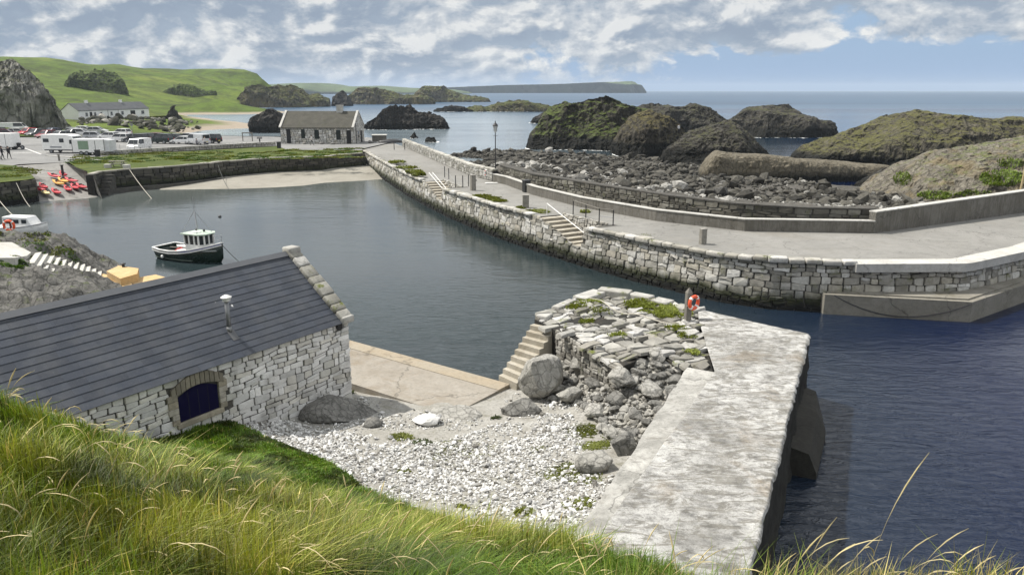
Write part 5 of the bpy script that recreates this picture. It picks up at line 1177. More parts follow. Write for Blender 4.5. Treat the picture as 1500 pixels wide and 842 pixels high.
# short turf tufts on pads: list of (centre, radius, z function, density, height, greenness)
pads = []
def pad(px, py, r_, z=None, zf_=None, n=900, h=.10, c=gA):
    if zf_ is not None:
        p_ = P(px, py, 1.5)
        for _ in range(4): p_ = P(px, py, float(zf_(p_[0], p_[1])))
    else: p_ = P(px, py, z)
    x = RNG.normal(0, .5, n); y = RNG.normal(0, .5, n); w_ = fbm(np.c_[x*2.2+px, y*2.2+py, x*0], 3, 81); k = (x*x+y*y < 1.0+w_*1.2) & (w_ > -.28); x, y = p_[0]+x[k]*r_, p_[1]+y[k]*r_
    zz_ = zf_(x, y) if zf_ is not None else np.full(len(x), p_[2]); pads.append((x, y, zz_-.01, np.full(len(x), h), np.tile(c, (len(x), 1))))
olive = np.array([.105, .12, .015]); lime_ = np.array([.14, .165, .02]); dk_ = np.array([.04, .055, .012])
for px, py, r_, n_, h_, c_ in ((858, 632, .75, 2600, .05, olive), (880, 652, .7, 2200, .05, olive), (830, 690, .75, 2600, .05, olive), (858, 700, .5, 1300, .05, olive), (850, 738, .42, 1400, .06, olive), (588, 640, .40, 800, .09, olive), (592, 690, .22, 300, .07, olive), (766, 752, .28, 900, .12, olive), (680, 744, .2, 300, .08, olive), (884, 768, .25, 900, .12, dk_), (660, 655, .9, 900, .04, olive), (640, 668, .6, 400, .04, olive), (700, 662, .6, 400, .04, olive), (512, 575, .25, 300, .1, dk_), (620, 648, .35, 500, .07, dk_), (725, 612, .2, 200, .08, dk_), (790, 660, .5, 300, .05, olive)): pad(px, py, r_, None, ZN, n_, h_, c_)
zq = lambda x, y: zf(x, y)+.13
for px, py, r_, n_ in ((868, 440, .7, 1300), (842, 446, .6, 900), (962, 452, .9, 2200), (985, 458, .8, 2000), (935, 445, .7, 1000), (880, 455, .5, 300), (1005, 490, .4, 500), (990, 480, .5, 500), (860, 470, .4, 300), (1015, 515, .3, 400), (905, 490, .4, 250)): pad(px, py, r_, None, zq, n_, .09, lime_)
for px, py, r_, n_, h_ in ((582, 238, 1.3, 700, .3), (596, 246, 1.3, 900, .3), (606, 253, 1.0, 900, .4), (612, 257, .8, 700, .5), (705, 287, .9, 800, .15), (716, 290, 1.0, 800, .14), (728, 294, 1.0, 700, .14), (765, 304, .7, 600, .12), (785, 309, .9, 900, .14), (796, 311, .7, 500, .14), (945, 346, .7, 900, .10), (960, 350, .8, 1100, .1), (978, 354, .8, 900, .1), (1000, 357, .6, 500, .08), (1098, 370, .6, 600, .08), (857, 312, .4, 300, .3)): pad(px, py, r_, 2.66, None, n_, h_, olive)
# green hill details close to the car park turf
for k in range(150):
    px = random.uniform(108, 525); f = random.random(); py = 226+ (1-f)*14-(px-108)*.022; pad(px, py, random.uniform(.8, 1.6), 2.58, None, 160, .14, random.choice([lime_*.75, olive*.8, gA*.8, gA*.7]))
for k in range(40): px = random.uniform(-20, 46); pad(px, random.uniform(245, 261), 1.2, 2.58, None, 160, .14, random.choice([lime_*.7, gA*.75, olive*.7]))
# mid left bank turf
for k in range(90):
    px = random.uniform(-30, 118); py = 349+random.random()*14+max(0, px-70)*.12
    if 0 < px < 52 and 352 < py < 376: continue
    pad(px, py, random.uniform(.4, .8), None, ZN, 260, .12, random.choice([lime_*.75, olive*.85, gA*.9]))
for k in range(14): pad(random.uniform(-20, 38), random.uniform(384, 392), .4, None, ZN, 200, .1, gA)
X_ = np.concatenate([p[0] for p in pads]); Y_ = np.concatenate([p[1] for p in pads]); Z_ = np.concatenate([p[2] for p in pads]); H_ = np.concatenate([p[3] for p in pads]); C_ = np.concatenate([p[4] for p in pads])
n = len(X_); D_ = np.sqrt(X_**2+Y_**2+100); C_ = C_*RNG.uniform(.55, 1.35, (n, 1)); 
blades('turf_tufts', np.c_[X_, Y_, Z_], H_*RNG.uniform(.5, 1.3, n), np.maximum(.006, .0009*D_), RNG.uniform(.2, 1.2, n), C_, C_*1.3, M['grass'])
# ================================================================== pebbles and boulders
PEB = [P(365, 628, 1.5), P(395, 615, 1.1), P(470, 622, 1.2), P(560, 640, 1.15), P(640, 645, 1.15), P(700, 625, 1.05), P(765, 600, .9), P(835, 605, 1.1), P(850, 640, 1.3), P(880, 680, 1.8), P(905, 700, 2.1), P(890, 740, 2.4), P(845, 780, 2.6)]
PEB = [p[:2] for p in PEB]+[(0, 12.8), (-2.9, 15.2), (-4.6, 17.8), (-8.3, 20.6)]
n = 60000; x, y = samp(n, (-10, 4.2), (12, 27)); z = ZN(x, y); dn2 = fbm(np.c_[x*.5, y*.5, x*0], 4, 91); wgt = np.where(inpoly(x, y, PEB), 1.0+np.clip(dn2+.05, -1, .0)*2.4, np.clip(dn2*1.4-.1, 0, .35))
k = (RNG.random(n) < wgt) & ~((y > 27.2)) & ~inpoly(x, y, apoly(-.2, 1.7)) & ~inpoly(x, y, GRASSB); x, y, z = x[k], y[k], z[k]; n = len(x)
sz_ = np.clip(np.exp(RNG.normal(math.log(.029), .50, n)), .012, .14); c_ = np.array([[.68, .675, .655]])*RNG.uniform(.45, 1.2, (n, 1)); dkk = RNG.random(n) < .16; c_[dkk] = np.array([.20, .19, .17])*RNG.uniform(.5, 1.4, (dkk.sum(), 1))
scatter('white_pebbles', np.c_[x, y, z], sz_, M['pebble'], np.clip(c_, 0, .8), 8, 1, .62, 3, planes=6, sink=.12)
bmesh_cache = {}
def boulder(name, label, cat, loc, size, seed, m, flat=.75, rz=0, group=None, planes=11, sub=4, sink=.2):
    key = (seed, flat, sub, m.name)
    if key not in bmesh_cache:
        V, Fc = rockmesh(seed, sub, planes, flat, .05); V += V*fbm(V*6+seed, 4, seed+5)[:, None]*.035; o = mk(name, V, Fc, m, None, True); bmesh_cache[key] = o.data; 
        o.data.set_sharp_from_angle(angle=R(14))
    else: o = bpy.data.objects.new(name, bmesh_cache[key]); C.objects.link(o)
    o.location = (loc[0], loc[1], loc[2]-sink*size); o.scale = (size, size, size); o.rotation_euler = (random.uniform(-.15, .15), random.uniform(-.15, .15), rz); return tag(o, label, cat, group, 'thing')
def onz(px, py, lift=0):
    p_ = P(px, py, 1.3)
    for _ in range(6): p_ = P(px, py, float(ZN(p_[0], p_[1]))+lift)
    return p_
boulder('boulder', 'big rounded grey boulder beside the foot of the quay steps', 'boulder', onz(787, 578, .1), .92, 101, M['lime'], .95, .6, planes=8, sink=.1)
boulder('boulder', 'broad flat slab boulder under the big rounded one at the steps', 'boulder', onz(766, 602), .80, 102, M['lime_grey'], .5, .2)
boulder('boulder', 'dark rounded boulder at the low end of the rubble pile', 'boulder', onz(909, 662), .50, 103, M['lime_grey'], .9, 1.0)
boulder('boulder', 'pale flat topped boulder on the moss beside the dark rounded boulder', 'boulder', onz(873, 686), .62, 104, M['lime'], .62, .3)
boulder('boulder', 'lone white diamond shaped stone in the middle of the beach', 'boulder', onz(626, 620), .52, 105, paint('white_stone', (.62, .61, .59), .8), .5, .1, sink=.1)
boulder('rock_outcrop', 'low worn grey outcrop against the corner of the boathouse', 'rock', onz(496, 608), 1.55, 106, M['lime_grey'], .36, .5, planes=7, sink=.24)
boulder('rock_outcrop', 'smaller tan ledge of rock beside the lone white stone', 'rock', onz(662, 610), 1.1, 107, M['lime'], .22, .2, planes=6, sink=.3)
boulder('boulder', 'long dark stone lying in the gravel edge below the outcrop', 'boulder', onz(545, 622), .42, 108, M['lime_grey'], .5, .9)
PILE = [P(790, 535, 1.4)[:2], P(818, 505, 1.9)[:2], P(905, 548, 2.0)[:2], P(955, 520, 2.5)[:2], P(1000, 545, 2.6)[:2], P(985, 600, 2.3)[:2], P(935, 655, 1.9)[:2], P(900, 650, 1.5)[:2], P(850, 600, 1.0)[:2], P(800, 585, .9)[:2]]
px_ = [p[0] for p in PILE]; py_ = [p[1] for p in PILE]; cnt = 0; placed = []
for k in range(4000):
    if cnt >= 190: break
    xx, yy = random.uniform(min(px_), max(px_)), random.uniform(min(py_), max(py_)); r_ = random.choice([.16, .2, .24, .28, .34, .42])*(1.45 if cnt < 40 else .75)
    if not inpoly(np.array([xx]), np.array([yy]), PILE)[0] or any((xx-a)**2+(yy-b)**2 < ((r_+c_)*.72)**2 for a, b, c_ in placed): continue
    placed.append((xx, yy, r_)); cnt += 1
    boulder('pile_stone', 'grey angular stone in the tumbled rubble pile against the quay head', 'stone', (xx, yy, float(ZN(xx, yy))+.03), r_, 120+cnt % 9, M['lime_grey'] if cnt % 5 < 3 else M['lime'], .55, random.uniform(0, 6.28), 'tumbled stones of the rubble pile', 14, 3, .05)
for k in range(16):
    f = (k+random.random())/16; a_ = Vector(QP[10]).lerp(Vector(QP[9]), f*2) if f < .5 else Vector(QP[9]).lerp(Vector(QP[8]), f*2-1)
    xx, yy = a_.x+random.uniform(-.35, .25), a_.y-random.uniform(.0, .5); cnt += 1
    boulder('pile_stone', 'grey angular stone in the tumbled rubble pile against the quay head', 'stone', (xx, yy, 2.1+random.uniform(-.1, .35)), random.uniform(.32, .6), 120+cnt % 9, M['lime'] if k % 3 else M['lime_grey'], .55, random.uniform(0, 6.28), 'tumbled stones of the rubble pile', 14, 3, .2)
n = 2600; x = RNG.uniform(min(px_)-.6, max(px_)+.3, n); y = RNG.uniform(min(py_)-.5, max(py_)+.3, n); k = inpoly(x, y, PILE); x, y = x[k], y[k]; n = len(x)
scatter('rubble_chips', np.c_[x, y, ZN(x, y)], np.clip(np.exp(RNG.normal(math.log(.085), .4, n)), .03, .2), M['shoreboulder'], np.array([[.25, .24, .215]])*RNG.uniform(.3, 1.9, (n, 1)), 6, 1, .65, 17)
#@@PART5
# ================================================================== street furniture on the pier
def at(px, py, z): p_ = P(px, py, z); return (p_[0], p_[1], z)
BG = 'stone bollards along the pier'
def bollard(px, py, h, r_, lab, z=2.74):
    t = thing('bollard', lab, 'bollard', at(px, py, z), random.uniform(0, 1), BG)
    b = MB(); b.col = (.30, .285, .25); b.box((0, 0, h/2-.05), (r_*2, r_*1.7, h+.1), bev=.03); b.build('shaft', M['granite'], t)
    c_ = MB(); c_.col = (.36, .345, .31); c_.box((0, 0, h+.02), (r_*2.06, r_*1.76, .07), bev=.02); c_.build('top', M['granite'], t); return t
t = bollard(693, 279, 1.45, .24, 'tall stone bollard at the end of the post railing', 2.58); MB().tube([(0, 0, .95), (.42, 0, .95)], .05).build('iron_peg', M['iron'], t)
bollard(770, 304, 1.0, .26, 'squat stone bollard between the litter bin and the lower stairs', 2.66); bollard(1029, 358, .95, .19, 'lone narrow stone bollard on the bare wide part of the pier')
# lamp post
t = thing('street_lamp', 'black victorian style lamp post with a glass lantern by the parapet', 'street lamp', at(726, 265, 2.57))
MB().lathe([(.30, 0), (.30, .12), (.22, .2), (.17, .45), (.12, .9), (.10, 1.0)], 12).build('base', M['iron'], t)
MB().tube([(0, 0, .9), (0, 0, 5.1)], .065, 10, r2=.045).tube([(-.28, 0, 4.75), (.28, 0, 4.75)], .02, 6).build('column', M['iron'], t)
ln = MB().lathe([(.10, 5.1), (.13, 5.2), (.24, 5.75), (.24, 5.78)], 6).build('lantern', M['lampglass'], t)
MB().lathe([(.30, 5.78), (.29, 5.83), (.12, 6.05), (.05, 6.1), (.05, 6.25), (.01, 6.32)], 12).build('lantern_cap', M['iron'], ln)
fr = MB()
for k in range(6): a = k*math.pi/3; fr.tube([(.135*math.cos(a), .135*math.sin(a), 5.18), (.245*math.cos(a), .245*math.sin(a), 5.78)], .014, 5)
fr.build('lantern_frame', M['iron'], ln)
MB().box((0, 0, .10), (.8, .7, .2), bev=.03).build('plinth', M['parapet'], t)
# post railing beside the upper stairs
PX = [(651.5, 254, 258), (656, 254, 263), (667.5, 258, 274), (678, 260, 274), (686.5, 258, 273)]
t = thing('railing', 'row of five thin dark posts beside the upper stairs', 'railing', at(651, 259, 2.55)); o0 = Vector(t.location)
pp = [Vector(at(x, y, 2.56))-o0 for x, y in ((651.5, 259), (657.5, 262), (667.5, 274), (678, 274), (686.5, 273))]
for p_ in pp: MB().tube([p_-Vector((0, 0, .1)), p_+Vector((0, 0, 1.15))], .045, 8).build('post', M['iron'], t)
MB().tube([p_+Vector((0, 0, .55)) for p_ in pp], .012, 6).build('wire', M['steel'], t)
t = thing('railing', 'grey steel railing with two bars at the head of the lower stairs', 'railing', at(840, 313, 2.7)); o0 = Vector(t.location)
pp = [Vector(at(x, y, 2.72))-o0 for x, y in ((839.5, 314), (858, 321), (877.5, 327.5), (898, 330))]
for p_ in pp: MB().tube([p_-Vector((0, 0, .1)), p_+Vector((0, 0, 1.1))], .04, 8).build('post', M['iron'], t)
MB().tube([p_+Vector((0, 0, 1.08)) for p_ in pp], .035, 8).build('top_rail', M['woodgrey'], t); MB().tube([p_+Vector((0, 0, .55)) for p_ in pp[2:]], .022, 8).build('mid_rail', M['steel'], t)
# handrails of the stairs
for k, (s0, s1, s2) in enumerate(ST):
    t = thing('handrail', ['pale double handrail slanting down the upper stairs', 'pale slanting handrail down the lower stairs'][k], 'handrail', (*inn(s0, .6), TZ(s0)), group='handrails of the pier stairs'); o0 = Vector(t.location)
    for w_ in ([.55, .95] if k == 0 else [.9]):
        a_ = Vector((*inn(s0-.5, w_), TZ(s0)+.85))-o0; b_ = Vector((*inn(s1, w_), 2.0))-o0
        MB().tube([a_, b_], .035, 6).build('rail', M['white'], t)
        MB().tube([a_-Vector((0, 0, .9)), a_], .03, 6).tube([b_-Vector((0, 0, .7)), b_], .03, 6).build('post', M['white'], t)
# bin, life ring
t = thing('litter_bin', 'black litter bin standing against the low parapet', 'bin', at(771, 281, 2.64), .5)
MB().box((0, 0, .5), (.62, .6, 1.0), bev=.04).build('body', paint('bin_black', (.018, .018, .018), .5), t); MB().box((0, 0, 1.06), (.68, .66, .12), bev=.04).build('lid', M['iron'], t); MB().box((-.1, -.311, .72), (.22, .02, .16)).build('label_plate', M['white'], t)
def ring(name, lab, loc, R0, r_, M3, m, group='life rings round the harbour'):
    t = thing(name, lab, 'life ring', loc, 0, group); MB().torus((0, 0, 0), R0, r_, M3, 28, 10).build('ring', m, t, True)
    for k in range(4):
        a = math.pi/4+k*math.pi/2; q_ = M3 @ Vector((R0*math.cos(a), R0*math.sin(a), 0)); tg = M3 @ Vector((-math.sin(a), math.cos(a), 0)); MB().tube([q_-tg*.045, q_+tg*.045], r_*1.06, 10).build('band', M['white'] if m is not M['white'] else M['orange'], t)
    MB().torus((0, 0, 0), R0*1.18, .012, M3, 24, 5).build('grab_line', M['rope'], t); return t
def face(dx, dy): n_ = Vector((dx, dy, 0)).normalized(); s_ = Vector((0, 0, 1)).cross(n_); return Matrix((s_, Vector((0, 0, 1)), n_)).transposed()
lp0 = at(715, 263, 2.57); ring('life_ring', 'white life ring hung on the parapet beside the lamp post', (lp0[0]-.1, lp0[1], 3.28), .30, .075, face(-.35, -.9), M['white'])
t = thing('notice_board', 'small white board laid on the pier beside the lamp post', 'board', at(720, 268.5, 2.575), .3); MB().box((0, 0, .03), (1.3, .5, .05), bev=.01).build('board', M['white'], t)
# quay post and orange ring
qp = at(1007, 467, 2.78); t = thing('post', 'grey timber post with pointed top on the quay holding an orange ring', 'post', qp, .3)
b = MB().box((0, 0, .55), (.24, .22, 1.2), bev=.02); b.add([(-.12, -.11, 1.14), (.12, -.11, 1.14), (.12, .11, 1.14), (-.12, .11, 1.14), (0, 0, 1.36)], [[0, 1, 4], [1, 2, 4], [2, 3, 4], [3, 0, 4]]); b.build('shaft', M['woodgrey'], t)
MB().tube([(-.14, -.13, .62), (0, -.16, .55), (.14, -.13, .62)], .015, 6).build('rope_loop', M['rope'], t)
ring('life_ring', 'bright orange life ring hanging on the grey quay post', (qp[0]+.21, qp[1]-.06, 2.78+.72), .26, .075, face(.6, -.8), M['orange'])
# rope across the quay head
rp_ = [P(x, y, 2.86) for x, y in ((856, 437), (880, 442), (900, 451), (925, 457), (950, 464), (978, 471), (1003, 470))]
rr_ = []
for i_ in range(len(rp_)-1):
    for f in (0, .33, .66): a, b = Vector(rp_[i_]), Vector(rp_[i_+1]); p_ = a.lerp(b, f); rr_.append((p_.x, p_.y+.05*math.sin(p_.x*4), float(zf(np.array([p_.x]), np.array([p_.y]))[0])+.2))
tag(MB().tube(rr_, .022, 6).build('rope', M['rope']), 'pale rope lying across the mossy stones of the quay head', 'rope', None, 'thing')
# right pole
t = thing('pole', 'tall weathered wooden pole by the parapet at the right edge', 'pole', at(1489, 308, 2.8))
MB().tube([(0, 0, .5), (.10, 0, 3.0), (.22, .1, 6.6)], .075, 10, r2=.06).build('shaft', M['rustpole'], t); MB().tube([(0, 0, 0), (0, 0, 1.1)], .12, 10).build('sleeve', M['ledge'], t); MB().box((0, 0, .09), (1.3, .9, .18), bev=.03).build('plinth', M['parapet'], t); MB().box((.2, .08, 5.6), (.16, .16, 1.6), bev=.02).build('box_head', M['rustpole'], t)
# chain on the ledge
def sag(a, b, s_, n=14): a = Vector(a); b = Vector(b); return [a.lerp(b, k/n)-Vector((0, 0, s_*4*(k/n)*(1-k/n))) for k in range(n+1)]
tag(MB().tube(sag((17.7, 39.82, 1.1), (24.35, 38.25, 1.05), .95), .03, 6).build('chain', M['iron']), 'rusty dark chain sagging along the face of the landing ledge', 'chain', None, 'thing')
# pale worn patches on the deck
for pts_ in ([(1000, 331), (1012, 329), (1028, 331), (1024, 334)], [(1180, 342), (1260, 343), (1300, 360), (1180, 362)], [(660, 231), (668, 230), (676, 232), (668, 233)]):
    pass
# ================================================================== people
def person(label, loc, rz, top, legs, hair=(.05, .035, .025), stride=.18, arm=.12, h=1.72, skin=(.5, .33, .25), bare=False, sit=False):
    k = h/1.72
    J = {'pel': (0, 0, .95, .13), 'wst': (0, .01, 1.08, .125), 'chs': (0, .01, 1.28, .155), 'nk': (0, 0, 1.46, .06), 'hd0': (0, -.01, 1.55, .075), 'hd1': (0, -.015, 1.64, .098), 'hd2': (0, -.01, 1.71, .07), 'nose': (0, -.095, 1.60, .022)}
    E_ = [('pel', 'wst'), ('wst', 'chs'), ('chs', 'nk'), ('nk', 'hd0'), ('hd0', 'hd1'), ('hd1', 'hd2'), ('hd0', 'nose')]
    for s_, nm in ((-1, 'L'), (1, 'R')):
        f = stride*s_; J.update({'hp'+nm: (.095*s_, 0, .88, .095), 'kn'+nm: (.10*s_, -f*.6-.02, .50, .062), 'an'+nm: (.10*s_, -f+ .02, .09, .042), 'ft'+nm: (.115*s_, -f-.14, .045, .038)})
        E_ += [('pel', 'hp'+nm), ('hp'+nm, 'kn'+nm), ('kn'+nm, 'an'+nm), ('an'+nm, 'ft'+nm)]
        J.update({'sh'+nm: (.19*s_, 0, 1.40, .068), 'el'+nm: (.25*s_, arm*s_*.5+.02, 1.13, .046), 'wr'+nm: (.26*s_, arm*s_-.08, .90, .033), 'ha'+nm: (.26*s_, arm*s_-.11, .81, .036)})
        E_ += [('chs', 'sh'+nm), ('sh'+nm, 'el'+nm), ('el'+nm, 'wr'+nm), ('wr'+nm, 'ha'+nm)]
    names = list(J); me = bpy.data.meshes.new('body'); me.from_pydata([tuple(c*k for c in J[n_][:3]) for n_ in names], [(names.index(a), names.index(b)) for a, b in E_], [])
    tmp = bpy.data.objects.new('tmp', me); C.objects.link(tmp); tmp.modifiers.new('s', 'SKIN'); tmp.modifiers.new('u', 'SUBSURF').levels = 1
    for i_, n_ in enumerate(names): v = me.skin_vertices[0].data[i_]; v.radius = (J[n_][3]*k,)*2; v.use_root = (n_ == 'pel')
    dg = bpy.context.evaluated_depsgraph_get(); m2 = bpy.data.meshes.new_from_object(tmp.evaluated_get(dg)); bpy.data.objects.remove(tmp)
    V = np.array([v.co[:] for v in m2.vertices]); col = np.zeros((len(V), 4), np.float32); col[:, 3] = 1; z = V[:, 2]/k; ax = np.abs(V[:, 0])/k
    col[:, :3] = top; col[z < .93, :3] = legs; col[(z > .85) & (z < 1.0) & (ax > .20), :3] = top; col[(z > 1.46), :3] = skin; col[(ax > .20) & (z < .88) & (z > .7), :3] = skin
    if bare: col[(ax > .20) & (z < 1.15) & (z > .7), :3] = skin
    col[z < .075, :3] = (.03, .03, .03)
    ca = m2.color_attributes.new('Col', 'FLOAT_COLOR', 'POINT'); ca.data.foreach_set('color', col.reshape(-1)); m2.materials.clear(); m2.materials.append(M['person']); m2.polygons.foreach_set('use_smooth', np.ones(len(m2.polygons), bool)); m2.name = 'person'
    o = bpy.data.objects.new('person', m2); C.objects.link(o); o.location = loc; o.rotation_euler = (0, 0, rz); tag(o, label, 'person', None, 'thing')
    hm = MB(); hm.lathe([(.10*k, 1.60*k), (.115*k, 1.66*k), (.10*k, 1.735*k), (.04*k, 1.775*k)], 12, (0, .022, 0)); hm.build('hair', paint('hair_%d' % int(hair[0]*100), hair, .8), o, True)
    return o
zc_ = 2.52
person('person in dark clothes walking beside the smaller one near the slipway', at(4.5, 234, zc_), 2.4, (.02, .022, .03), (.022, .022, .03), h=1.85)
person('person in black jacket and trousers walking towards the slipway alone', at(14, 233, zc_), 1.2, (.02, .02, .024), (.018, .018, .022), stride=.24, h=1.75)
person('person in dark blue at the left edge of the car park', at(-1, 234.5, zc_), 2.0, (.025, .03, .06), (.02, .02, .03), h=1.8)
person('person in dark clothes standing beside the front of the white van', at(221.5, 216, zc_), 1.0, (.03, .03, .035), (.05, .05, .06), stride=.08)
person('person in pale shirt and dark trousers behind the open silver van', at(301, 216.5, zc_), .5, (.62, .60, .58), (.03, .03, .04), stride=.1, h=1.85)
person('person crouched low in grey near the silver van', at(289, 216.5, zc_), 2.5, (.16, .16, .18), (.05, .05, .06), stride=.1, h=1.5)
person('person in white top walking past the front of the stone cottage', at(457, 213, 2.55), 1.5, (.66, .66, .64), (.08, .09, .08), stride=.26, bare=True)
pr_ = P(994, 196, 0); 
# ================================================================== vehicles
def prof(poly, w_, bev=.05, taper=None, y0=0.0):
    """side outline (x,z) extruded across, edges rounded; taper narrows the upper points"""
    bm = bmesh.new(); n = len(poly); A = []; B = []
    for x, z in poly:
        t = 1.0 if taper is None else taper(z); A.append(bm.verts.new((x, y0-w_/2*t, z))); B.append(bm.verts.new((x, y0+w_/2*t, z)))
    bm.faces.new(A); bm.faces.new(B[::-1])
    for i in range(n): bm.faces.new([A[i], B[i], B[(i+1) % n], A[(i+1) % n]])
    bmesh.ops.recalc_face_normals(bm, faces=bm.faces)
    if bev: bmesh.ops.bevel(bm, geom=list(bm.edges), offset=bev, segments=2, affect='EDGES', profile=.6)
    V = [v.co[:] for v in bm.verts]; F = [[v.index for v in f.verts] for f in bm.faces]; bm.free(); return V, F
def wheel(par, x, y, r_, w_=.2):
    Mx = Matrix(((1, 0, 0), (0, 0, 1), (0, -1, 0)))
    t = MB().lathe([(r_*.55, -w_/2), (r_*.95, -w_/2), (r_, -w_/3), (r_, w_/3), (r_*.95, w_/2), (r_*.55, w_/2)], 18, (x, y, r_), Mx).build('wheel', M['black'], par)
    MB().lathe([(r_*.60, -w_/2-.006), (r_*.60, w_/2+.006)], 14, (x, y, r_), Mx).build('rim', M['steel'], t)
def car(label, px, py, heading, colr, style='hatch', z=zc_, L=4.2, W_=1.78, H=1.5, group='cars in the car park', name='parked_car'):
    t = thing(name, label, 'van' if style == 'van' else 'car', at(px, py, z), heading, group); m = paint('car_%02d%02d%02d' % tuple(int(c*99) for c in colr), colr, .28, .1, .06)
    l = L/2; b = .30
    cab = {'hatch': (-l+.05, -l+.45, .05*L, .25*L), 'suv': (-l+.03, -l+.25, .06*L, .24*L), 'estate': (-l+.05, -l+.40, .04*L, .22*L), 'van': (-l+.02, -l+.08, .30*L, .42*L), 'saloon': (-l+.6, -l+1.1, .04*L, .22*L)}[style]
    belt = H*.60
    low = [(-l+.03, b), (-l, .5), (-l+.05, belt-.05), (cab[0]+.05, belt), (cab[3], belt), (l-.35, belt-.16), (l-.04, belt-.34), (l, .5), (l-.05, b)]
    body = MB().add(*prof(low, W_, .06)); body.build('body', m, t, True).data.set_sharp_from_angle(angle=R(35))
    tp = lambda z_: 1-.20*max(0, (z_-belt)/(H-belt))
    g_ = [(cab[0]+.04, belt-.03), (cab[1]+.02, H-.06), (cab[2]-.02, H-.05), (cab[3]-.03, belt-.03)]
    MB().add(*prof(g_, W_-.10, .04, tp)).build('windows', M['glass'], t)
    rf = MB().add(*prof([(cab[1], H-.10), (cab[1]+.06, H), (cab[2]-.10, H+.005), (cab[2]+.02, H-.09)], W_*.86, .03))
    for sg in (-1, 1):
        for xa, xb in ((cab[0], cab[1]), (cab[3], cab[2]), ((cab[0]+cab[3])/2-.15, (cab[1]+cab[2])/2-.1)): rf.beam((xa, sg*(W_/2-.05), belt-.02), (xb, sg*(W_/2*.80-.02), H-.04), .09, .05)
    if style == 'van':
        for sg in (-1, 1): rf.add(*prof([(cab[0]+.02, belt-.02), (cab[1], H-.03), (.02*L, H-.03), (.02*L, belt-.02)], .04, 0, None, sg*(W_/2-.05)))
    rf.build('roof', m, t)
    for x in (l*.62, -l*.60):
        for sg in (-1, 1): wheel(t, x, sg*(W_/2-.1), .32 if style != 'suv' else .36)
    for sg in (-1, 1):
        MB().box((l-.07, sg*(W_/2-.28), belt-.33), (.12, .34, .14), bev=.02).build('headlight', M['amber'], t); MB().box((-l+.03, sg*(W_/2-.16), belt-.18), (.08, .18, .28), bev=.02).build('tail_light', M['tail'], t)
    MB().box((l+.005, 0, .42), (.03, .5, .11)).build('number_plate', M['white'], t); MB().box((-l-.005, 0, .55), (.03, .5, .11)).build('number_plate', paint('plate_yellow', (.7, .55, .1), .5), t)
    for sg in (-1, 1): MB().box((cab[3]-.15, sg*(W_/2+.06), belt+.05), (.14, .16, .12), bev=.03).build('mirror', m, t)
    return t
WH = (.72, .72, .71); DK = (.025, .027, .03); RD = (.30, .02, .03); SV = (.42, .43, .44); GR = (.10, .105, .11)
car('long white van at the back left of the car park', 22, 193, .25, WH, 'van', L=5.6, H=2.1, W_=1.95)
car('white hatchback parked in front of the long white van', 28, 198, .3, WH, 'hatch')
car('bright red hatchback beside the white hatchback', 42, 198, -1.9, (.38, .02, .035), 'hatch')
car('grey car with pale roof between the two red cars', 53, 200, -1.85, GR, 'suv', H=1.6); 
car('dark red car with silver roof rails right of the grey car', 68, 202, -1.85, (.20, .015, .025), 'estate')
car('silver grey estate behind the motorhome', 88, 203, -1.9, (.22, .225, .23), 'estate', L=4.6)
car('white saloon mostly hidden behind the motorhome roof', 120, 200, .1, WH, 'suv', L=4.6, H=1.65)
car('silver car half hidden behind the white trailer', 141, 204, .1, SV, 'estate', L=4.5)
car('small white hatchback near the rocks beyond the row', 126, 194.5, .1, WH, 'hatch'); car('pale car partly hidden by rocks above the trailer', 144, 195.5, .1, (.5, .5, .5), 'hatch')
car('dark saloon far left behind the lorry', 4, 197, .1, DK, 'saloon'); car('maroon car left of the lorry cab', 11, 200, .2, (.10, .015, .03), 'hatch')
car('white suv at the left end of the seaside row', 176, 208, 2.9, WH, 'suv', L=4.5, H=1.6); car('black suv next to the white suv in the seaside row', 200, 209, 2.85, DK, 'suv', H=1.65, L=4.5); car('white hatchback tucked behind the black suv', 178, 199, 2.9, WH, 'hatch')
car('very dark green four by four with pale roof in the seaside row', 236, 210.5, 2.85, (.02, .03, .028), 'suv', H=1.8, L=4.7); car('black car behind the white van in the seaside row', 212, 207, 2.9, DK, 'hatch')
car('white sports hatchback right of the dark four by four', 268, 211, 2.95, WH, 'hatch', L=4.3, H=1.42); car('pale silver people carrier with doors open near the sea', 291, 212, 2.6, (.55, .56, .57), 'van', L=4.6, H=1.9); car('black car at the right end of the seaside row', 308, 210, 2.8, DK, 'suv', L=4.2, H=1.7)
car('white panel van facing the harbour in the middle of the car park', 205, 221, -1.62, WH, 'van', L=4.6, H=1.95, W_=1.85)
car('white estate at the far left edge behind the dark saloon', -3, 193, .2, WH, 'estate', L=4.6); car('dark blue hatchback between the grey car and the silver estate', 76, 198, -1.9, (.03, .04, .09), 'hatch')
car('black estate above the roof of the motorhome', 104, 200.5, -1.85, DK, 'estate'); car('silver hatchback right of the black estate', 112, 197, .1, SV, 'hatch'); car('white hatchback just right of the catering trailer', 160, 204.5, 2.9, WH, 'hatch')
car('charcoal hatchback between the dark four by four and the sports hatchback', 252, 208, 2.9, (.06, .062, .066), 'hatch'); car('dark red hatchback behind the dark four by four', 226, 206, 2.9, (.12, .02, .025), 'hatch'); car('silver hatchback behind the white sports hatchback', 274, 206.5, 2.9, SV, 'hatch')
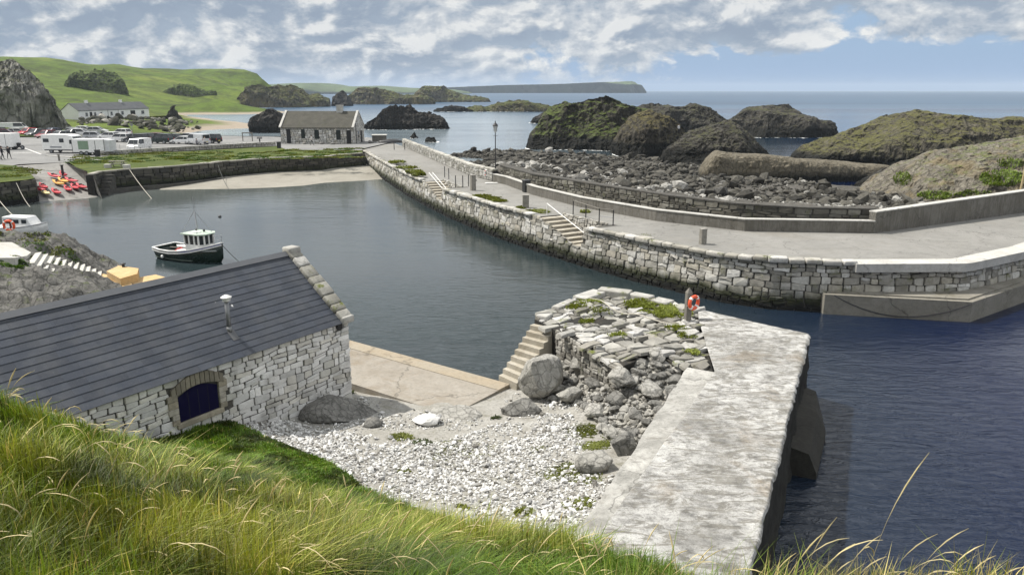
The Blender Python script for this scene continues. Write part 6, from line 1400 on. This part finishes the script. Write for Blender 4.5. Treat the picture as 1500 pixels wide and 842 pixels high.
# motorhome
t = thing('motorhome', 'white motorhome with dark windows parked side on above the turf', 'motorhome', at(98, 224, zc_), -.12)
L = 6.3; l = L/2
hb = MB().add(*prof([(-l, .45), (-l, 2.75), (-l+.1, 2.85), (l-2.1, 2.85), (l-1.25, 2.65), (l-.85, 1.95), (l-.15, 1.35), (l, .9), (l-.02, .4)], 2.2, .05)); hb.build('body', M['white'], t)
for x, z, w_, h_ in ((-l+.75, 1.95, .95, .55), (l-2.95, 1.95, .75, .6), (l-1.35, 1.75, .62, .6)):
    for sg in (-1, 1): MB().box((x, sg*1.11, z), (w_, .03, h_), bev=.01).build('window', M['glass'], t)
MB().add(*prof([(l-1.22, 2.45), (l-1.16, 2.52), (l-.62, 1.88), (l-.76, 1.9)], 1.9, 0)).build('windscreen', M['glass'], t)
for sg in (-1, 1): MB().box((-l+2.3, sg*1.112, .95), (1.9, .02, .22)).build('stripe', paint('stripe_grey', (.25, .26, .28), .5), t); wheel(t, -l+1.35, sg*.95, .35); wheel(t, l-1.0, sg*.95, .35)
MB().box((0, -1.11, .5), (L-.6, .03, .16)).build('skirt', M['iron'], t)
# trailer
t = thing('trailer', 'white twin axle catering trailer with a green side panel', 'trailer', at(137, 227, zc_), -.07)
l = 2.6; MB().box((0, 0, 1.42), (5.1, 2.05, 1.95), bev=.04).build('body', M['white'], t); MB().box((-.75, -1.035, 1.5), (1.6, .03, 1.25)).build('side_panel', M['panelgreen'], t)
MB().box((-2.5, -1.0, 1.42), (.06, .1, 1.95)).box((1.1, -1.035, 1.5), (.06, .03, 1.3)).box((2.5, -1.0, 1.42), (.06, .1, 1.95)).box((0, 0, .42), (5.0, 1.9, .1)).build('dark_trim', M['iron'], t)
MB().beam((2.5, .5, .45), (4.0, 0, .45), .1, .1).beam((2.5, -.5, .45), (4.0, 0, .45), .1, .1).tube([(3.9, 0, .0), (3.9, 0, .7)], .04).build('drawbar', M['steel'], t)
for x in (-1.2, -.35):
    for sg in (-1, 1): wheel(t, x, sg*.98, .32)
MB().box((2.9, 0, 1.4), (.7, 1.8, 1.7), bev=.03).build('front_box', paint('pale_grey_panel', (.6, .61, .62), .5), t)
t = thing('barrier', 'low steel crowd barrier at the front end of the catering trailer', 'barrier', at(168, 222, zc_), -.05); fr = MB()
for x in np.linspace(-.9, .9, 8): fr.tube([(x, 0, .15), (x, 0, 1.05)], .014, 5)
fr.tube([(-.95, 0, .1), (-.95, 0, 1.1)], .022, 6).tube([(.95, 0, .1), (.95, 0, 1.1)], .022, 6).tube([(-.95, 0, 1.08), (.95, 0, 1.08)], .022, 6).tube([(-.95, 0, .15), (.95, 0, .15)], .022, 6); fr.build('frame', M['steel'], t)
for x in (-.6, .6): MB().box((x, 0, .04), (.05, .6, .05)).build('foot', M['steel'], t)
t = thing('wheeled_bin', 'black wheeled bin under the catering trailer drawbar', 'bin', at(143.5, 230, zc_), .1); MB().add(*prof([(-.25, .05), (-.3, .95), (.3, .95), (.25, .05)], .6, .03)).build('body', M['iron'], t); MB().box((0, 0, 1.0), (.66, .66, .08), bev=.03).build('lid', M['black'], t)
# lorry
t = thing('flatbed_lorry', 'white box lorry at the left edge with a dark machine behind', 'lorry', at(6, 219, zc_), -.06); MB().box((0, 0, 1.55), (4.6, 2.1, 2.2), bev=.04).build('box_body', M['white'], t); MB().box((1.25, -1.055, 1.55), (.05, .02, 2.1)).build('seam', M['iron'], t); MB().box((0, 0, .42), (5.2, 1.6, .2)).build('chassis', M['iron'], t)
for x in (-1.5, 1.4):
    for sg in (-1, 1): wheel(t, x, sg*.9, .40)
mq = thing('motorbike', 'dark motorbike standing at the tail of the white lorry', 'motorbike', at(27, 219, zc_), .1)
for x in (-.7, .7): wheel(mq, x, 0, .33, .14)
MB().add(*prof([(-.7, .75), (-.9, .95), (-.1, .95), (.1, 1.1), (.5, 1.0), (.45, .7), (.2, .4), (-.3, .4)], .32, .05)).build('body', M['iron'], mq); MB().tube([(.75, 0, .4), (.45, 0, 1.15), (.4, -.32, 1.2)], .025, 6).tube([(.45, 0, 1.15), (.4, .32, 1.2)], .025, 6).build('handlebar', M['steel'], mq); MB().box((-.35, 0, 1.0), (.7, .28, .1), bev=.03).build('seat', M['black'], mq)
# ================================================================== car park furniture
lw_ = [P(147, 228.5, 2.5), P(200, 225.5, 2.5), P(300, 219.5, 2.5), P(404, 213.5, 2.5)]
r, pth = wall('car_park_wall', 'low pale stone wall between the car park and the turf', 'wall', [(x, y, 2.5) for x, y, z in lw_], .62, .45, M['mortar'], None, side=-1)
if pth.nrm(np.array([5.]))[0][1] > 0: pth.side = -1
Vv, Ff, Cc = stones(wallmap(pth, 2.5), pth.L, lambda s: .66, .55, .3, .015, .07, [(.46, .44, .38), (.38, .36, .3), (.52, .5, .45)], .5, seed=71); mk('masonry', Vv, Ff, M['stone_dry'], r, False, Cc)
V, F = strip(pth, [(.05, .62), (.05, .72), (-.5, .72), (-.5, .62)], 2.5); fixn(mk('cap', V, F, M['coping'], r))
ks = [P(66, 229, 2.5), P(100, 231.5, 2.5), P(145, 236, 2.5)]; wall('kerb_edge', 'pale kerb edge below the motorhome at the top of the turf', 'kerb', [(x, y, 2.5) for x, y, z in ks], .14, .35, M['coping'])
t = thing('picnic_table', 'pale timber picnic table with benches on the turf strip', 'picnic table', at(172, 245, 2.57), .1); z_ = .74
MB().box((0, 0, z_), (1.9, .8, .06), bev=.01).build('tabletop', M['woodgrey'], t)
for sg in (-1, 1): MB().box((0, sg*.72, .44), (1.9, .28, .05), bev=.01).build('bench', M['woodgrey'], t)
for x in (-.7, .7):
    MB().beam((x, -.7, 0), (x, -.2, z_), .09, .05).beam((x, .7, 0), (x, .2, z_), .09, .05).beam((x, -.8, .40), (x, .8, .40), .05, .09).build('leg_frame', M['woodgrey'], t)
for px, py, lb in ((158, 243.5, 'pale square stone seat left of the picnic table'), (185.5, 244, 'pale square stone seat right of the picnic table')): tag(MB().box(at(px, py, 2.8), (.75, .6, .5), bev=.05).build('stone_block', M['coping']), lb, 'seat', None, 'thing')
t = thing('timber_frame', 'open grey timber goal shaped frame at the edge of the sea', 'frame', at(363, 207.5, 2.45), .05); MB().tube([(-.9, 0, 0), (-.9, 0, 1.7)], .09).build('post', M['woodgrey'], t); MB().tube([(.9, 0, 0), (.9, 0, 1.7)], .09).build('post', M['woodgrey'], t); MB().box((0, 0, 1.62), (2.0, .12, .18)).box((0, 0, .95), (1.8, .06, .05)).build('crossbar', M['woodgrey'], t)
t = thing('information_lectern', 'dark information lectern on a post left of the stone cottage', 'sign', at(381, 213, 2.52), .2); MB().box((0, 0, .6), (.2, .2, 1.3)).build('post', M['iron'], t); MB().box((0, 0, 1.3), (.9, .5, .1), M=Matrix.Rotation(.5, 3, 'X')).build('board', M['iron'], t)
for k in range(6):
    px = 330+k*6.2; tag(MB().box(at(px, 213.6-.25*k, 2.9), (.13, .13, .8), bev=.02).build('marker_post', M['woodgrey']), 'short thin grey marker post in the row along the sea side of the car park', 'post', 'marker posts along the sea side of the car park', 'thing')
t = thing('wheeled_bin', 'black wheeled bin against the left corner of the stone cottage', 'bin', at(409, 217.5, 2.52), .1); MB().add(*prof([(-.28, .03), (-.32, 1.0), (.32, 1.0), (.28, .03)], .65, .03)).build('body', M['iron'], t); MB().box((0, 0, 1.05), (.7, .7, .08), bev=.03).build('lid', M['black'], t)
for px, py, sz, lb in ((446, 211.5, .5, 'stone lying under the second cottage window'), (471, 211.5, .55, 'rounded boulder under the third cottage window'), (487, 212, .5, 'flat stone left of the cottage door plants'), (492.5, 211.5, .6, 'dark stone beside the right cottage window'), (424, 210.5, .5, 'pale boulder by the left cottage door'), (543, 210, .7, 'whitish boulder at the gable corner of the stone cottage')): boulder('boulder', lb, 'boulder', at(px, py, 2.5), sz, 107, M['lime_grey'], .6, random.random()*6, 'stones along the cottage front', sub=3)
t = thing('stone_shelter', 'low grey concrete block beyond the cottage gable', 'block', at(556, 208, 2.4), .1); MB().box((0, 0, .6), (2.6, 2.2, 1.3), bev=.05).build('body', M['parapet'], t); MB().box((0, 0, 1.3), (2.9, 2.5, .14), bev=.03).build('cap', M['coping'], t)
t = thing('upturned_boat', 'dark upturned rowing boat lying beside the grey block', 'boat', at(573, 210, 2.42), .15); V = []; F = []; n1, n2 = 11, 7
for i_ in range(n1):
    f = i_/(n1-1); w_ = .75*math.sin(math.pi*min(1, .12+f*.9))**.7
    for j in range(n2): a = math.pi*j/(n2-1); V.append(((f-.5)*4.6, w_*math.cos(a), .08+.62*math.sin(a)**.7*(.6+.4*math.sin(math.pi*f))))
for i_ in range(n1-1):
    for j in range(n2-1): F.append([i_*n2+j, i_*n2+j+1, (i_+1)*n2+j+1, (i_+1)*n2+j])
F += [list(range(n2)), [(n1-1)*n2+j for j in range(n2)][::-1]]
fixn(mk('hull', V, F, paint('tarred_hull', (.02, .02, .022), .5), t, True)); MB().box((0, 0, .74), (4.0, .07, .08)).build('keel', M['woodgrey'], t)
for px, py, lb in ((577.5, 219.5, 'left one of two short posts at the narrow pier root'), (593, 219.5, 'right one of two short posts at the narrow pier root')): tag(MB().tube([at(px, py, 2.4), at(px, py, 2.4)[:2]+(3.5,)], .06, 8).build('marker_post', M['iron']), lb, 'post', None, 'thing')
t = thing('post', 'short dark timber post above the kayaks on the cobbled bank', 'post', at(92, 254, 2.0)); MB().tube([(0, 0, -.3), (0, 0, 1.0)], .14, 10).build('shaft', M['iron'], t); MB().box((0, 0, 1.0), (.34, .34, .1), bev=.03).build('cap', M['iron'], t)
t = thing('post', 'weathered post in the grass at the top of the cobbled bank', 'post', at(87, 236, 2.5)); MB().tube([(0, 0, -.2), (0, 0, .9)], .13, 8).build('shaft', M['woodgrey'], t); MB().box((0, 0, .9), (.3, .3, .08), bev=.02).build('cap', M['woodgrey'], t)
tag(MB().tube(sag(at(40, 243.5, 2.9), at(91, 250, 2.9), .25), .02, 5).build('rope', M['darkrope']), 'dark rope strung low across the top of the slipway', 'rope', None, 'thing')
t = thing('sign', 'small blank white sign on a pole before the cliff', 'sign', at(16, 188, 2.6)); MB().tube([(0, 0, 0), (0, 0, 3.6)], .05).build('pole', M['steel'], t); MB().box((0, -.05, 3.7), (.9, .05, .55)).build('plate', M['white'], t)
t = thing('sign', 'thin pole sign standing in front of the white panel van', 'sign', at(198, 226, 2.5)); MB().tube([(0, 0, 0), (0, 0, 4.4)], .04).build('pole', M['steel'], t); MB().box((0, -.04, 4.4), (.5, .04, .3)).build('plate', M['steel'], t)
# painted bay lines
for k, (a, b) in enumerate((((25, 213), (60, 226)), ((20, 224), (46, 224)))):
    a = Vector(at(*a, 2.526)); b = Vector(at(*b, 2.526)); d_ = (b-a).normalized()*.12; s_ = Vector((-d_.y, d_.x, 0)); o = mk('bay_line', [a+s_, b+s_, b-s_, a-s_], [[3, 2, 1, 0]], paint('road_paint', (.6, .6, .58), .7)); o['kind'] = 'structure'
# ================================================================== kayaks on the slipway
def kayak(label, px, py, az, m, L=2.9, z=None):
    rows_ = [float(np.interp(px, [22, 96], [243, 238])), float(np.interp(px, [47, 122], [270, 262])), float(np.interp(px, [52, 150], [304, 297]))]; z_ = float(np.interp(py, rows_, [2.5, 1.2, -.35]))+.06
    t = thing('kayak', label, 'kayak', at(px, py, z_+.02), az, 'kayaks drawn up on the slipway'); t.rotation_euler = (0, math.atan(.105)*math.cos(az+.9), az)
    V = []; F = []; n1, n2 = 15, 12
    for i_ in range(n1):
        f = i_/(n1-1); s_ = max(.02, math.sin(math.pi*f))**.65; w_ = .36*s_; zz_ = .16*abs(2*f-1)**2.2
        for j in range(n2): a = 2*math.pi*j/n2; V.append(((f-.5)*L, w_*math.cos(a), .17+zz_+.16*math.sin(a)*(.35+.65*s_)))
    for i_ in range(n1-1):
        for j in range(n2): F.append([i_*n2+j, i_*n2+(j+1) % n2, (i_+1)*n2+(j+1) % n2, (i_+1)*n2+j])
    F += [list(range(n2))[::-1], [(n1-1)*n2+j for j in range(n2)]]
    mk('hull', V, F, m, t, True)
    V = []; n3 = 16
    for rr, zz_ in ((1.0, .30), (1.0, .35), (.82, .36), (.8, .31)):
        for k in range(n3): a = 2*math.pi*k/n3; V.append((-.1+.55*rr*math.cos(a), .25*rr*math.sin(a), zz_))
    mk('cockpit_rim', V, [[i_*n3+k, i_*n3+(k+1) % n3, (i_+1)*n3+(k+1) % n3, (i_+1)*n3+k] for i_ in range(3) for k in range(n3)], M['black'], t)
    mk('cockpit', V[3*n3:], [list(range(n3))], M['dark'], t); MB().box((-.35, 0, .36), (.08, .34, .16), bev=.02).build('seat_back', M['iron'], t)
KD = Vector(P(103, 272, .7))-Vector(P(86, 262, 1.3)); ka = math.atan2(KD.y, KD.x)
for k, (px, py, c_, lab) in enumerate(((80, 259.5, 'red', 'topmost red kayak left of the dark post'), (93, 257, 'red', 'red kayak right under the dark post'), (86, 270, 'yellow', 'yellow kayak at the left of the group'), (93, 266.5, 'yellow', 'orange yellow kayak in the middle of the group'), (105, 266, 'red', 'red kayak right of the orange yellow one'), (100, 278.5, 'red', 'red kayak lowest in the middle row'), (110, 276, 'red', 'red kayak pointing down between two other red ones'), (120, 275, 'red', 'red kayak at the right end of the row'), (64, 275, 'red', 'red kayak at the left with its nose on the wall'), (67, 284, 'pale', 'pale yellow kayak nearest the water'), (83, 283, 'red', 'dark red kayak lying beside the pale yellow one'), (58, 279, 'red', 'red kayak half hidden by the left quay wall'))):
    kayak(lab, px, py, ka+random.uniform(-.18, .18), {'red': M['red'], 'yellow': M['yellow'], 'pale': paint('pale_yellow', (.75, .62, .30), .4)}[c_])
# ================================================================== fishing boat
def hull(st, m, par, name, n2=9):
    V = []; F = []
    for (x, w_, zk, zs, fl) in st:
        for j in range(n2):
            f = j/(n2-1); a = f*2-1; k = abs(a); sg = 1 if a > 0 else -1; y = sg*w_*(k**fl); z = zk+(zs-zk)*(k**2.2); V.append((x, y, z))
    for i_ in range(len(st)-1):
        for j in range(n2-1): F.append([i_*n2+j, (i_+1)*n2+j, (i_+1)*n2+j+1, i_*n2+j+1])
    F.append(list(range(n2)))
    o = mk(name, V, F, m, par, True); fixn(o); o.data.set_sharp_from_angle(angle=R(40)); sm = o.modifiers.new('solid', 'SOLIDIFY'); sm.thickness = .05; sm.offset = 1 if False else -1; return V, n2
wl = Vector(P(283, 379.5, 0)); b_az = math.atan2(-2.4, 5.25)
t = thing('fishing_boat', 'dark green fishing boat with white wheelhouse moored in the harbour', 'boat', (wl.x, wl.y, 0), b_az)
STN = [(-2.85, 1.02, -.28, .82, .55), (-2.0, 1.16, -.36, .74, .55), (-1.0, 1.22, -.40, .72, .56), (0, 1.22, -.42, .80, .58), (1.0, 1.10, -.42, .95, .62), (1.9, .80, -.36, 1.15, .7), (2.55, .42, -.2, 1.32, .8), (3.0, .05, .35, 1.45, .9)]
HV, n2 = hull(STN, M['hullgreen'], t, 'hull')
def gun(o_, z0, z1, th, m, nm, i0=0):
    b = MB()
    for sg in (0, n2-1):
        pts = [Vector(HV[i_*n2+sg]) for i_ in range(i0, len(STN))]
        for p_, r_ in zip(pts, pts[1:]):
            out = Vector((0, 1 if sg else -1, 0))*o_
            b.beam(p_+out+Vector((0, 0, z0)), r_+out+Vector((0, 0, z1 if False else z0)), th[0], th[1])
    return b.build(nm, m, t)
gun(.0, .02, .02, (.13, .07), M['white'], 'gunwale'); gun(.035, -.14, -.14, (.05, .09), M['white'], 'rubbing_strake'); gun(.035, -.06, -.06, (.045, .04), M['bluestripe'], 'stripe', 3)
MB().beam((-2.85, -1.02, .84), (-2.85, 1.02, .84), .13, .07).build('transom_cap', M['white'], t)
MB().prism([(-2.8, -.92), (-2, -1.05), (0, -1.12), (.9, -1.0), (.9, 1.0), (0, 1.12), (-2, 1.05), (-2.8, .92)], .10, .16).build('deck', paint('deck_green', (.10, .13, .11), .7), t)
MB().prism([(.8, -1.02), (1.9, -.76), (2.55, -.4), (2.95, 0), (2.55, .4), (1.9, .76), (.8, 1.02)], .86, .95).build('foredeck', paint('deck_grey', (.34, .36, .36), .7), t)
wh = MB(); x0, x1, yh = .15, 1.75, .72
wh.prism([(x0, -yh), (x1-.25, -yh), (x1, -.42), (x1, .42), (x1-.25, yh), (x0, yh)], .3, 1.28); wh.build('wheelhouse', M['white'], t)
MB().prism([(x0+.03, -yh+.03), (x1-.28, -yh+.03), (x1-.03, -.42), (x1-.03, .42), (x1-.28, yh-.03), (x0+.03, yh-.03)], 1.28, 1.98).build('windows', M['glass'], t)
pb2 = MB()
for (x, y) in ((x0, -yh), (x0+.45, -yh), (x0+.95, -yh), (x1-.25, -yh), (x1, -.42), (x1, 0), (x1, .42), (x1-.25, yh), (x0+.65, yh), (x0, yh), (x0, 0.1), (x0, -.35)): pb2.box((x, y, 1.63), (.09, .09, .74))
pb2.build('window_pillars', M['white'], t)
MB().prism([(x0-.25, -yh-.14), (x1-.2, -yh-.14), (x1+.18, -.45), (x1+.18, .45), (x1-.2, yh+.14), (x0-.25, yh+.14)], 1.98, 2.06).build('wheelhouse_roof', M['greenroof'], t)
MB().lathe([(.30, 2.06), (.30, 2.12), (.22, 2.16)], 18, (.75, -.1, 0)).build('life_raft_lid', M['white'], t)
MB().tube([(.0, -.75, 2.05), (.6, 0, 3.6)], .022, 6).tube([(.0, .75, 2.05), (.6, 0, 3.6)], .022, 6).tube([(1.5, .6, 2.05), (.6, 0, 3.6)], .022, 6).tube([(1.3, -.6, 2.05), (1.35, -.6, 2.5), (.6, 0, 3.6)], .022, 6).tube([(.6, 0, 3.5), (.6, 0, 4.6)], .015, 6).tube([(.5, .2, 2.05), (.5, .2, 4.4)], .008, 5).build('mast_gantry', M['steel'], t)
for x, y in ((.3, .3), (1.0, .35)): MB().lathe([(.07, 2.06), (.08, 2.2), (.03, 2.25)], 8, (x, y, 0)).build('deck_light', M['iron'], t)
nt = MB()
for k in range(9): nt.torus((-1.25+random.uniform(-.3, .3), .15+random.uniform(-.3, .3), .22+.05*k), random.uniform(.16, .32), .045, Matrix.Rotation(random.uniform(-.5, .5), 3, 'X'), 14, 6)
nt.build('net_heap', M['redhull'], t, True)
MB().box((-.55, -.35, .45), (.7, .6, .55), bev=.03).build('fish_box', M['white'], t); MB().beam((-2.6, .35, .62), (-.4, .55, .62), .14, .05).beam((-2.6, -.2, .5), (-1.2, .0, .5), .12, .05).build('planks', M['woodgrey'], t)
MB().tube([(2.6, -.35, 1.35), (2.62, -.35, 1.95)], .018).tube([(2.6, .35, 1.35), (2.62, .35, 1.95)], .018).tube([(2.62, -.35, 1.93), (2.95, 0, 1.98), (2.62, .35, 1.93)], .018).tube([(2.62, -.35, 1.65), (2.95, 0, 1.7), (2.62, .35, 1.65)], .014).build('bow_rail', M['steel'], t)
MB().lathe([(.05, -.12), (.11, -.06), (.11, .06), (.05, .12)], 10, (-1.7, -1.22, .28)).build('fender', M['white'], t, True)
MB().tube([(-2.9, 0, .4), (-2.95, 0, -.3)], .05).box((-2.93, 0, .1), (.06, .5, .3)).build('rudder', M['iron'], t)
bw_ = Vector((wl.x, wl.y, 0))+Matrix.Rotation(b_az, 3, 'Z') @ Vector((2.95, 0, 1.35))
tag(MB().tube(sag(bw_, P(356, 388, -.05), .08), .022, 6).build('mooring_rope', M['darkrope']), 'dark mooring rope running from the bow of the green boat into the water', 'rope', None, 'thing')
tag(MB().lathe([(.02, -.15), (.16, -.05), (.16, .06), (.02, .16)], 10, P(322, 317.5, .02)).build('mooring_buoy', M['iron'], None, True), 'small dark mooring buoy afloat beyond the green fishing boat', 'buoy', None, 'thing')
# cabin cruiser
wl = Vector(P(33, 342, 0)); t = thing('cabin_cruiser', 'small white cabin boat behind the grassy bank at the left', 'boat', (wl.x, wl.y, 0), -.05)
STN = [(-2.4, .85, -.2, .62, .5), (-1.2, .98, -.25, .62, .5), (0, 1.0, -.3, .66, .52), (1.0, .85, -.28, .75, .6), (1.8, .5, -.2, .88, .75), (2.35, .04, .25, 1.0, .9)]
HV, n2 = hull(STN, M['white'], t, 'hull'); MB().prism([(-2.3, -.8), (1.0, -.8), (1.9, -.4), (2.2, 0), (1.9, .4), (1.0, .8), (-2.3, .8)], .55, .62).build('deck', M['white'], t)
MB().add(*prof([(-1.1, .6), (-1.15, 1.55), (1.0, 1.5), (1.5, .65)], 1.45, .06, lambda z: 1-.12*max(0, z-.6))).build('cabin', M['white'], t)
for x, w_ in ((-.72, .5), (.02, .6), (.78, .42)):
    for sg in (-1, 1): MB().box((x, sg*.69, 1.15), (w_, .05, .34), bev=.01).build('window', M['glass'], t)
MB().box((-2.3, 0, .5), (.3, .4, .6), bev=.05).build('outboard', M['iron'], t); gun(.0, .02, .02, (.1, .05), paint('grey_trim', (.35, .36, .38), .5), 'gunwale')
pz_ = onz(21, 352); t = thing('post', 'dark red post on the grassy bank holding an orange life ring', 'post', pz_); MB().tube([(0, 0, -.2), (-.12, 0, 1.5)], .07, 8).build('shaft', paint('dark_red', (.10, .02, .02), .6), t); MB().box((-.12, 0, 1.5), (.2, .2, .08)).build('cap', paint('dark_red', (.10, .02, .02), .6), t)
ring('life_ring', 'orange and white life ring on the dark red post at the left bank', (pz_[0]-.12, pz_[1]-.13, pz_[2]+1.08), .34, .09, face(.1, -1), M['orange'])
# pale path, steps and ochre landing on the left bank
PT = [(0, 357), (18, 357), (46, 372), (40, 377), (22, 380), (-40, 381), (-60, 360)]; V = []
vb = [onz(x, y, .08) for x, y in PT]; zp = float(np.mean([v[2] for v in vb]))+.05; sheet('path', [(v[0], v[1], v[2]+.10) for v in vb], None, M['palestep'], h=.5)
sb = MB(); a0_, a1_ = Vector(onz(52, 373, .1)), Vector(onz(40, 381, .1)); b0_, b1_ = Vector(onz(150, 396, .1)), Vector(onz(140, 402, .1)); n = 11; za, zb2 = a0_.z+.1, b0_.z+.12
for k in range(n):
    q_ = [a0_.lerp(b0_, k/n), a1_.lerp(b1_, k/n), a1_.lerp(b1_, (k+1.05)/n), a0_.lerp(b0_, (k+1.05)/n)]; z_ = za+(zb2-za)*k/(n-1); sb.prism([v[:2] for v in q_], z_-.7, z_)
t = thing('bank_steps', 'pale concrete steps running down the left bank to the ochre landing', 'steps', (0, 0, 0)); o = fixn(sb.build('treads', M['palestep'], t))
t = thing('ochre_landing', 'ochre stained concrete landing at the foot of the bank steps', 'landing', (0, 0, 0))
MB().prism([P(156, 397, 1.0)[:2], P(174, 389, 1.0)[:2], P(203, 393, 1.0)[:2], P(201, 401, 1.0)[:2], P(176, 408, 1.0)[:2]], -1.5, 1.0).build('upper_block', M['ochre'], t)
MB().prism([P(188, 409, .5)[:2], P(228, 402, .5)[:2], P(256, 410, .5)[:2], P(262, 420, .5)[:2], P(205, 424, .5)[:2]], -1.5, .50).prism([P(140, 398, .6)[:2], P(182, 406, .6)[:2], P(205, 425, .6)[:2], P(170, 420, .6)[:2]], -1.5, .56).build('lower_slab', M['ochre'], t)
MB().prism([P(152, 381, .4)[:2], P(178, 391, .4)[:2], P(176, 398, .4)[:2], P(150, 394, .4)[:2]], -1.5, .42).build('outer_edge', M['ochre'], t)
pz_ = P(181, 392, .95); t = thing('mooring_bollard', 'small rusty iron mooring bollard on the ochre landing', 'bollard', pz_); MB().lathe([(.12, 0), (.09, .05), (.08, .2), (.16, .24), (.16, .28), (.08, .31)], 12).build('post', M['iron'], t); MB().lathe([(.2, 0), (.2, .03)], 12).build('base', M['iron'], t)
# mooring ropes in the inner harbour
for a, b, s_, lb in ((at(190, 249, 2.6), P(222, 291, 0), .15, 'pale rope hanging from the back quay wall into the water'), (at(318, 238, 2.5), P(336, 278, .0), .5, 'thin dark chain lying from the back wall across the sand'), (at(24, 268, 2.6), P(44, 303, .4), .3, 'pale rope draped down the left quay wall'), (P(-6, 287, 1.6), (pz_[0]-17.5, 64, 1.2), .2, 'pale mooring line reaching the white cabin boat')):
    tag(MB().tube(sag(a, b, s_), .03, 5).build('rope', M['rope'] if 'pale' in lb else M['darkrope']), lb, 'rope', None, 'thing')
# bright turf on the right bank
dg = bpy.context.evaluated_depsgraph_get(); bx = []
for (ex, ey, rx, ry, n_) in ((1468, 262, 34, 12, 900), (1368, 287, 26, 6, 420), (1322, 262, 14, 10, 260), (1425, 285, 30, 5, 200), (1480, 240, 20, 8, 200)):
    for k in range(n_):
        a_, r_ = random.uniform(0, 6.28), math.sqrt(random.random()); h1, l1, n1_, _i, o1, _m = SC.ray_cast(dg, Vector((0, 0, CZ)), Vector(ray(ex+rx*r_*math.cos(a_), ey+ry*r_*math.sin(a_))).normalized())
        if h1 and o1.name.startswith('bank'): bx.append((l1.x, l1.y, l1.z-.02))
if bx:
    bx = np.array(bx); n_ = len(bx); c_ = np.tile(np.array([.11, .16, .018]), (n_, 1))*RNG.uniform(.5, 1.4, (n_, 1)); blades('bank_grass', bx, RNG.uniform(.15, .4, n_), np.full(n_, .05), RNG.uniform(.2, 1.2, n_), c_, c_*1.3, M['grass'])
# person in white on the rocks
dg = bpy.context.evaluated_depsgraph_get(); dv_ = Vector(ray(994, 195)).normalized(); hit_, loc_, nn_, _i, ob_, _m = SC.ray_cast(dg, Vector((0, 0, CZ)), dv_)
if hit_: person('person in a white shirt standing on the dark island rocks', (loc_.x, loc_.y, loc_.z-.1), .4, (.75, .75, .75), (.03, .03, .04), stride=.05)
# sea foam round the rocks
V = []; F = []
for a, sd in FOAM:
    if len(a) < 8: continue
    n = len(a); nz_ = vnoise(np.c_[np.arange(n)*.35, np.full(n, sd*3.3), np.zeros(n)], 5); wv_ = np.clip(nz_*1.3-.05+vnoise(np.c_[np.arange(n)*1.3, np.full(n, sd*5.3), np.zeros(n)], 7)*.5, 0, 1)*np.clip(a[:, 1]*.012, .5, 3.5)
    sc__ = vnoise(np.c_[np.arange(n)*.9, np.full(n, sd*1.3), np.zeros(n)], 6)*.3
    b = len(V)
    for k in range(n): V += [(a[k, 0], a[k, 1]+1.2, .03), (a[k, 0]+sc__[k]*2, a[k, 1]-wv_[k], .03)]
    F += [[b+2*k, b+2*k+1, b+2*k+3, b+2*k+2] for k in range(n-1) if wv_[k]+wv_[k+1] > .25]
fo = mk('sea_foam', V, F, M['foam']); tag(fo, kind='stuff')
# ================================================================== sea air
HZ = 8200
hb_ = MB().box((0, 0, 34), (2*HZ, 2*HZ, 72)); hm_ = bpy.data.materials.new('haze'); hm_.use_nodes = True; t_ = hm_.node_tree; t_.nodes.clear(); o_ = t_.nodes.new('ShaderNodeOutputMaterial'); v_ = t_.nodes.new('ShaderNodeVolumePrincipled')
v_.inputs['Color'].default_value = (.72, .84, 1, 1); v_.inputs['Density'].default_value = 1.05e-4; t_.links.new(v_.outputs[0], o_.inputs['Volume'])
hz_ = hb_.build('haze', hm_); hz_['kind'] = 'stuff'
